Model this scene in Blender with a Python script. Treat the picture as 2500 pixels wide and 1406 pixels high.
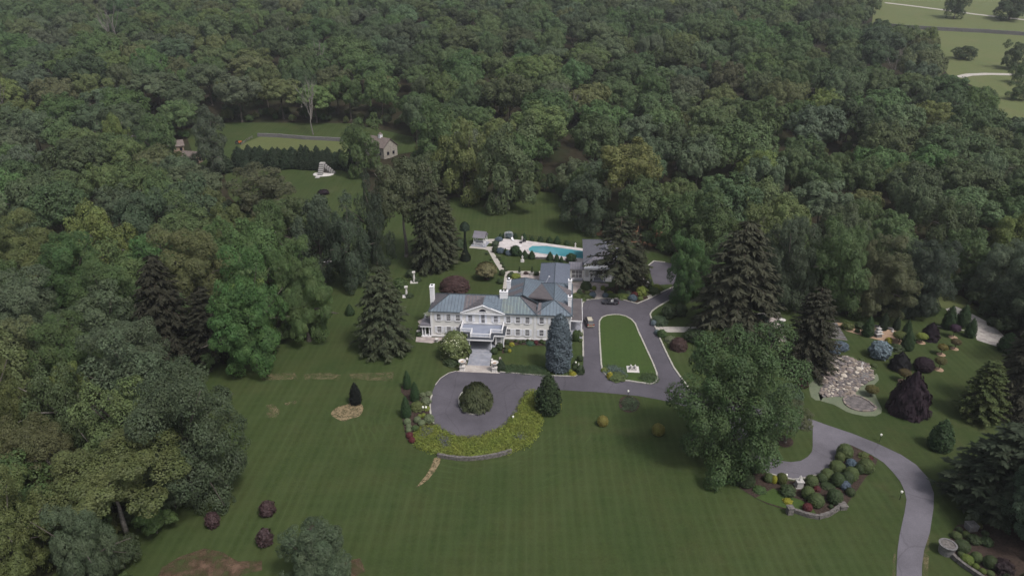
import bpy, bmesh, math, random
import numpy as np
from mathutils import Vector, Matrix
from mathutils.geometry import delaunay_2d_cdt

for o in list(bpy.data.objects): bpy.data.objects.remove(o)
scene = bpy.context.scene
R = math.radians
# ------------------------------------------------------------------ camera
CAMZ, PITCH, FPX = 80.0, R(24), 1700.0
cam_d = bpy.data.cameras.new('camera'); cam = bpy.data.objects.new('camera', cam_d)
scene.collection.objects.link(cam); scene.camera = cam
cam_d.sensor_width = 36.0; cam_d.lens = FPX / 2500 * 36.0
cam_d.clip_start = 1.0; cam_d.clip_end = 5000
cam.location = (0, 0, CAMZ); cam.rotation_euler = (R(90) - PITCH, 0, 0)
# ------------------------------------------------------------------ world, sun, exposure
SUN = Vector((0.38, -0.38, 0.84)).normalized()
world = bpy.data.worlds.new('World'); scene.world = world; world.use_nodes = True
wn, wl = world.node_tree.nodes, world.node_tree.links
sky = wn.new('ShaderNodeTexSky'); sky.sky_type = 'NISHITA'; sky.sun_disc = False
sky.sun_elevation = math.asin(SUN.z); sky.sun_rotation = math.atan2(SUN.x, SUN.y)
sky.dust_density = 3.0; sky.air_density = 1.0; sky.ozone_density = 1.0
hs = wn.new('ShaderNodeHueSaturation'); hs.inputs['Saturation'].default_value = 0.38   # cloud veil greys the sky
wl.new(sky.outputs[0], hs.inputs['Color']); wl.new(hs.outputs[0], wn['Background'].inputs['Color'])
wn['Background'].inputs['Strength'].default_value = 0.085
sun_d = bpy.data.lights.new('sun', 'SUN'); sun_d.energy = 1.5; sun_d.angle = R(11); sun_d.color = (1.0, 0.96, 0.93)
sun = bpy.data.objects.new('sun', sun_d); scene.collection.objects.link(sun)
sun.rotation_euler = SUN.to_track_quat('Z', 'Y').to_euler(); sun.location = (60, 60, 200)
vs = scene.view_settings
vs.view_transform = 'Standard'; vs.look = 'None'; vs.gamma = 1.0; vs.use_curve_mapping = False
vs.exposure = 0.85
scene.render.engine = 'CYCLES'
cy = scene.cycles
cy.use_denoising = True; cy.max_bounces = 5; cy.diffuse_bounces = 2; cy.glossy_bounces = 2
cy.transparent_max_bounces = 6; cy.volume_bounces = 0
# ------------------------------------------------------------------ terrain and projection
def g(x, y):
    s = y - 215.0
    if s <= 0: return 0.0
    h = .13 * s * s / (s + 50)
    if h > 60: h = 60 + 14 * (1 - math.exp(-(h - 60) / 14))
    return h
SP, CP = math.sin(PITCH), math.cos(PITCH)
def ray(px, py):
    u = (px - 1250) / FPX; v = -(py - 703) / FPX
    return (u, CP + v * SP, -SP + v * CP)
def at(px, py, z=None):
    """the point of the ground (or of the level z) that the photograph shows at this pixel"""
    d = ray(px, py)
    if z is None and d[2] < -1e-4:
        t = -CAMZ / d[2]
        if d[1] * t <= 215: return Vector((d[0] * t, d[1] * t, 0))
    elif z is not None:
        t = (z - CAMZ) / d[2]; return Vector((d[0] * t, d[1] * t, z))
    t = 150.; lo = 100.
    while t < 3000:
        if CAMZ + d[2] * t < g(d[0] * t, d[1] * t): break
        lo = t; t *= 1.02
    hi = t
    for _ in range(24):
        m = (lo + hi) / 2
        if CAMZ + d[2] * m < g(d[0] * m, d[1] * m): hi = m
        else: lo = m
    return Vector((d[0] * hi, d[1] * hi, CAMZ + d[2] * hi))
def proj(P):
    zc = P[1] * CP - (P[2] - CAMZ) * SP; yc = P[1] * SP + (P[2] - CAMZ) * CP
    return 1250 + FPX * P[0] / zc, 703 - FPX * yc / zc, FPX / zc
def height_to(P, ytop):
    """height above P at which a vertical reaches image row ytop"""
    k = (703 - ytop) / FPX   # yc = k zc
    # P1*SP+(z-C)*CP = k*(P1*CP-(z-C)*SP)
    zz = P[1] * (k * CP - SP) / (CP + k * SP)
    return zz + CAMZ - P[2]
# ------------------------------------------------------------------ object helpers
COL = scene.collection
def tag(o, label=None, cat=None, group=None, kind=None):
    if label: o['label'] = label
    if cat: o['category'] = cat
    if group: o['group'] = group
    if kind: o['kind'] = kind
    return o
def empty(name, loc=(0, 0, 0), rz=0, label=None, cat=None, group=None):
    o = bpy.data.objects.new(name, None); COL.objects.link(o)
    o.location = loc; o.rotation_euler = (0, 0, rz); o.empty_display_size = .5
    return tag(o, label, cat, group)
def link(name, me, parent=None, m=None):
    o = bpy.data.objects.new(name, me); COL.objects.link(o)
    if parent is not None: o.parent = parent
    if m is not None:
        me.materials.clear(); me.materials.append(m)
    return o
def np_mesh(name, V, F, mats=(), mi=None, lv=None):
    V = np.asarray(V, np.float32).reshape(-1, 3); F = np.asarray(F, np.int32)
    k = F.shape[1]; me = bpy.data.meshes.new(name)
    me.vertices.add(len(V)); me.vertices.foreach_set('co', V.ravel())
    me.loops.add(F.size); me.loops.foreach_set('vertex_index', F.ravel())
    me.polygons.add(len(F)); me.polygons.foreach_set('loop_start', np.arange(0, F.size, k, dtype=np.int32))
    if mi is not None: me.polygons.foreach_set('material_index', np.asarray(mi, np.int32))
    if lv is not None:
        a = me.attributes.new('lv', 'FLOAT', 'FACE'); a.data.foreach_set('value', np.asarray(lv, np.float32))
    for m in mats: me.materials.append(m)
    me.update(calc_edges=True)
    return me
class MB:
    def __init__(s): s.v = []; s.f = []; s.mi = []
    def add(s, vs, fs, mi=0):
        n = len(s.v); s.v += [tuple(p) for p in vs]; s.f += [tuple(i + n for i in q) for q in fs]; s.mi += [mi] * len(fs); return s
    def box(s, x0, x1, y0, y1, z0, z1, mi=0, taper=0):
        t = taper
        return s.add([(x0, y0, z0), (x1, y0, z0), (x1, y1, z0), (x0, y1, z0), (x0 + t, y0 + t, z1), (x1 - t, y0 + t, z1), (x1 - t, y1 - t, z1), (x0 + t, y1 - t, z1)],
                     [(0, 3, 2, 1), (4, 5, 6, 7), (0, 1, 5, 4), (1, 2, 6, 5), (2, 3, 7, 6), (3, 0, 4, 7)], mi)
    def prism(s, poly, z0, z1, mi=0):
        n = len(poly)
        a = sum(poly[i][0] * poly[(i + 1) % n][1] - poly[(i + 1) % n][0] * poly[i][1] for i in range(n))
        if a < 0: poly = poly[::-1]
        vs = [(p[0], p[1], z0) for p in poly] + [(p[0], p[1], z1) for p in poly]
        return s.add(vs, [tuple(range(n - 1, -1, -1)), tuple(range(n, 2 * n))] + [(i, (i + 1) % n, n + (i + 1) % n, n + i) for i in range(n)], mi)
    def lathe(s, prof, seg=12, c=(0, 0, 0), mi=0, sq=(1, 1)):
        vs = []; fs = []; m = len(prof)
        for r, z in prof:
            for k in range(seg):
                a = 2 * math.pi * k / seg; vs.append((c[0] + r * math.cos(a) * sq[0], c[1] + r * math.sin(a) * sq[1], c[2] + z))
        for i in range(m - 1):
            for k in range(seg):
                fs.append((i * seg + k, i * seg + (k + 1) % seg, (i + 1) * seg + (k + 1) % seg, (i + 1) * seg + k))
        fs.append(tuple(range(seg - 1, -1, -1))); fs.append(tuple((m - 1) * seg + k for k in range(seg)))
        return s.add(vs, fs, mi)
    def tube(s, pts, r0, r1=None, seg=6, mi=0):
        r1 = r0 if r1 is None else r1
        pts = [Vector(p) for p in pts]; n = len(pts); vs = []; fs = []
        for i, p in enumerate(pts):
            d = (pts[min(i + 1, n - 1)] - pts[max(i - 1, 0)]).normalized()
            a = d.orthogonal().normalized(); b = d.cross(a)
            if i and True:
                a = (pa - d * pa.dot(d)).normalized(); b = d.cross(a)
            pa = a
            r = r0 + (r1 - r0) * i / (n - 1)
            for k in range(seg):
                t = 2 * math.pi * k / seg; vs.append(p + a * (r * math.cos(t)) + b * (r * math.sin(t)))
        for i in range(n - 1):
            for k in range(seg): fs.append((i * seg + k, i * seg + (k + 1) % seg, (i + 1) * seg + (k + 1) % seg, (i + 1) * seg + k))
        fs.append(tuple(range(seg - 1, -1, -1))); fs.append(tuple((n - 1) * seg + k for k in range(seg)))
        return s.add(vs, fs, mi)
    def bar(s, a, b, w, h, mi=0):
        a = Vector(a); b = Vector(b); d = (b - a).normalized(); u = Vector((0, 0, 1))
        if abs(d.z) > .98: u = Vector((0, 1, 0))
        sx = d.cross(u).normalized() * (w / 2); su = sx.cross(d).normalized() * (h / 2)
        vs = [a - sx - su, a + sx - su, a + sx + su, a - sx + su, b - sx - su, b + sx - su, b + sx + su, b - sx + su]
        return s.add(vs, [(0, 1, 2, 3), (4, 7, 6, 5), (0, 4, 5, 1), (1, 5, 6, 2), (2, 6, 7, 3), (3, 7, 4, 0)], mi)
    def blob(s, c, rx, ry, rz, seg=10, rings=7, mi=0):
        prof = [(math.sin(math.pi * (i + .15) / (rings - .7)), -math.cos(math.pi * (i + .15) / (rings - .7))) for i in range(rings)]
        vs = []; fs = []
        for r, z in prof:
            for k in range(seg):
                a = 2 * math.pi * k / seg; vs.append((c[0] + rx * r * math.cos(a), c[1] + ry * r * math.sin(a), c[2] + rz * z))
        for i in range(rings - 1):
            for k in range(seg): fs.append((i * seg + k, i * seg + (k + 1) % seg, (i + 1) * seg + (k + 1) % seg, (i + 1) * seg + k))
        fs.append(tuple(range(seg - 1, -1, -1))); fs.append(tuple((rings - 1) * seg + k for k in range(seg)))
        return s.add(vs, fs, mi)
    def mesh(s, name, *mats, smooth=False, recalc=True):
        me = bpy.data.meshes.new(name); me.from_pydata(s.v, [], s.f)
        me.polygons.foreach_set('material_index', s.mi)
        for m in mats: me.materials.append(m)
        if recalc:
            bm = bmesh.new(); bm.from_mesh(me); bmesh.ops.recalc_face_normals(bm, faces=bm.faces); bm.to_mesh(me); bm.free()
        if smooth: me.polygons.foreach_set('use_smooth', [True] * len(me.polygons))
        me.update(); return me
    def build(s, name, m, parent=None, smooth=False):
        ms = m if isinstance(m, (list, tuple)) else [m]
        return link(name, s.mesh(name, *ms, smooth=smooth), parent)
# ------------------------------------------------------------------ materials
def newmat(name):
    m = bpy.data.materials.new(name); m.use_nodes = True
    nt = m.node_tree; return m, nt.nodes, nt.links, nt.nodes['Principled BSDF']
def mat(name, c1, c2=None, scale=2.0, rough=.8, bump=0.0, spec=.3, metal=0, detail=6, coords='pos', contrast=(.35, .65), c3=None, scale3=.15):
    m, n, l, b = newmat(name)
    b.inputs['Roughness'].default_value = rough; b.inputs['Specular IOR Level'].default_value = spec; b.inputs['Metallic'].default_value = metal
    if c2 is None: c2 = tuple(v * .8 for v in c1)
    if coords == 'pos': co = n.new('ShaderNodeNewGeometry').outputs['Position']
    else: co = n.new('ShaderNodeTexCoord').outputs['Object']
    nz = n.new('ShaderNodeTexNoise'); nz.inputs['Scale'].default_value = scale; nz.inputs['Detail'].default_value = detail
    l.new(co, nz.inputs['Vector'])
    r = n.new('ShaderNodeValToRGB'); r.color_ramp.elements[0].position = contrast[0]; r.color_ramp.elements[1].position = contrast[1]
    r.color_ramp.elements[0].color = (*c1, 1); r.color_ramp.elements[1].color = (*c2, 1)
    l.new(nz.outputs['Fac'], r.inputs['Fac']); out = r.outputs['Color']
    if c3:
        n3 = n.new('ShaderNodeTexNoise'); n3.inputs['Scale'].default_value = scale3; n3.inputs['Detail'].default_value = 5; l.new(co, n3.inputs['Vector'])
        r3 = n.new('ShaderNodeValToRGB'); r3.color_ramp.elements[0].position = .45; r3.color_ramp.elements[1].position = .7; l.new(n3.outputs['Fac'], r3.inputs['Fac'])
        mx = n.new('ShaderNodeMixRGB'); l.new(r3.outputs['Color'], mx.inputs['Fac']); l.new(out, mx.inputs[1]); mx.inputs[2].default_value = (*c3, 1); out = mx.outputs[0]
    l.new(out, b.inputs['Base Color'])
    if bump:
        bp = n.new('ShaderNodeBump'); bp.inputs['Strength'].default_value = 1.0; bp.inputs['Distance'].default_value = bump
        l.new(nz.outputs['Fac'], bp.inputs['Height']); l.new(bp.outputs[0], b.inputs['Normal'])
    return m
def foliage(name, rough=.6, spec=.25, vary=.55):
    m, n, l, b = newmat(name)
    b.inputs['Roughness'].default_value = rough; b.inputs['Specular IOR Level'].default_value = spec
    a = n.new('ShaderNodeAttribute'); a.attribute_type = 'INSTANCER'; a.attribute_name = 'tint'
    lv = n.new('ShaderNodeAttribute'); lv.attribute_type = 'GEOMETRY'; lv.attribute_name = 'lv'
    mr = n.new('ShaderNodeMapRange'); mr.inputs['To Min'].default_value = 1 - vary; mr.inputs['To Max'].default_value = 1 + vary
    l.new(lv.outputs['Fac'], mr.inputs['Value'])
    nz = n.new('ShaderNodeTexNoise'); nz.inputs['Scale'].default_value = .35; nz.inputs['Detail'].default_value = 3
    ge = n.new('ShaderNodeNewGeometry'); l.new(ge.outputs['Position'], nz.inputs['Vector'])
    hu = n.new('ShaderNodeHueSaturation'); l.new(a.outputs['Color'], hu.inputs['Color'])
    mh = n.new('ShaderNodeMapRange'); mh.inputs['From Min'].default_value = .3; mh.inputs['From Max'].default_value = .7; mh.inputs['To Min'].default_value = .482; mh.inputs['To Max'].default_value = .508
    l.new(nz.outputs['Fac'], mh.inputs['Value']); l.new(mh.outputs[0], hu.inputs['Hue']); l.new(mr.outputs[0], hu.inputs['Value'])
    l.new(hu.outputs[0], b.inputs['Base Color'])
    tr = n.new('ShaderNodeBsdfTranslucent'); l.new(hu.outputs[0], tr.inputs['Color'])
    mx = n.new('ShaderNodeMixShader'); mx.inputs[0].default_value = .22
    l.new(b.outputs[0], mx.inputs[1]); l.new(tr.outputs[0], mx.inputs[2]); l.new(mx.outputs[0], n['Material Output'].inputs['Surface'])
    return m
def lawn_mat(name, ca, cb, cc, stripes=1.0, sx=1.9, ang=0.0, rings=None, worn=(.075, .062, .03), wear=.5):
    m, n, l, b = newmat(name)
    b.inputs['Roughness'].default_value = .9; b.inputs['Specular IOR Level'].default_value = .15
    pos = n.new('ShaderNodeNewGeometry').outputs['Position']
    def noise(scale, detail=5, vec=None, rough=.6):
        z = n.new('ShaderNodeTexNoise'); z.inputs['Scale'].default_value = scale; z.inputs['Detail'].default_value = detail; z.inputs['Roughness'].default_value = rough
        l.new(vec or pos, z.inputs['Vector']); return z.outputs['Fac']
    def rng(v, a0, a1, b0=0, b1=1):
        q = n.new('ShaderNodeMapRange'); q.inputs['From Min'].default_value = a0; q.inputs['From Max'].default_value = a1; q.inputs['To Min'].default_value = b0; q.inputs['To Max'].default_value = b1; l.new(v, q.inputs['Value']); return q.outputs[0]
    def mix(f, c, d):
        q = n.new('ShaderNodeMixRGB'); 
        if isinstance(f, float): q.inputs[0].default_value = f
        else: l.new(f, q.inputs[0])
        for i, cc_ in ((1, c), (2, d)):
            if isinstance(cc_, tuple): q.inputs[i].default_value = (*cc_, 1)
            else: l.new(cc_, q.inputs[i])
        return q.outputs[0]
    def math_(op, a, bb):
        q = n.new('ShaderNodeMath'); q.operation = op
        for i, v in ((0, a), (1, bb)):
            if isinstance(v, (int, float)): q.inputs[i].default_value = v
            else: l.new(v, q.inputs[i])
        return q.outputs[0]
    col = mix(rng(noise(.035, 4), .35, .65), ca, cb)
    col = mix(rng(noise(.09, 7, rough=.7), .42, .68, 0, .95), col, cc)
    col = mix(rng(noise(.6, 8, rough=.8), .35, .8, 0, .75), col, tuple(v * 1.35 for v in cb))
    col = mix(rng(noise(2.2, 7, rough=.85), .4, .72, 0, .6), col, tuple(v * .55 for v in ca))
    col = mix(rng(noise(.05, 7, rough=.7), .58, .74, 0, wear), col, worn)
    if stripes:
        light = (cb[0] * 1.5 + .006, cb[1] * 1.42 + .006, cb[2] * 1.6 + .006)
        for (a_, per, amt) in ((ang, sx * .8, .18), (ang + 88, sx * 1.3, .07), (ang + 3.0, sx * 2.3, .13), (ang + 38, sx * 4.1, .07)):
            mp = n.new('ShaderNodeMapping'); mp.inputs['Rotation'].default_value = (0, 0, R(a_)); l.new(pos, mp.inputs['Vector'])
            mp2 = n.new('ShaderNodeMapping'); mp2.inputs['Scale'].default_value = (1.3, .07, 1); l.new(mp.outputs[0], mp2.inputs['Vector'])
            w = n.new('ShaderNodeTexWave'); w.wave_type = 'BANDS'; w.bands_direction = 'X'; w.inputs['Scale'].default_value = .314159 / per; w.inputs['Distortion'].default_value = 1.2; w.inputs['Detail'].default_value = 2; w.inputs['Detail Scale'].default_value = .15
            l.new(mp.outputs[0], w.inputs['Vector'])
            line = rng(w.outputs['Fac'], .88, 1.0)
            brk = math_('MULTIPLY', rng(noise(1.0, 5, mp2.outputs[0], .7), .42, .66), rng(noise(.045, 3), .32, .56))
            f = math_('MULTIPLY', math_('MULTIPLY', line, brk), amt * stripes)
            col = mix(f, col, light)
            soft = math_('MULTIPLY', rng(w.outputs['Fac'], .15, .85), amt * .55 * stripes)
            col = mix(math_('MULTIPLY', soft, rng(noise(.03, 3), .3, .6)), col, light)
    for (cx, cy_, r0, r1, amt) in rings or ():
        vm = n.new('ShaderNodeVectorMath'); vm.operation = 'DISTANCE'; l.new(pos, vm.inputs[0]); vm.inputs[1].default_value = (cx, cy_, 0)
        d = vm.outputs['Value']
        sn = math_('SINE', math_('MULTIPLY', math_('ADD', d, math_('MULTIPLY', noise(.08, 2), 3.0)), 4.2), 0)
        band = math_('MULTIPLY', rng(d, r0, r0 + 2), rng(d, r1, r1 - 6))
        f = math_('MULTIPLY', math_('MULTIPLY', rng(sn, .3, 1.0), band), math_('MULTIPLY', rng(noise(.12, 4), .46, .66), amt))
        col = mix(f, col, tuple(v * 1.7 + .008 for v in cb))
    l.new(col, b.inputs['Base Color'])
    bp = n.new('ShaderNodeBump'); bp.inputs['Strength'].default_value = .6; bp.inputs['Distance'].default_value = .08
    l.new(noise(5, 6, rough=.8), bp.inputs['Height']); l.new(bp.outputs[0], b.inputs['Normal'])
    return m
def patchy(name, c1, c2, scale, lo, hi, escale=.5):
    """ground litter with bare gaps"""
    m, n, l, b = newmat(name); b.inputs['Roughness'].default_value = .95; b.inputs['Specular IOR Level'].default_value = .1
    pos = n.new('ShaderNodeNewGeometry').outputs['Position']
    a = n.new('ShaderNodeTexNoise'); a.inputs['Scale'].default_value = scale; a.inputs['Detail'].default_value = 8; l.new(pos, a.inputs['Vector'])
    r = n.new('ShaderNodeValToRGB'); r.color_ramp.elements[0].color = (*c1, 1); r.color_ramp.elements[1].color = (*c2, 1); r.color_ramp.elements[0].position = .35; r.color_ramp.elements[1].position = .65
    l.new(a.outputs['Fac'], r.inputs['Fac']); l.new(r.outputs[0], b.inputs['Base Color'])
    e = n.new('ShaderNodeTexNoise'); e.inputs['Scale'].default_value = escale; e.inputs['Detail'].default_value = 9; e.inputs['Roughness'].default_value = .75; l.new(pos, e.inputs['Vector'])
    q = n.new('ShaderNodeMapRange'); q.inputs['From Min'].default_value = lo; q.inputs['From Max'].default_value = hi; l.new(e.outputs['Fac'], q.inputs['Value'])
    l.new(q.outputs[0], b.inputs['Alpha'])
    return m
M = {}
M['leaf'] = foliage('leaf', vary=.38); M['needle'] = foliage('needle', .85, .05, .5); M['clipped'] = foliage('clipped', .65, .2, .4)
M['bark'] = mat('bark', (.11, .095, .08), (.05, .042, .036), 3, .95, .03)
M['greybark'] = mat('greybark', (.22, .20, .18), (.11, .10, .09), 3, .95, .03)
M['redbark'] = mat('redbark', (.12, .085, .065), (.06, .045, .035), 3, .95, .03)
M['floor'] = mat('forest_floor', (.022, .020, .012), (.038, .031, .019), .5, .95, .05, .1, c3=(.022, .030, .012), scale3=.06)
M['mulch'] = mat('mulch', (.03, .022, .018), (.06, .042, .034), 4, .95, .03, .1)
M['redmulch'] = mat('redmulch', (.16, .085, .055), (.24, .14, .09), 3, .95, .03, .1, c3=(.05, .045, .02), scale3=.3)
M['tanmulch'] = mat('tanmulch', (.27, .18, .12), (.38, .27, .19), 5, .95, .02, .1)
M['dirt'] = patchy('dirt', (.07, .045, .03), (.14, .09, .062), .7, .38, .62, .3)
M['straw'] = patchy('straw', (.13, .11, .06), (.23, .19, .11), 2.2, .42, .74, .7)
M['straw_dense'] = patchy('straw_dense', (.14, .11, .062), (.26, .20, .12), 2.0, .30, .56, .8)
def asphalt(name, c, tracks):
    m, n, l, b = newmat(name); b.inputs['Roughness'].default_value = .85; b.inputs['Specular IOR Level'].default_value = .25
    pos = n.new('ShaderNodeNewGeometry').outputs['Position']
    def noise(s, d=6, r=.6):
        z = n.new('ShaderNodeTexNoise'); z.inputs['Scale'].default_value = s; z.inputs['Detail'].default_value = d; z.inputs['Roughness'].default_value = r; l.new(pos, z.inputs['Vector']); return z.outputs['Fac']
    r = n.new('ShaderNodeValToRGB'); r.color_ramp.elements[0].position = .3; r.color_ramp.elements[1].position = .7
    r.color_ramp.elements[0].color = (*[v * .74 for v in c], 1); r.color_ramp.elements[1].color = (*[v * 1.24 for v in c], 1)
    l.new(noise(.11, 8, .65), r.inputs['Fac'])
    r2 = n.new('ShaderNodeValToRGB'); r2.color_ramp.elements[0].position = .35; r2.color_ramp.elements[1].position = .75; r2.color_ramp.elements[0].color = (.86, .86, .86, 1); r2.color_ramp.elements[1].color = (1.25, 1.22, 1.2, 1)
    l.new(noise(6, 5, .8), r2.inputs['Fac'])
    mx = n.new('ShaderNodeMixRGB'); mx.blend_type = 'MULTIPLY'; mx.inputs[0].default_value = 1; l.new(r.outputs[0], mx.inputs[1]); l.new(r2.outputs[0], mx.inputs[2])
    vo = n.new('ShaderNodeTexVoronoi'); vo.feature = 'DISTANCE_TO_EDGE'; vo.inputs['Scale'].default_value = .085
    wv = n.new('ShaderNodeTexNoise'); wv.inputs['Scale'].default_value = .5; wv.inputs['Detail'].default_value = 5; l.new(pos, wv.inputs['Vector'])
    ad = n.new('ShaderNodeMixRGB'); ad.blend_type = 'ADD'; ad.inputs[0].default_value = 3.0; l.new(pos, ad.inputs[1]); l.new(wv.outputs['Color'], ad.inputs[2]); l.new(ad.outputs[0], vo.inputs['Vector'])
    cr = n.new('ShaderNodeMapRange'); cr.inputs['From Min'].default_value = .004; cr.inputs['From Max'].default_value = .012; cr.inputs['To Min'].default_value = .84; l.new(vo.outputs['Distance'], cr.inputs['Value'])
    mc = n.new('ShaderNodeMixRGB'); mc.blend_type = 'MULTIPLY'; mc.inputs[0].default_value = 1; l.new(mx.outputs[0], mc.inputs[1]); l.new(cr.outputs[0], mc.inputs[2])
    l.new(mc.outputs[0], b.inputs['Base Color'])
    return m
M['asphalt'] = asphalt('asphalt', (.084, .078, .092), 0)
M['asphalt_old'] = asphalt('asphalt_old', (.120, .113, .130), 1)
M['kerb'] = mat('kerb', (.42, .40, .35), (.30, .285, .255), 3, .9)
M['wall'] = mat('house_wall', (.70, .675, .645), (.66, .64, .61), .6, .8, 0, .2)
M['white'] = mat('white_paint', (.74, .73, .74), (.68, .67, .68), 1.2, .6, 0, .3)
M['shutter'] = mat('shutter', (.72, .72, .76), (.68, .68, .72), 2, .6)
M['glass'] = mat('window_glass', (.012, .013, .02), (.03, .03, .05), .7, .12, 0, .6)
M['patina'] = mat('patina_roof', (.122, .155, .19), (.15, .186, .218), 1.2, .5, 0, .4, c3=(.115, .14, .17), scale3=.35)
M['seam'] = mat('roof_seam', (.07, .085, .105), (.10, .115, .135), 2, .5)
M['patina2'] = mat('patina_roof_green', (.175, .22, .22), (.14, .18, .205), .8, .5, 0, .4, c3=(.22, .24, .20), scale3=.3)
M['copper'] = mat('copper_and_shade_brown', (.115, .095, .098), (.15, .128, .13), 1.0, .5, 0, .4)
M['slateblue'] = mat('slate_blue_roof', (.15, .17, .22), (.18, .20, .25), .8, .55)
M['membrane'] = mat('dark_membrane', (.085, .075, .08), (.11, .098, .10), .7, .75)
M['greyroof'] = mat('grey_metal_roof', (.145, .135, .155), (.175, .165, .185), .8, .5)
M['deck'] = mat('porch_deck', (.20, .22, .28), (.24, .26, .32), .7, .6)
M['darktrim'] = mat('dark_trim', (.03, .035, .045), (.05, .055, .065), 2, .5)
M['gutter'] = mat('gutter', (.035, .05, .06), (.06, .075, .085), 2, .5)
M['door'] = mat('red_door', (.09, .018, .02), (.06, .012, .014), 1, .4)
M['bluestone'] = mat('bluestone', (.24, .25, .29), (.31, .31, .34), 1.3, .8, .01, c3=(.20, .205, .235), scale3=.5)
M['paver'] = mat('pavers', (.36, .32, .29), (.47, .43, .39), 2.5, .85, .01, c3=(.3, .26, .24), scale3=.4)
M['flag'] = mat('flagstone', (.30, .255, .24), (.42, .37, .34), 1.0, .9, .01, c3=(.24, .2, .2), scale3=.6)
M['path'] = mat('path_stone', (.33, .30, .27), (.42, .39, .35), 1.5, .9, .01)
M['stone'] = mat('wall_stone', (.165, .15, .14), (.08, .073, .068), 2.5, .95, .03)
M['rock'] = mat('rock', (.16, .13, .105), (.27, .225, .185), .9, .95, .04, c3=(.2, .165, .16), scale3=.7)
M['rock2'] = mat('grey_rock', (.09, .08, .08), (.17, .15, .145), 1.1, .95, .04)
M['rock3'] = mat('pale_rock', (.36, .315, .26), (.45, .40, .34), 1.1, .95, .03)
M['gravel'] = mat('green_gravel', (.115, .135, .085), (.145, .16, .105), 3, .95, .01, c3=(.105, .125, .08), scale3=.3)
M['slate'] = mat('pale_slate', (.33, .30, .275), (.45, .42, .385), 1.6, .9, .02, c3=(.26, .235, .225), scale3=.5)
M['marble'] = mat('marble', (.60, .57, .54), (.48, .455, .435), 4, .6)
M['concrete'] = mat('concrete', (.42, .40, .38), (.34, .325, .31), 3, .9)
M['greystone'] = mat('grey_cast_stone', (.18, .172, .17), (.11, .105, .105), 4, .9)
M['pooldeck'] = mat('pool_deck', (.46, .42, .41), (.55, .51, .50), 2, .85, 0, c3=(.4, .36, .355), scale3=.4)
M['iron'] = mat('black_iron', (.012, .012, .014), (.02, .02, .022), 3, .5)
M['bronze'] = mat('bronze', (.06, .045, .035), (.09, .07, .05), 3, .5, metal=.4)
M['terracotta'] = mat('terracotta', (.30, .12, .07), (.22, .09, .06), 3, .8)
M['shingle'] = mat('brown_shingle', (.12, .095, .085), (.17, .14, .125), 1.3, .9)
M['fieldstone'] = mat('fieldstone', (.36, .33, .28), (.24, .22, .19), 1.3, .9)
M['beige'] = mat('beige_paint', (.46, .42, .33), (.42, .38, .30), .6, .3, 0, .5)
M['darkred'] = mat('dark_maroon_paint', (.035, .015, .018), (.03, .013, .015), .6, .25, 0, .6)
M['black'] = mat('black_paint', (.012, .011, .016), (.02, .018, .024), .6, .2, 0, .6)
M['rubber'] = mat('rubber', (.015, .015, .015), (.02, .02, .02), 3, .9)
M['chrome'] = mat('chrome', (.6, .6, .62), (.5, .5, .52), 2, .2, 0, .5, metal=1)
M['leather'] = mat('pale_leather', (.55, .54, .55), (.45, .44, .45), 3, .6)
M['redlight'] = mat('red_lamp', (.25, .01, .015), (.2, .008, .01), 3, .2)
M['orange'] = mat('orange_paint', (.45, .12, .03), (.4, .1, .03), 3, .5)
M['wood'] = mat('weathered_wood', (.30, .22, .16), (.2, .15, .11), 2, .9)
M['feather'] = mat('dark_feather', (.015, .015, .018), (.03, .03, .034), 3, .7)
def water_mat():
    m, n, l, b = newmat('pool_water')
    b.inputs['Roughness'].default_value = .06; b.inputs['Specular IOR Level'].default_value = .5
    nz = n.new('ShaderNodeTexNoise'); nz.inputs['Scale'].default_value = 1.2; nz.inputs['Detail'].default_value = 4
    ge = n.new('ShaderNodeNewGeometry'); l.new(ge.outputs['Position'], nz.inputs['Vector'])
    r = n.new('ShaderNodeValToRGB'); r.color_ramp.elements[0].color = (.05, .20, .24, 1); r.color_ramp.elements[1].color = (.085, .29, .33, 1); r.color_ramp.elements[0].position = .3; r.color_ramp.elements[1].position = .7
    n2 = n.new('ShaderNodeTexNoise'); n2.inputs['Scale'].default_value = .12; l.new(ge.outputs['Position'], n2.inputs['Vector'])
    l.new(n2.outputs['Fac'], r.inputs['Fac']); l.new(r.outputs[0], b.inputs['Base Color'])
    bp = n.new('ShaderNodeBump'); bp.inputs['Strength'].default_value = .15; bp.inputs['Distance'].default_value = .03; l.new(nz.outputs['Fac'], bp.inputs['Height']); l.new(bp.outputs[0], b.inputs['Normal'])
    return m
M['water'] = water_mat()
RC = at(1160, 1000)
M['lawn'] = lawn_mat('lawn', (.026, .044, .012), (.036, .053, .0145), (.048, .054, .018), 2.2, 1.9, 1.0, rings=[(RC.x, RC.y, 15, 30, .3)])
M['lawn_isle'] = lawn_mat('lawn_isle', (.036, .066, .016), (.045, .073, .018), (.046, .066, .02), .5, 1.6, 8, wear=.1)
M['field'] = lawn_mat('field', (.076, .096, .034), (.090, .104, .038), (.096, .102, .042), .35, 5.0, 60, wear=.2)
M['meadow'] = lawn_mat('meadow', (.088, .112, .042), (.105, .122, .046), (.115, .115, .05), .15, 9.0, 82, wear=.35, worn=(.17, .14, .07))
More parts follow.
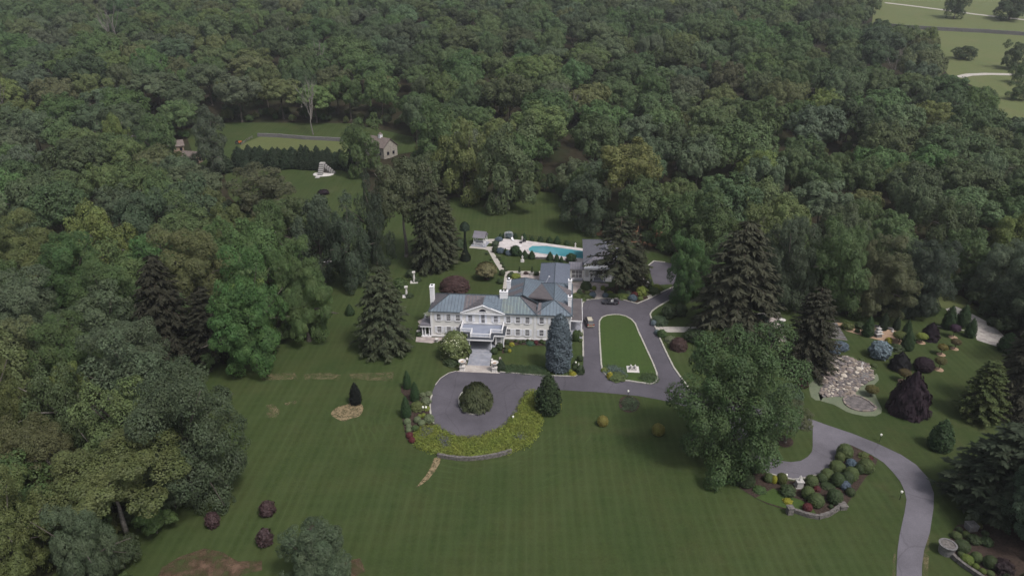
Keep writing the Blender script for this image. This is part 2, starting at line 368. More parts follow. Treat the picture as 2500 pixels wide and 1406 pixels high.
# ------------------------------------------------------------------ ground
def P2(pts): return [at(x, y) for x, y in pts]
def inside(x, y, poly):
    c = False; n = len(poly); j = n - 1
    for i in range(n):
        xi, yi = poly[i][0], poly[i][1]; xj, yj = poly[j][0], poly[j][1]
        if (yi > y) != (yj > y) and x < (xj - xi) * (y - yi) / (yj - yi) + xi: c = not c
        j = i
    return c
ys = list(np.arange(-60, 200, 20)) + list(np.arange(200, 460, 4)) + list(np.arange(460, 760, 12)) + list(np.arange(760, 1700, 45))
xs = list(np.arange(-1000, -420, 40)) + list(np.arange(-420, 421, 12)) + list(np.arange(440, 1041, 40))
V = [(x, y, g(x, y)) for y in ys for x in xs]; nx = len(xs)
F = [(j * nx + i, j * nx + i + 1, (j + 1) * nx + i + 1, (j + 1) * nx + i) for j in range(len(ys) - 1) for i in range(nx - 1)]
me = np_mesh('ground', V, F, [M['floor']]); me.polygons.foreach_set('use_smooth', [True] * len(F))
tag(link('ground', me), kind='structure', label='dark brown leaf litter floor under the woods')
def smooth_closed(P, k=4):
    """Catmull-Rom through the points of a closed outline"""
    n = len(P); out = []
    for i in range(n):
        p0, p1, p2, p3 = (P[(i + j - 1) % n] for j in range(4))
        for q in range(k):
            t = q / k
            out.append(p1 * 1.0 + (p2 - p0) * (.5 * t) + (p0 * 2 - p1 * 5 + p2 * 4 - p3) * (.5 * t * t) + (p1 * 3 - p0 - p2 * 3 + p3) * (.5 * t ** 3))
    return out
def sheet(name, pts, dz, m, kind='structure', label=None, smooth=False, world_pts=None, maxlen=None, parent=None):
    W = world_pts or P2(pts)
    if smooth: W = smooth_closed(W)
    bm = bmesh.new(); cdt = delaunay_2d_cdt([Vector((p.x, p.y)) for p in W], [], [list(range(len(W)))], 1, 1e-5)
    bv = [bm.verts.new((p.x, p.y, 0)) for p in cdt[0]]
    for f in cdt[2]: bm.faces.new([bv[i] for i in f])
    ylo, yhi = min(p.y for p in W), max(p.y for p in W)
    if yhi > 214:      # the hillside bends with y only: cut the sheet into strips
        for yy in [q for q in list(np.arange(212, 460, 4)) + list(np.arange(460, 760, 12)) + list(np.arange(760, 1700, 45)) if ylo < q < yhi]:
            bmesh.ops.bisect_plane(bm, geom=bm.verts[:] + bm.edges[:] + bm.faces[:], plane_co=(0, float(yy), 0), plane_no=(0, 1, 0), dist=1e-5)
    bmesh.ops.recalc_face_normals(bm, faces=bm.faces[:])
    if sum(f.normal.z for f in bm.faces) < 0: bmesh.ops.reverse_faces(bm, faces=bm.faces[:])
    for v in bm.verts: v.co.z = g(v.co.x, v.co.y) + dz + (.12 if v.co.y > 215 else 0)
    me = bpy.data.meshes.new(name); bm.to_mesh(me); bm.free(); me.materials.append(m)
    o = link(name, me, parent)
    if parent is None: tag(o, kind=kind, label=label)
    return o
LAWN = [(300, 1450), (330, 1335), (420, 1290), (480, 1200), (500, 1100), (430, 1040), (440, 940), (500, 905), (590, 888), (700, 862), (745, 820), (800, 740), (795, 640), (740, 560), (600, 520), (560, 480), (548, 430), (590, 412), (872, 418), (885, 440), (905, 480), (980, 505), (1090, 492), (1110, 482), (1180, 490), (1290, 492), (1318, 468), (1360, 474), (1400, 520), (1440, 565), (1560, 606), (1680, 640), (1700, 720), (1850, 740), (1960, 742), (2060, 775), (2180, 772), (2270, 745), (2310, 728), (2360, 742), (2420, 790), (2480, 850), (2560, 860), (2650, 1450)]
LAWNW = P2(LAWN)
LAWNX = [(150, 1450), (220, 1330), (330, 1250), (380, 1180), (360, 1080), (330, 1000), (370, 900), (480, 865), (600, 845), (690, 820), (735, 780), (780, 700)] + LAWN[12:]
sheet('lawn', LAWNX, .03, M['lawn'], label='mown lawn with faint mower lines around the house')
FIELD = [(585, 356), (640, 333), (840, 338), (872, 372), (868, 398), (700, 384), (600, 400)]
YARD = [(450, 318), (560, 300), (850, 302), (1010, 335), (1020, 370), (880, 392), (872, 372), (840, 338), (640, 333), (585, 356), (600, 400), (560, 430), (480, 400)]
sheet('field', FIELD, .05, M['field'], label='pale green hay field behind the dark hedge row')
sheet('pasture', YARD, .02, M['lawn'], label='rough grass around the barn and field')
MEADOW = [(2128, 62), (2135, 10), (2140, -30), (2620, -30), (2620, 330), (2470, 310), (2440, 280), (2425, 232), (2350, 200), (2320, 190), (2270, 130), (2200, 85)]
sheet('meadow', MEADOW, .05, M['meadow'], maxlen=12, label='yellow green meadow beyond the wood')
FIELDW, YARDW, MEADOWW = P2(FIELD), P2(YARD), P2(MEADOW)
sheet('clearing', [(2270, 742), (2300, 715), (2345, 722), (2380, 745), (2330, 760)], .05, M['field'], label='small bright grass clearing above the stone ramp')
# drive
DRIVE = [(1114, 906), (1095, 911), (1075, 924), (1063, 940), (1055, 958), (1051, 975), (1050, 996), (1052, 1016), (1059, 1034), (1075, 1047), (1095, 1058), (1119, 1066), (1146, 1070), (1172, 1068), (1196, 1060), (1218, 1049), (1240, 1034), (1257, 1017), (1267, 1000), (1275, 980), (1283, 964), (1300, 956), (1330, 952), (1360, 952), (1454, 957), (1508, 962), (1559, 967), (1616, 977), (1664, 990), (1740, 1008), (1800, 1022), (1860, 1034), (1920, 1044), (1983, 1050), (1979, 1024), (1860, 996), (1760, 975), (1710, 962), (1684, 951), (1662, 922), (1645, 898), (1627, 862), (1613, 831), (1599, 797), (1590, 778), (1587, 768), (1592, 760), (1605, 750), (1639, 731), (1680, 715), (1700, 690), (1690, 652), (1624, 641), (1596, 638), (1583, 648), (1590, 675), (1598, 697), (1640, 694), (1646, 700), (1631, 707), (1609, 717), (1591, 727), (1555, 742), (1539, 737), (1509, 729.5), (1472, 729), (1430, 733), (1422, 741), (1421.5, 751), (1421, 777), (1423, 814), (1424, 871), (1424, 899), (1418, 912), (1403, 919), (1337, 917), (1279, 913), (1220, 908)]
sheet('driveway', DRIVE, .06, M['asphalt'], label='purple grey asphalt driveway looping before the house')
LOWER = [(1976, 1022), (2020, 1038), (2080, 1058), (2140, 1082), (2200, 1110), (2236, 1134), (2267, 1168), (2280, 1204), (2279, 1240), (2270, 1300), (2256, 1343), (2251, 1380), (2249, 1450), (2188, 1450), (2189, 1380), (2191, 1343), (2196, 1306), (2208, 1252), (2213, 1220), (2208, 1198), (2198, 1176), (2181, 1154), (2157, 1129), (2125, 1109), (2094, 1094), (2076, 1086), (2052, 1090), (2046, 1103), (2039, 1130), (2027, 1145), (2003, 1158), (1970, 1168), (1936, 1172), (1907, 1166), (1874, 1156), (1852, 1145), (1840, 1128), (1815, 1090), (1790, 1060), (1778, 1014), (1820, 1023), (1826, 1060), (1842, 1098), (1864, 1109), (1883, 1115), (1907, 1125), (1931, 1128), (1955, 1125), (1972, 1115), (1982, 1103), (1984, 1090), (1984, 1048)]
sheet('lower_drive', LOWER, .066, M['asphalt_old'], label='worn pale grey lower drive curving down the right')
ISLE = [(1463, 800), (1463.5, 785), (1470, 775.5), (1482, 771), (1498, 769), (1513, 769.5), (1528, 773), (1542, 781), (1551, 791), (1559, 811), (1576, 848), (1593, 885), (1603, 910), (1605, 925), (1599, 935), (1585, 938), (1565, 935), (1531, 930), (1502, 928), (1482, 919), (1472, 908), (1468, 891), (1465, 842)]
sheet('island_lawn', ISLE, .16, M['lawn_isle'], label='bright green oval lawn island inside the drive')
RING = [(1120, 978), (1124, 966), (1133, 957), (1158, 952), (1182, 954), (1196, 964), (1201, 978), (1196, 991), (1182, 1004), (1165, 1011), (1148, 1011), (1133, 1004), (1123, 992)]
sheet('island_bed', RING, .16, M['lawn_isle'], smooth=True, label='small planted round island in the turning circle')
def stone_run(name, W, closed, w, h, seg, m, label, kind='structure', z0=0.0, seed=1, rows=1, cat=None, group=None):
    """kerb or wall laid stone by stone along a ground line"""
    rnd = random.Random(seed); mb = MB(); P = list(W) + ([W[0]] if closed else [])
    for row in range(rows):
        carry = rnd.random() * seg
        for a, b in zip(P[:-1], P[1:]):
            L = (b - a).length
            if L < 1e-3: continue
            d = (b - a) / L; t = 0.0 if row % 2 == 0 else -seg / 2
            while t < L:
                s = seg * rnd.uniform(.75, 1.25); t0 = max(t, 0); t1 = min(t + s, L)
                if t1 - t0 > .06:
                    p0 = a + d * (t0 + .012); p1 = a + d * (t1 - .012); zz = g(p0.x, p0.y) + z0 + row * h
                    ww = w * rnd.uniform(.85, 1.15); hh = h * rnd.uniform(.9, 1.1) if row == rows - 1 else h * 1.0
                    mb.bar((p0.x, p0.y, zz + hh / 2), (p1.x, p1.y, zz + hh / 2), ww, hh - .01)
                t += s
    o = mb.build(name, m)
    return tag(o, label, cat, group, kind)
def dens(pts): return P2(pts)
stone_run('kerb', dens(ISLE), True, .34, .24, .7, M['kerb'], 'pale stone kerb around the oval lawn island', seed=2)
stone_run('kerb', smooth_closed(dens(RING), 2), True, .30, .24, .6, M['kerb'], 'pale stone kerb around the turning circle island', seed=3)
stone_run('kerb', dens([(1686, 954), (1662, 922), (1645, 898), (1627, 862), (1613, 831), (1599, 797), (1590, 778), (1587, 768), (1592, 760), (1605, 750), (1639, 731)]), False, .34, .22, .7, M['kerb'], 'pale stone kerb along the right side of the drive', seed=4)
stone_run('kerb', dens([(1646, 700), (1631, 707), (1609, 717), (1591, 727), (1555, 742), (1539, 737), (1509, 729.5), (1472, 729), (1430, 733), (1422, 741), (1421.5, 751)]), False, .30, .22, .7, M['kerb'], 'pale stone kerb below the pool house shrubs', seed=5)
stone_run('kerb', dens([(1422, 805), (1423, 814), (1424, 871)]), False, .34, .22, .7, M['kerb'], 'pale stone kerb right of the blue spruce', seed=6)
stone_run('kerb', dens([(1418, 912), (1403, 919), (1337, 917), (1279, 913), (1220, 908)]), False, .25, .16, .7, M['kerb'], 'stone kerb under the low front hedge', seed=7)
stone_run('kerb', dens([(1055, 965), (1051, 975), (1050, 996), (1052, 1016), (1059, 1034)]), False, .30, .22, .7, M['kerb'], 'white stone kerb left of the turning circle', seed=8)
stone_run('kerb', dens([(1114, 906), (1095, 911), (1075, 924), (1063, 940)]), False, .16, .12, .7, M['path'], 'thin grey kerb at the upper left of the turning circle', seed=9)
stone_run('kerb', dens([(1583, 649), (1596, 638), (1624, 641)]), False, .34, .22, .7, M['kerb'], 'pale kerb around the parking court', seed=10)
stone_run('kerb', dens([(2003, 1157), (1970, 1167), (1936, 1171), (1907, 1165), (1874, 1155), (1852, 1144)]), False, .26, .2, .6, M['kerb'], 'white kerb behind the boxwood bed', seed=11)
# beds, paths and bare ground
def Z5(x, y): return (1720 + x / 4.1667, 1000 + y / 4.1667)
def Z3(x, y): return (940 + x / 4.1348, 860 + y / 4.1348)
def Z4(x, y): return (1360 + x / 3.514, 700 + y / 3.514)
def Z7(x, y): return (1120 + x / 6.944, 540 + y / 6.944)
def Z6(x, y): return (1860 + x / 3.906, 720 + y / 3.906)
def ZR(x, y): return (1980 + x / 8.789, 860 + y / 8.789)
def ZB(x, y): return (1010 + x / 7.8125, 740 + y / 7.8125)
def ZE(x, y): return (1230 + x / 7.81, 750 + y / 7.81)
def ZF(x, y): return (1370 + x / 8.27, 760 + y / 8.27)
def ZD(x, y): return (1370 + x / 7.8125, 560 + y / 7.8125)
def ZL(x, y): return (820 + x / 3.516, 480 + y / 3.516)
def ZG(x, y): return (2100 + x / 4.0625, 1060 + y / 4.0625)
def zz(fn, *pts): return [fn(*p) for p in pts]
sheet('planting_bed', zz(Z5, (350, 790), (545, 612), (640, 660), (780, 708), (900, 728), (1040, 715), (1180, 672), (1295, 612), (1355, 530), (1380, 375), (1500, 365), (1600, 420), (1760, 510), (1720, 620), (1640, 690), (1530, 850), (1420, 1000), (1290, 1070), (1160, 1110), (1000, 1080), (850, 1025), (640, 960), (520, 900), (420, 840)), .09, M['mulch'], label='dark mulch bed under the clipped boxwoods')
sheet('planting_bed', zz(Z3, (165, 340), (250, 350), (300, 430), (440, 405), (460, 470), (452, 560), (462, 650), (490, 735), (420, 900), (300, 930), (215, 880), (180, 700), (165, 560), (230, 480), (160, 400)), .09, M['mulch'], label='dark mulch bed left of the turning circle')
sheet('planting_bed', zz(ZG, (900, 990), (960, 900), (1100, 880), (1400, 900), (1700, 1000), (1700, 1500), (1200, 1500), (1130, 1400), (880, 1190)), .09, M['mulch'], label='dark mulch bed in the bottom right corner')
sheet('planting_bed', zz(Z4, (530, 1000), (545, 960), (590, 940), (650, 945), (695, 970), (708, 1010), (690, 1055), (640, 1078), (590, 1075), (545, 1050)), .09, M['mulch'], smooth=True, label='round dark bed with low shrubs by the lamp post')
sheet('planting_bed', zz(Z5, (735, 325), (760, 285), (810, 268), (870, 285), (905, 325), (890, 365), (835, 385), (775, 370)), .09, M['mulch'], smooth=True, label='round dark mulch ring under the small leaning tree')
sheet('planting_bed', zz(ZE, (20, 640), (800, 640), (800, 735), (560, 740), (400, 720), (200, 725), (60, 760), (10, 880), (-40, 880), (0, 700)), .09, M['mulch'], label='foundation bed along the front wall of the house')
sheet('planting_bed', [(1398, 705), (1420, 712), (1438, 728), (1470, 729), (1475, 722), (1460, 712), (1430, 705)], .07, M['mulch'], label='shrub bed between the flagstone path and the house')
sheet('planting_bed', [(1482, 705), (1500, 700), (1560, 690), (1585, 712), (1590, 726), (1555, 741), (1539, 736), (1509, 728.5), (1480, 728)], .07, M['mulch'], label='shrub bed at the foot of the tall spruce')
sheet('planting_bed', zz(Z6, (690, 262), (1050, 305), (1240, 335), (1340, 360), (1380, 480), (1300, 470), (1190, 452), (1000, 402), (800, 345)), .09, M['tanmulch'], label='tan mulch bed with the stone pagoda')
sheet('mulch_bank', [(1438, 572), (1530, 548), (1600, 560), (1668, 585), (1650, 606), (1560, 600)], .16, M['redmulch'], label='red brown bare bank behind the pool house')
sheet('bare_dirt', [(370, 1440), (395, 1385), (440, 1358), (500, 1338), (545, 1348), (580, 1370), (640, 1368), (640, 1392), (590, 1402), (560, 1440)], .05, M['dirt'], label='bare brown dirt patch at the bottom left')
sheet('bare_dirt', [(840, 1370), (880, 1362), (892, 1395), (860, 1410)], .05, M['dirt'], label='worn brown ground under the bottom maple')
for pts, lb in (([(637, 913), (720, 910), (726, 926), (640, 928)], 'left straw strip on the front lawn'), ([(742, 914), (800, 909), (832, 915), (828, 926), (745, 927)], 'middle straw strip on the front lawn'), ([(852, 913), (962, 908), (958, 930), (905, 929), (858, 925)], 'right straw strip on the front lawn'), ([(650, 990), (668, 986), (684, 1003), (676, 1018), (652, 1020)], 'small worn straw spot on the left lawn'), ([(692, 985), (722, 978), (724, 986), (700, 990)], 'tiny straw spot on the left lawn')):
    sheet('straw_patch', pts, .05, M['straw'], label=lb)
sheet('straw_patch', [(808, 1010), (822, 995), (845, 988), (862, 982), (880, 985), (887, 997), (878, 1015), (855, 1022), (838, 1028), (822, 1022)], .05, M['straw_dense'], smooth=True, label='straw covered patch under the small dark tree')
sheet('straw_patch', [(1016, 1190), (1030, 1172), (1040, 1160), (1052, 1140), (1060, 1118), (1076, 1116), (1074, 1130), (1062, 1150), (1046, 1170), (1028, 1184)], .05, M['straw_dense'], label='narrow straw covered trench strip below the hedge')
sheet('verge', [(2186, 1450), (2186, 1345), (2180, 1360), (2178, 1450)], .05, M['straw'], label='dry grass verge left of the lower drive')
sheet('verge', [(2252, 1450), (2254, 1350), (2268, 1300), (2268, 1350), (2262, 1450)], .05, M['straw'], label='dry grass verge right of the lower drive')
sheet('garden_path', zz(Z4, (838, 343), (1330, 346), (1480, 352), (1480, 398), (1265, 393), (862, 391)), .07, M['path'], label='stone path leading right from the drive into the garden')
sheet('garden_path', zz(Z7, (175, 455), (250, 355), (520, 310), (645, 310), (590, 400), (575, 520), (640, 600), (785, 845), (1400, 850), (1400, 885), (880, 880), (845, 990), (822, 1150), (745, 1150), (772, 950), (790, 868), (700, 848), (600, 690), (495, 500), (430, 478)), .05, M['path'], label='pale stone path from the pavilion to the back door')
sheet('garden_path', zz(ZD, (1520, 1060), (1600, 1060), (1660, 1170), (1745, 1290), (1665, 1330), (1625, 1240), (1560, 1130)), .08, M['path'], label='narrow stone path between shrubs beside the white blocks')
sheet('flagstone_patio', zz(ZD, (205, 1010), (440, 1000), (900, 1040), (905, 1090), (800, 1110), (820, 1190), (800, 1240), (830, 1325), (640, 1325), (665, 1230), (640, 1180), (400, 1160), (380, 1230), (205, 1235)), .09, M['flag'], label='flagstone court before the pool house doors')
sheet('flagstone_patio', zz(ZB, (35, 740), (55, 625), (120, 640), (300, 600), (330, 655), (560, 655), (520, 720), (420, 742), (345, 768)), .07, M['flag'], label='pinkish flagstone patio at the left corner of the house')
sheet('flagstone_patio', zz(ZB, (75, 350), (130, 315), (240, 290), (330, 230), (345, 330), (240, 400), (110, 400)), .07, M['flag'], label='round flagstone patio behind the left porch')
sheet('back_patio', zz(Z7, (880, 885), (1395, 890), (1395, 1010), (1050, 960), (850, 1000)), .07, M['flag'], label='back terrace with planters behind the house')
# ------------------------------------------------------------------ haze is added at the end of the file
# ------------------------------------------------------------------ foliage meshes
def unit(a): return a / np.maximum(np.linalg.norm(a, axis=-1, keepdims=True), 1e-6)
def quads(pos, nrm, size, rs, aspect=1.0, along=None):
    """leaf-sized faces at pos facing nrm; along = long axis"""
    n = len(pos); rnd = rs.normal(size=(n, 3)) if along is None else along + rs.normal(size=(n, 3)) * .12
    u = unit(rnd - nrm * np.sum(rnd * nrm, 1, keepdims=True)); w = np.cross(nrm, u)
    s = np.asarray(size).reshape(-1, 1) * np.ones((n, 1))
    a = u * s * .5; b = w * s * .5 / aspect
    V = np.stack([pos - a - b * .55, pos + a * .15 - b, pos + a + b * .25, pos - a * .1 + b], 1).reshape(-1, 3)
    return V, np.arange(4 * n).reshape(-1, 4)
def crown_mesh(name, seed, H=20., Rr=8., lo=.28, nl=46, per=360, leaf=.5, flat=1.0, lobe=(.22, .36), top=1.0, mat_='leaf', wobble=.22):
    rs = np.random.RandomState(seed)
    zc = H * (lo + 1) / 2; rz = H * (1 - lo) / 2
    C = []; RR = []
    gold = math.pi * (3 - 5 ** .5); off = rs.rand() * 6.28; nm = max(14, nl // 4)
    for i in range(nm):            # boughs, each carrying smaller leaf masses
        zf = 1 - (i + .5) / nm * 1.66
        rr = math.sqrt(max(0, 1 - zf * zf)); a = off + gold * i + rs.normal() * .3
        k = rs.uniform(.52, .88) * (1 + wobble * math.sin(2 * a + off) * .6)
        mc = np.array([math.cos(a) * rr * k * Rr, math.sin(a) * rr * k * Rr, zc + zf * (k if zf > 0 else .85) * rz * .84 * (top if zf > 0 else 1)])
        mr = Rr * rs.uniform(.22, .38); od = unit(mc - np.array([0, 0, zc - rz * .3]))
        C.append(tuple(mc)); RR.append(mr * .84)
        for j in range(10):
            d = unit(rs.normal(size=3) + od * .9 + np.array([0, 0, .35])); q = mc + d * mr * rs.uniform(.78, 1.1) * np.array([1, 1, .8])
            C.append(tuple(q)); RR.append(Rr * rs.uniform(lobe[0], lobe[1]) * .42)
    for i in range(nl // 4):      # inner lobes fill the crown
        d = unit(rs.normal(size=3)); C.append((d[0] * Rr * .36, d[1] * Rr * .36, zc + d[2] * rz * .42)); RR.append(Rr * .28)
    C = np.array(C); RR = np.array(RR); n = len(C)
    per_ = np.maximum(14, per * nl * 1.5 * RR ** 2 / np.sum(RR ** 2)).astype(int); ci = np.repeat(np.arange(n), per_); d = unit(rs.normal(size=(len(ci), 3)))
    out = unit(C[ci] - np.array([0, 0, zc - rz * .35]))
    keep = (np.sum(d * out, 1) > -.35) & (d[:, 2] > -.75)
    ci, d, out = ci[keep], d[keep], out[keep]
    bump = 1 + .14 * np.sin(d[:, 0] * 7 + ci) * np.cos(d[:, 1] * 6 + ci * 2) * np.sin(d[:, 2] * 5)
    pos = C[ci] + d * (RR[ci] * rs.uniform(.78, 1.08, len(ci)) * bump)[:, None] * np.array([1, 1, .85 * flat])
    inside_ = np.zeros(len(pos), bool)
    for j in range(n):
        dj = np.linalg.norm((pos - C[j]) / np.array([1, 1, .85 * flat]), axis=1); inside_ |= (dj < RR[j] * .62) & (ci != j)
    pos, d, out, ci = pos[~inside_], d[~inside_], out[~inside_], ci[~inside_]
    nrm = unit(d * 1.0 + out * .4 + np.array([0, 0, .55]) + rs.normal(size=d.shape) * .32)
    V, F = quads(pos, nrm, leaf * rs.uniform(.55, 1.25, len(pos)), rs, 1.25)
    lobev = rs.rand(n)
    lv = np.clip(.5 + (lobev[ci] - .5) * .45 + rs.normal(size=len(ci)) * .2, 0, 1)
    return np_mesh(name, V, F, [M[mat_]], lv=lv), C, RR
def trunk_mesh(name, seed, H, Rr, C, lo=.28, r0=.45, nb=9, bark='bark'):
    rnd = random.Random(seed); mb = MB(); zt = H * (lo + .35)
    pts = [(0, 0, -.3), (rnd.uniform(-.15, .15), rnd.uniform(-.15, .15), H * lo * .5), (rnd.uniform(-.3, .3), rnd.uniform(-.3, .3), H * lo), (rnd.uniform(-.5, .5), rnd.uniform(-.5, .5), zt)]
    mb.tube(pts, r0, r0 * .35, 8); mb.lathe([(r0 * 1.7, -.3), (r0 * 1.25, .15), (r0 * 1.02, .7)], 8)
    idx = list(range(len(C))); rnd.shuffle(idx)
    for i in idx[:nb]:
        t = rnd.uniform(.45, 1.0); s = Vector(pts[1]).lerp(Vector(pts[3]), t); e = Vector(C[i]); m = s.lerp(e, .5) + Vector((0, 0, .6))
        mb.tube([s, m, e], r0 * .38, r0 * .1, 5)
    return mb.mesh(name, M[bark], smooth=True)
BROAD = []   # (crown mesh, trunk mesh, H, R)
for i, (H_, R_, lo, nl, per, leaf, lobe, top) in enumerate([
        (17, 8.6, -.26, 60, 420, .42, (.22, .36), 1.0), (20, 7.8, -.26, 70, 400, .40, (.2, .34), 1.05), (16, 9.0, -.2, 55, 440, .43, (.24, .38), .9), (19, 8.0, -.3, 80, 380, .38, (.2, .32), 1.0),
        (20, 7.4, -.26, 65, 400, .40, (.22, .36), 1.1), (16, 8.8, -.22, 85, 360, .38, (.2, .3), .92), (17, 8.4, -.26, 55, 460, .44, (.24, .4), 1.0), (19, 7.6, -.3, 90, 350, .36, (.2, .3), 1.05),
        (21, 8.6, .38, 44, 560, .44, (.2, .34), .85), (20, 8.0, .30, 46, 560, .44, (.2, .36), .95),
        (18, 9.6, .30, 60, 330, .58, (.24, .36), 1.0), (20, 9.0, .26, 64, 320, .56, (.22, .34), 1.05), (17, 10.0, .32, 56, 350, .58, (.24, .38), .95), (19, 9.2, .24, 70, 300, .54, (.2, .32), 1.0), (21, 8.6, .28, 60, 320, .56, (.22, .36), 1.1), (18, 9.8, .30, 76, 290, .52, (.2, .3), 1.0),
        (20, 8.0, -.30, 100, 860, .26, (.2, .36), 1.0), (21, 7.6, -.26, 110, 800, .26, (.18, .32), 1.0), (19, 8.6, -.26, 95, 880, .27, (.2, .36), .92), (20, 8.4, .34, 66, 950, .27, (.2, .34), .88)]):
    cm, C, RR = crown_mesh('broadleaf_crown', 100 + i, H_, R_, lo, nl, per, leaf, 1.0, lobe, top)
    co = np.empty(len(cm.vertices) * 3, np.float32); cm.vertices.foreach_get('co', co); co = co.reshape(-1, 3); HB = float(np.percentile(co[:, 2], 99.7)); RB = float(np.percentile(np.hypot(co[:, 0], co[:, 1]), 98))
    BROAD.append((cm, trunk_mesh('broadleaf_trunk', i, H_, R_, C, max(lo, .1), bark='greybark' if i in (2, 4, 8, 9, 12, 19) else 'bark'), HB, RB))
def spruce_mesh(name, seed, H=20., Rr=4.6, lo=.08, whorls=30, nb=10, droop=.5, spray=.78, sparse=1.0, wid=2.8, curl=.35):
    rs = np.random.RandomState(seed); pos = []; nrm = []; al = []; sz = []; mb = MB()
    mb.tube([(0, 0, -.3), (0, 0, H * .5), (0.05, 0, H * .98)], .36, .05, 8)
    for wi in range(whorls):
        f = (wi + rs.rand() * .7) / whorls; z = H * (lo + (1 - lo) * f)
        L0 = Rr * ((1 - f) ** .62) * (1.0 if f > .08 else .75) + .35
        for k in range(nb if f < .8 else nb - 3):
            if rs.rand() > sparse: continue
            a = 2 * math.pi * (k + rs.rand() * .8) / nb + wi; L = L0 * rs.uniform(.72, 1.15)
            ca, sa = math.cos(a), math.sin(a); prev = None; path = []
            ns = max(4, int(L / .36))
            for q in range(ns + 1):
                t = q / ns; rr = L * t; dz = -droop * L * (t ** 1.4) * (1 - f * .7) + curl * L * .5 * max(0, t - .6)
                p = np.array([ca * rr, sa * rr, z + dz + .12 * L * t]); path.append(tuple(p))
                if t < .12: continue
                for _ in range(7):
                    side = rs.uniform(-1, 1); hang = rs.uniform(.3, 1.0)
                    d = np.array([ca * .5 - sa * side * .9, sa * .5 + ca * side * .9, -hang * .7 * droop * 1.6]); d /= np.linalg.norm(d)
                    s = spray * rs.uniform(.6, 1.25) * (.55 + .45 * (1 - t * .4))
                    pos.append(p + d * s * .45 + rs.normal(size=3) * .08); al.append(d); sz.append(s)
                    nn = np.array([ca * .35, sa * .35, .9]) + rs.normal(size=3) * .35; nrm.append(nn)
            if wi % 2 == 0: mb.tube([path[0], path[len(path) // 2], path[-1]], .07, .02, 4)
    pos = np.array(pos); nrm = unit(np.array(nrm)); al = np.array(al)
    nrm = unit(nrm - al * np.sum(nrm * al, 1, keepdims=True))
    V, F = quads(pos, nrm, np.array(sz), rs, wid, al)
    lv = np.clip(.5 + rs.normal(size=len(pos)) * .22, 0, 1)
    return np_mesh(name, V, F, [M['needle']], lv=lv), mb.mesh(name + '_trunk', M['redbark'], smooth=True)
SPRUCE = [spruce_mesh('spruce_crown', 1), spruce_mesh('spruce_crown', 2, droop=.7, sparse=.9, Rr=5.0, wid=3.4, spray=1.1), spruce_mesh('spruce_crown', 3, lo=.30, Rr=5.0, whorls=20, nb=8, droop=.55, spray=.85, sparse=.62), spruce_mesh('spruce_crown', 4, Rr=5.6, droop=.3, curl=.1, whorls=26, spray=1.05)]
def shell_mesh(name, seed, prof, n, leaf, jit=.06, tuft=1, aspect=1.4, hang=False, core=True, lump=.05, upn=.35, m='clipped', nl=7):
    """foliage over a body of revolution; prof = [(r,z)...] from bottom to top, unit size"""
    rs = np.random.RandomState(seed); prof = np.array(prof, float)
    seg = np.linalg.norm(np.diff(prof, axis=0), axis=1) * (prof[:-1, 0] + prof[1:, 0] + .02); cs = np.cumsum(seg) / seg.sum()
    k = np.searchsorted(cs, rs.rand(n)); k = np.minimum(k, len(prof) - 2); t = rs.rand(n)
    r = prof[k, 0] * (1 - t) + prof[k + 1, 0] * t; z = prof[k, 1] * (1 - t) + prof[k + 1, 1] * t
    dr = prof[k + 1, 0] - prof[k, 0]; dz = prof[k + 1, 1] - prof[k, 1]
    a = rs.rand(n) * 2 * math.pi; ph = rs.rand(3) * 6
    w = 1 + lump * (np.sin(a * nl + ph[0] + z * 9) + np.sin(a * (nl - 3) - z * 13 + ph[1]) + .7 * np.sin(z * 21 + ph[2] + a * 2)) / 1.6
    rr = r * w + rs.uniform(-jit, jit * .6, n)
    pos = np.stack([rr * np.cos(a), rr * np.sin(a), z + rs.normal(size=n) * jit * .4], 1)
    nn = np.stack([dz * np.cos(a), dz * np.sin(a), -dr], 1); nn = unit(nn)
    if hang:
        al = np.tile(np.array([0, 0, -1.]), (n, 1)) + .35 * nn; al = unit(al); nrm = unit(nn + rs.normal(size=(n, 3)) * .3); nrm = unit(nrm - al * np.sum(nrm * al, 1, keepdims=True))
    else:
        al = None; nrm = unit(nn + np.array([0, 0, upn]) + rs.normal(size=(n, 3)) * .38)
    V, F = quads(pos, nrm, leaf * rs.uniform(.6, 1.3, n), rs, aspect, al)
    lv = np.clip(.5 + rs.normal(size=n) * .2, 0, 1)
    if core:
        sgs = 14; cv = []; cf = []
        for (r_, z_) in prof:
            for q in range(sgs):
                b = 2 * math.pi * q / sgs; ww = 1 + lump * .6 * math.sin(b * nl + ph[0] + z_ * 9)
                cv.append((max(r_ - jit * 1.1, .002) * ww * math.cos(b), max(r_ - jit * 1.1, .002) * ww * math.sin(b), z_ * .985))
        for i in range(len(prof) - 1):
            for q in range(sgs): cf.append((i * sgs + q, i * sgs + (q + 1) % sgs, (i + 1) * sgs + (q + 1) % sgs, (i + 1) * sgs + q))
        F = np.concatenate([F, np.array(cf) + len(V)]); V = np.concatenate([V, np.array(cv)]); lv = np.concatenate([lv, np.full(len(cf), .35)])
    return np_mesh(name, V, F, [M[m]], lv=lv)
def zs(P, k): return [(r, z * k) for r, z in P]
def arc(n, r, z0, z1, p=1.0): return [(r * math.sin(math.pi * (i + .12) / (n - .7)) ** p, z0 + (z1 - z0) * (1 - math.cos(math.pi * (i + .12) / (n - .7))) / 2) for i in range(n)]
BALL = [(.3, 0), (.42, .12), (.49, .3), (.5, .48), (.46, .68), (.36, .85), (.2, .96), (.02, 1)]
CONE = [(.4, 0), (.48, .08), (.5, .18), (.44, .38), (.34, .58), (.22, .77), (.1, .92), (.01, 1)]
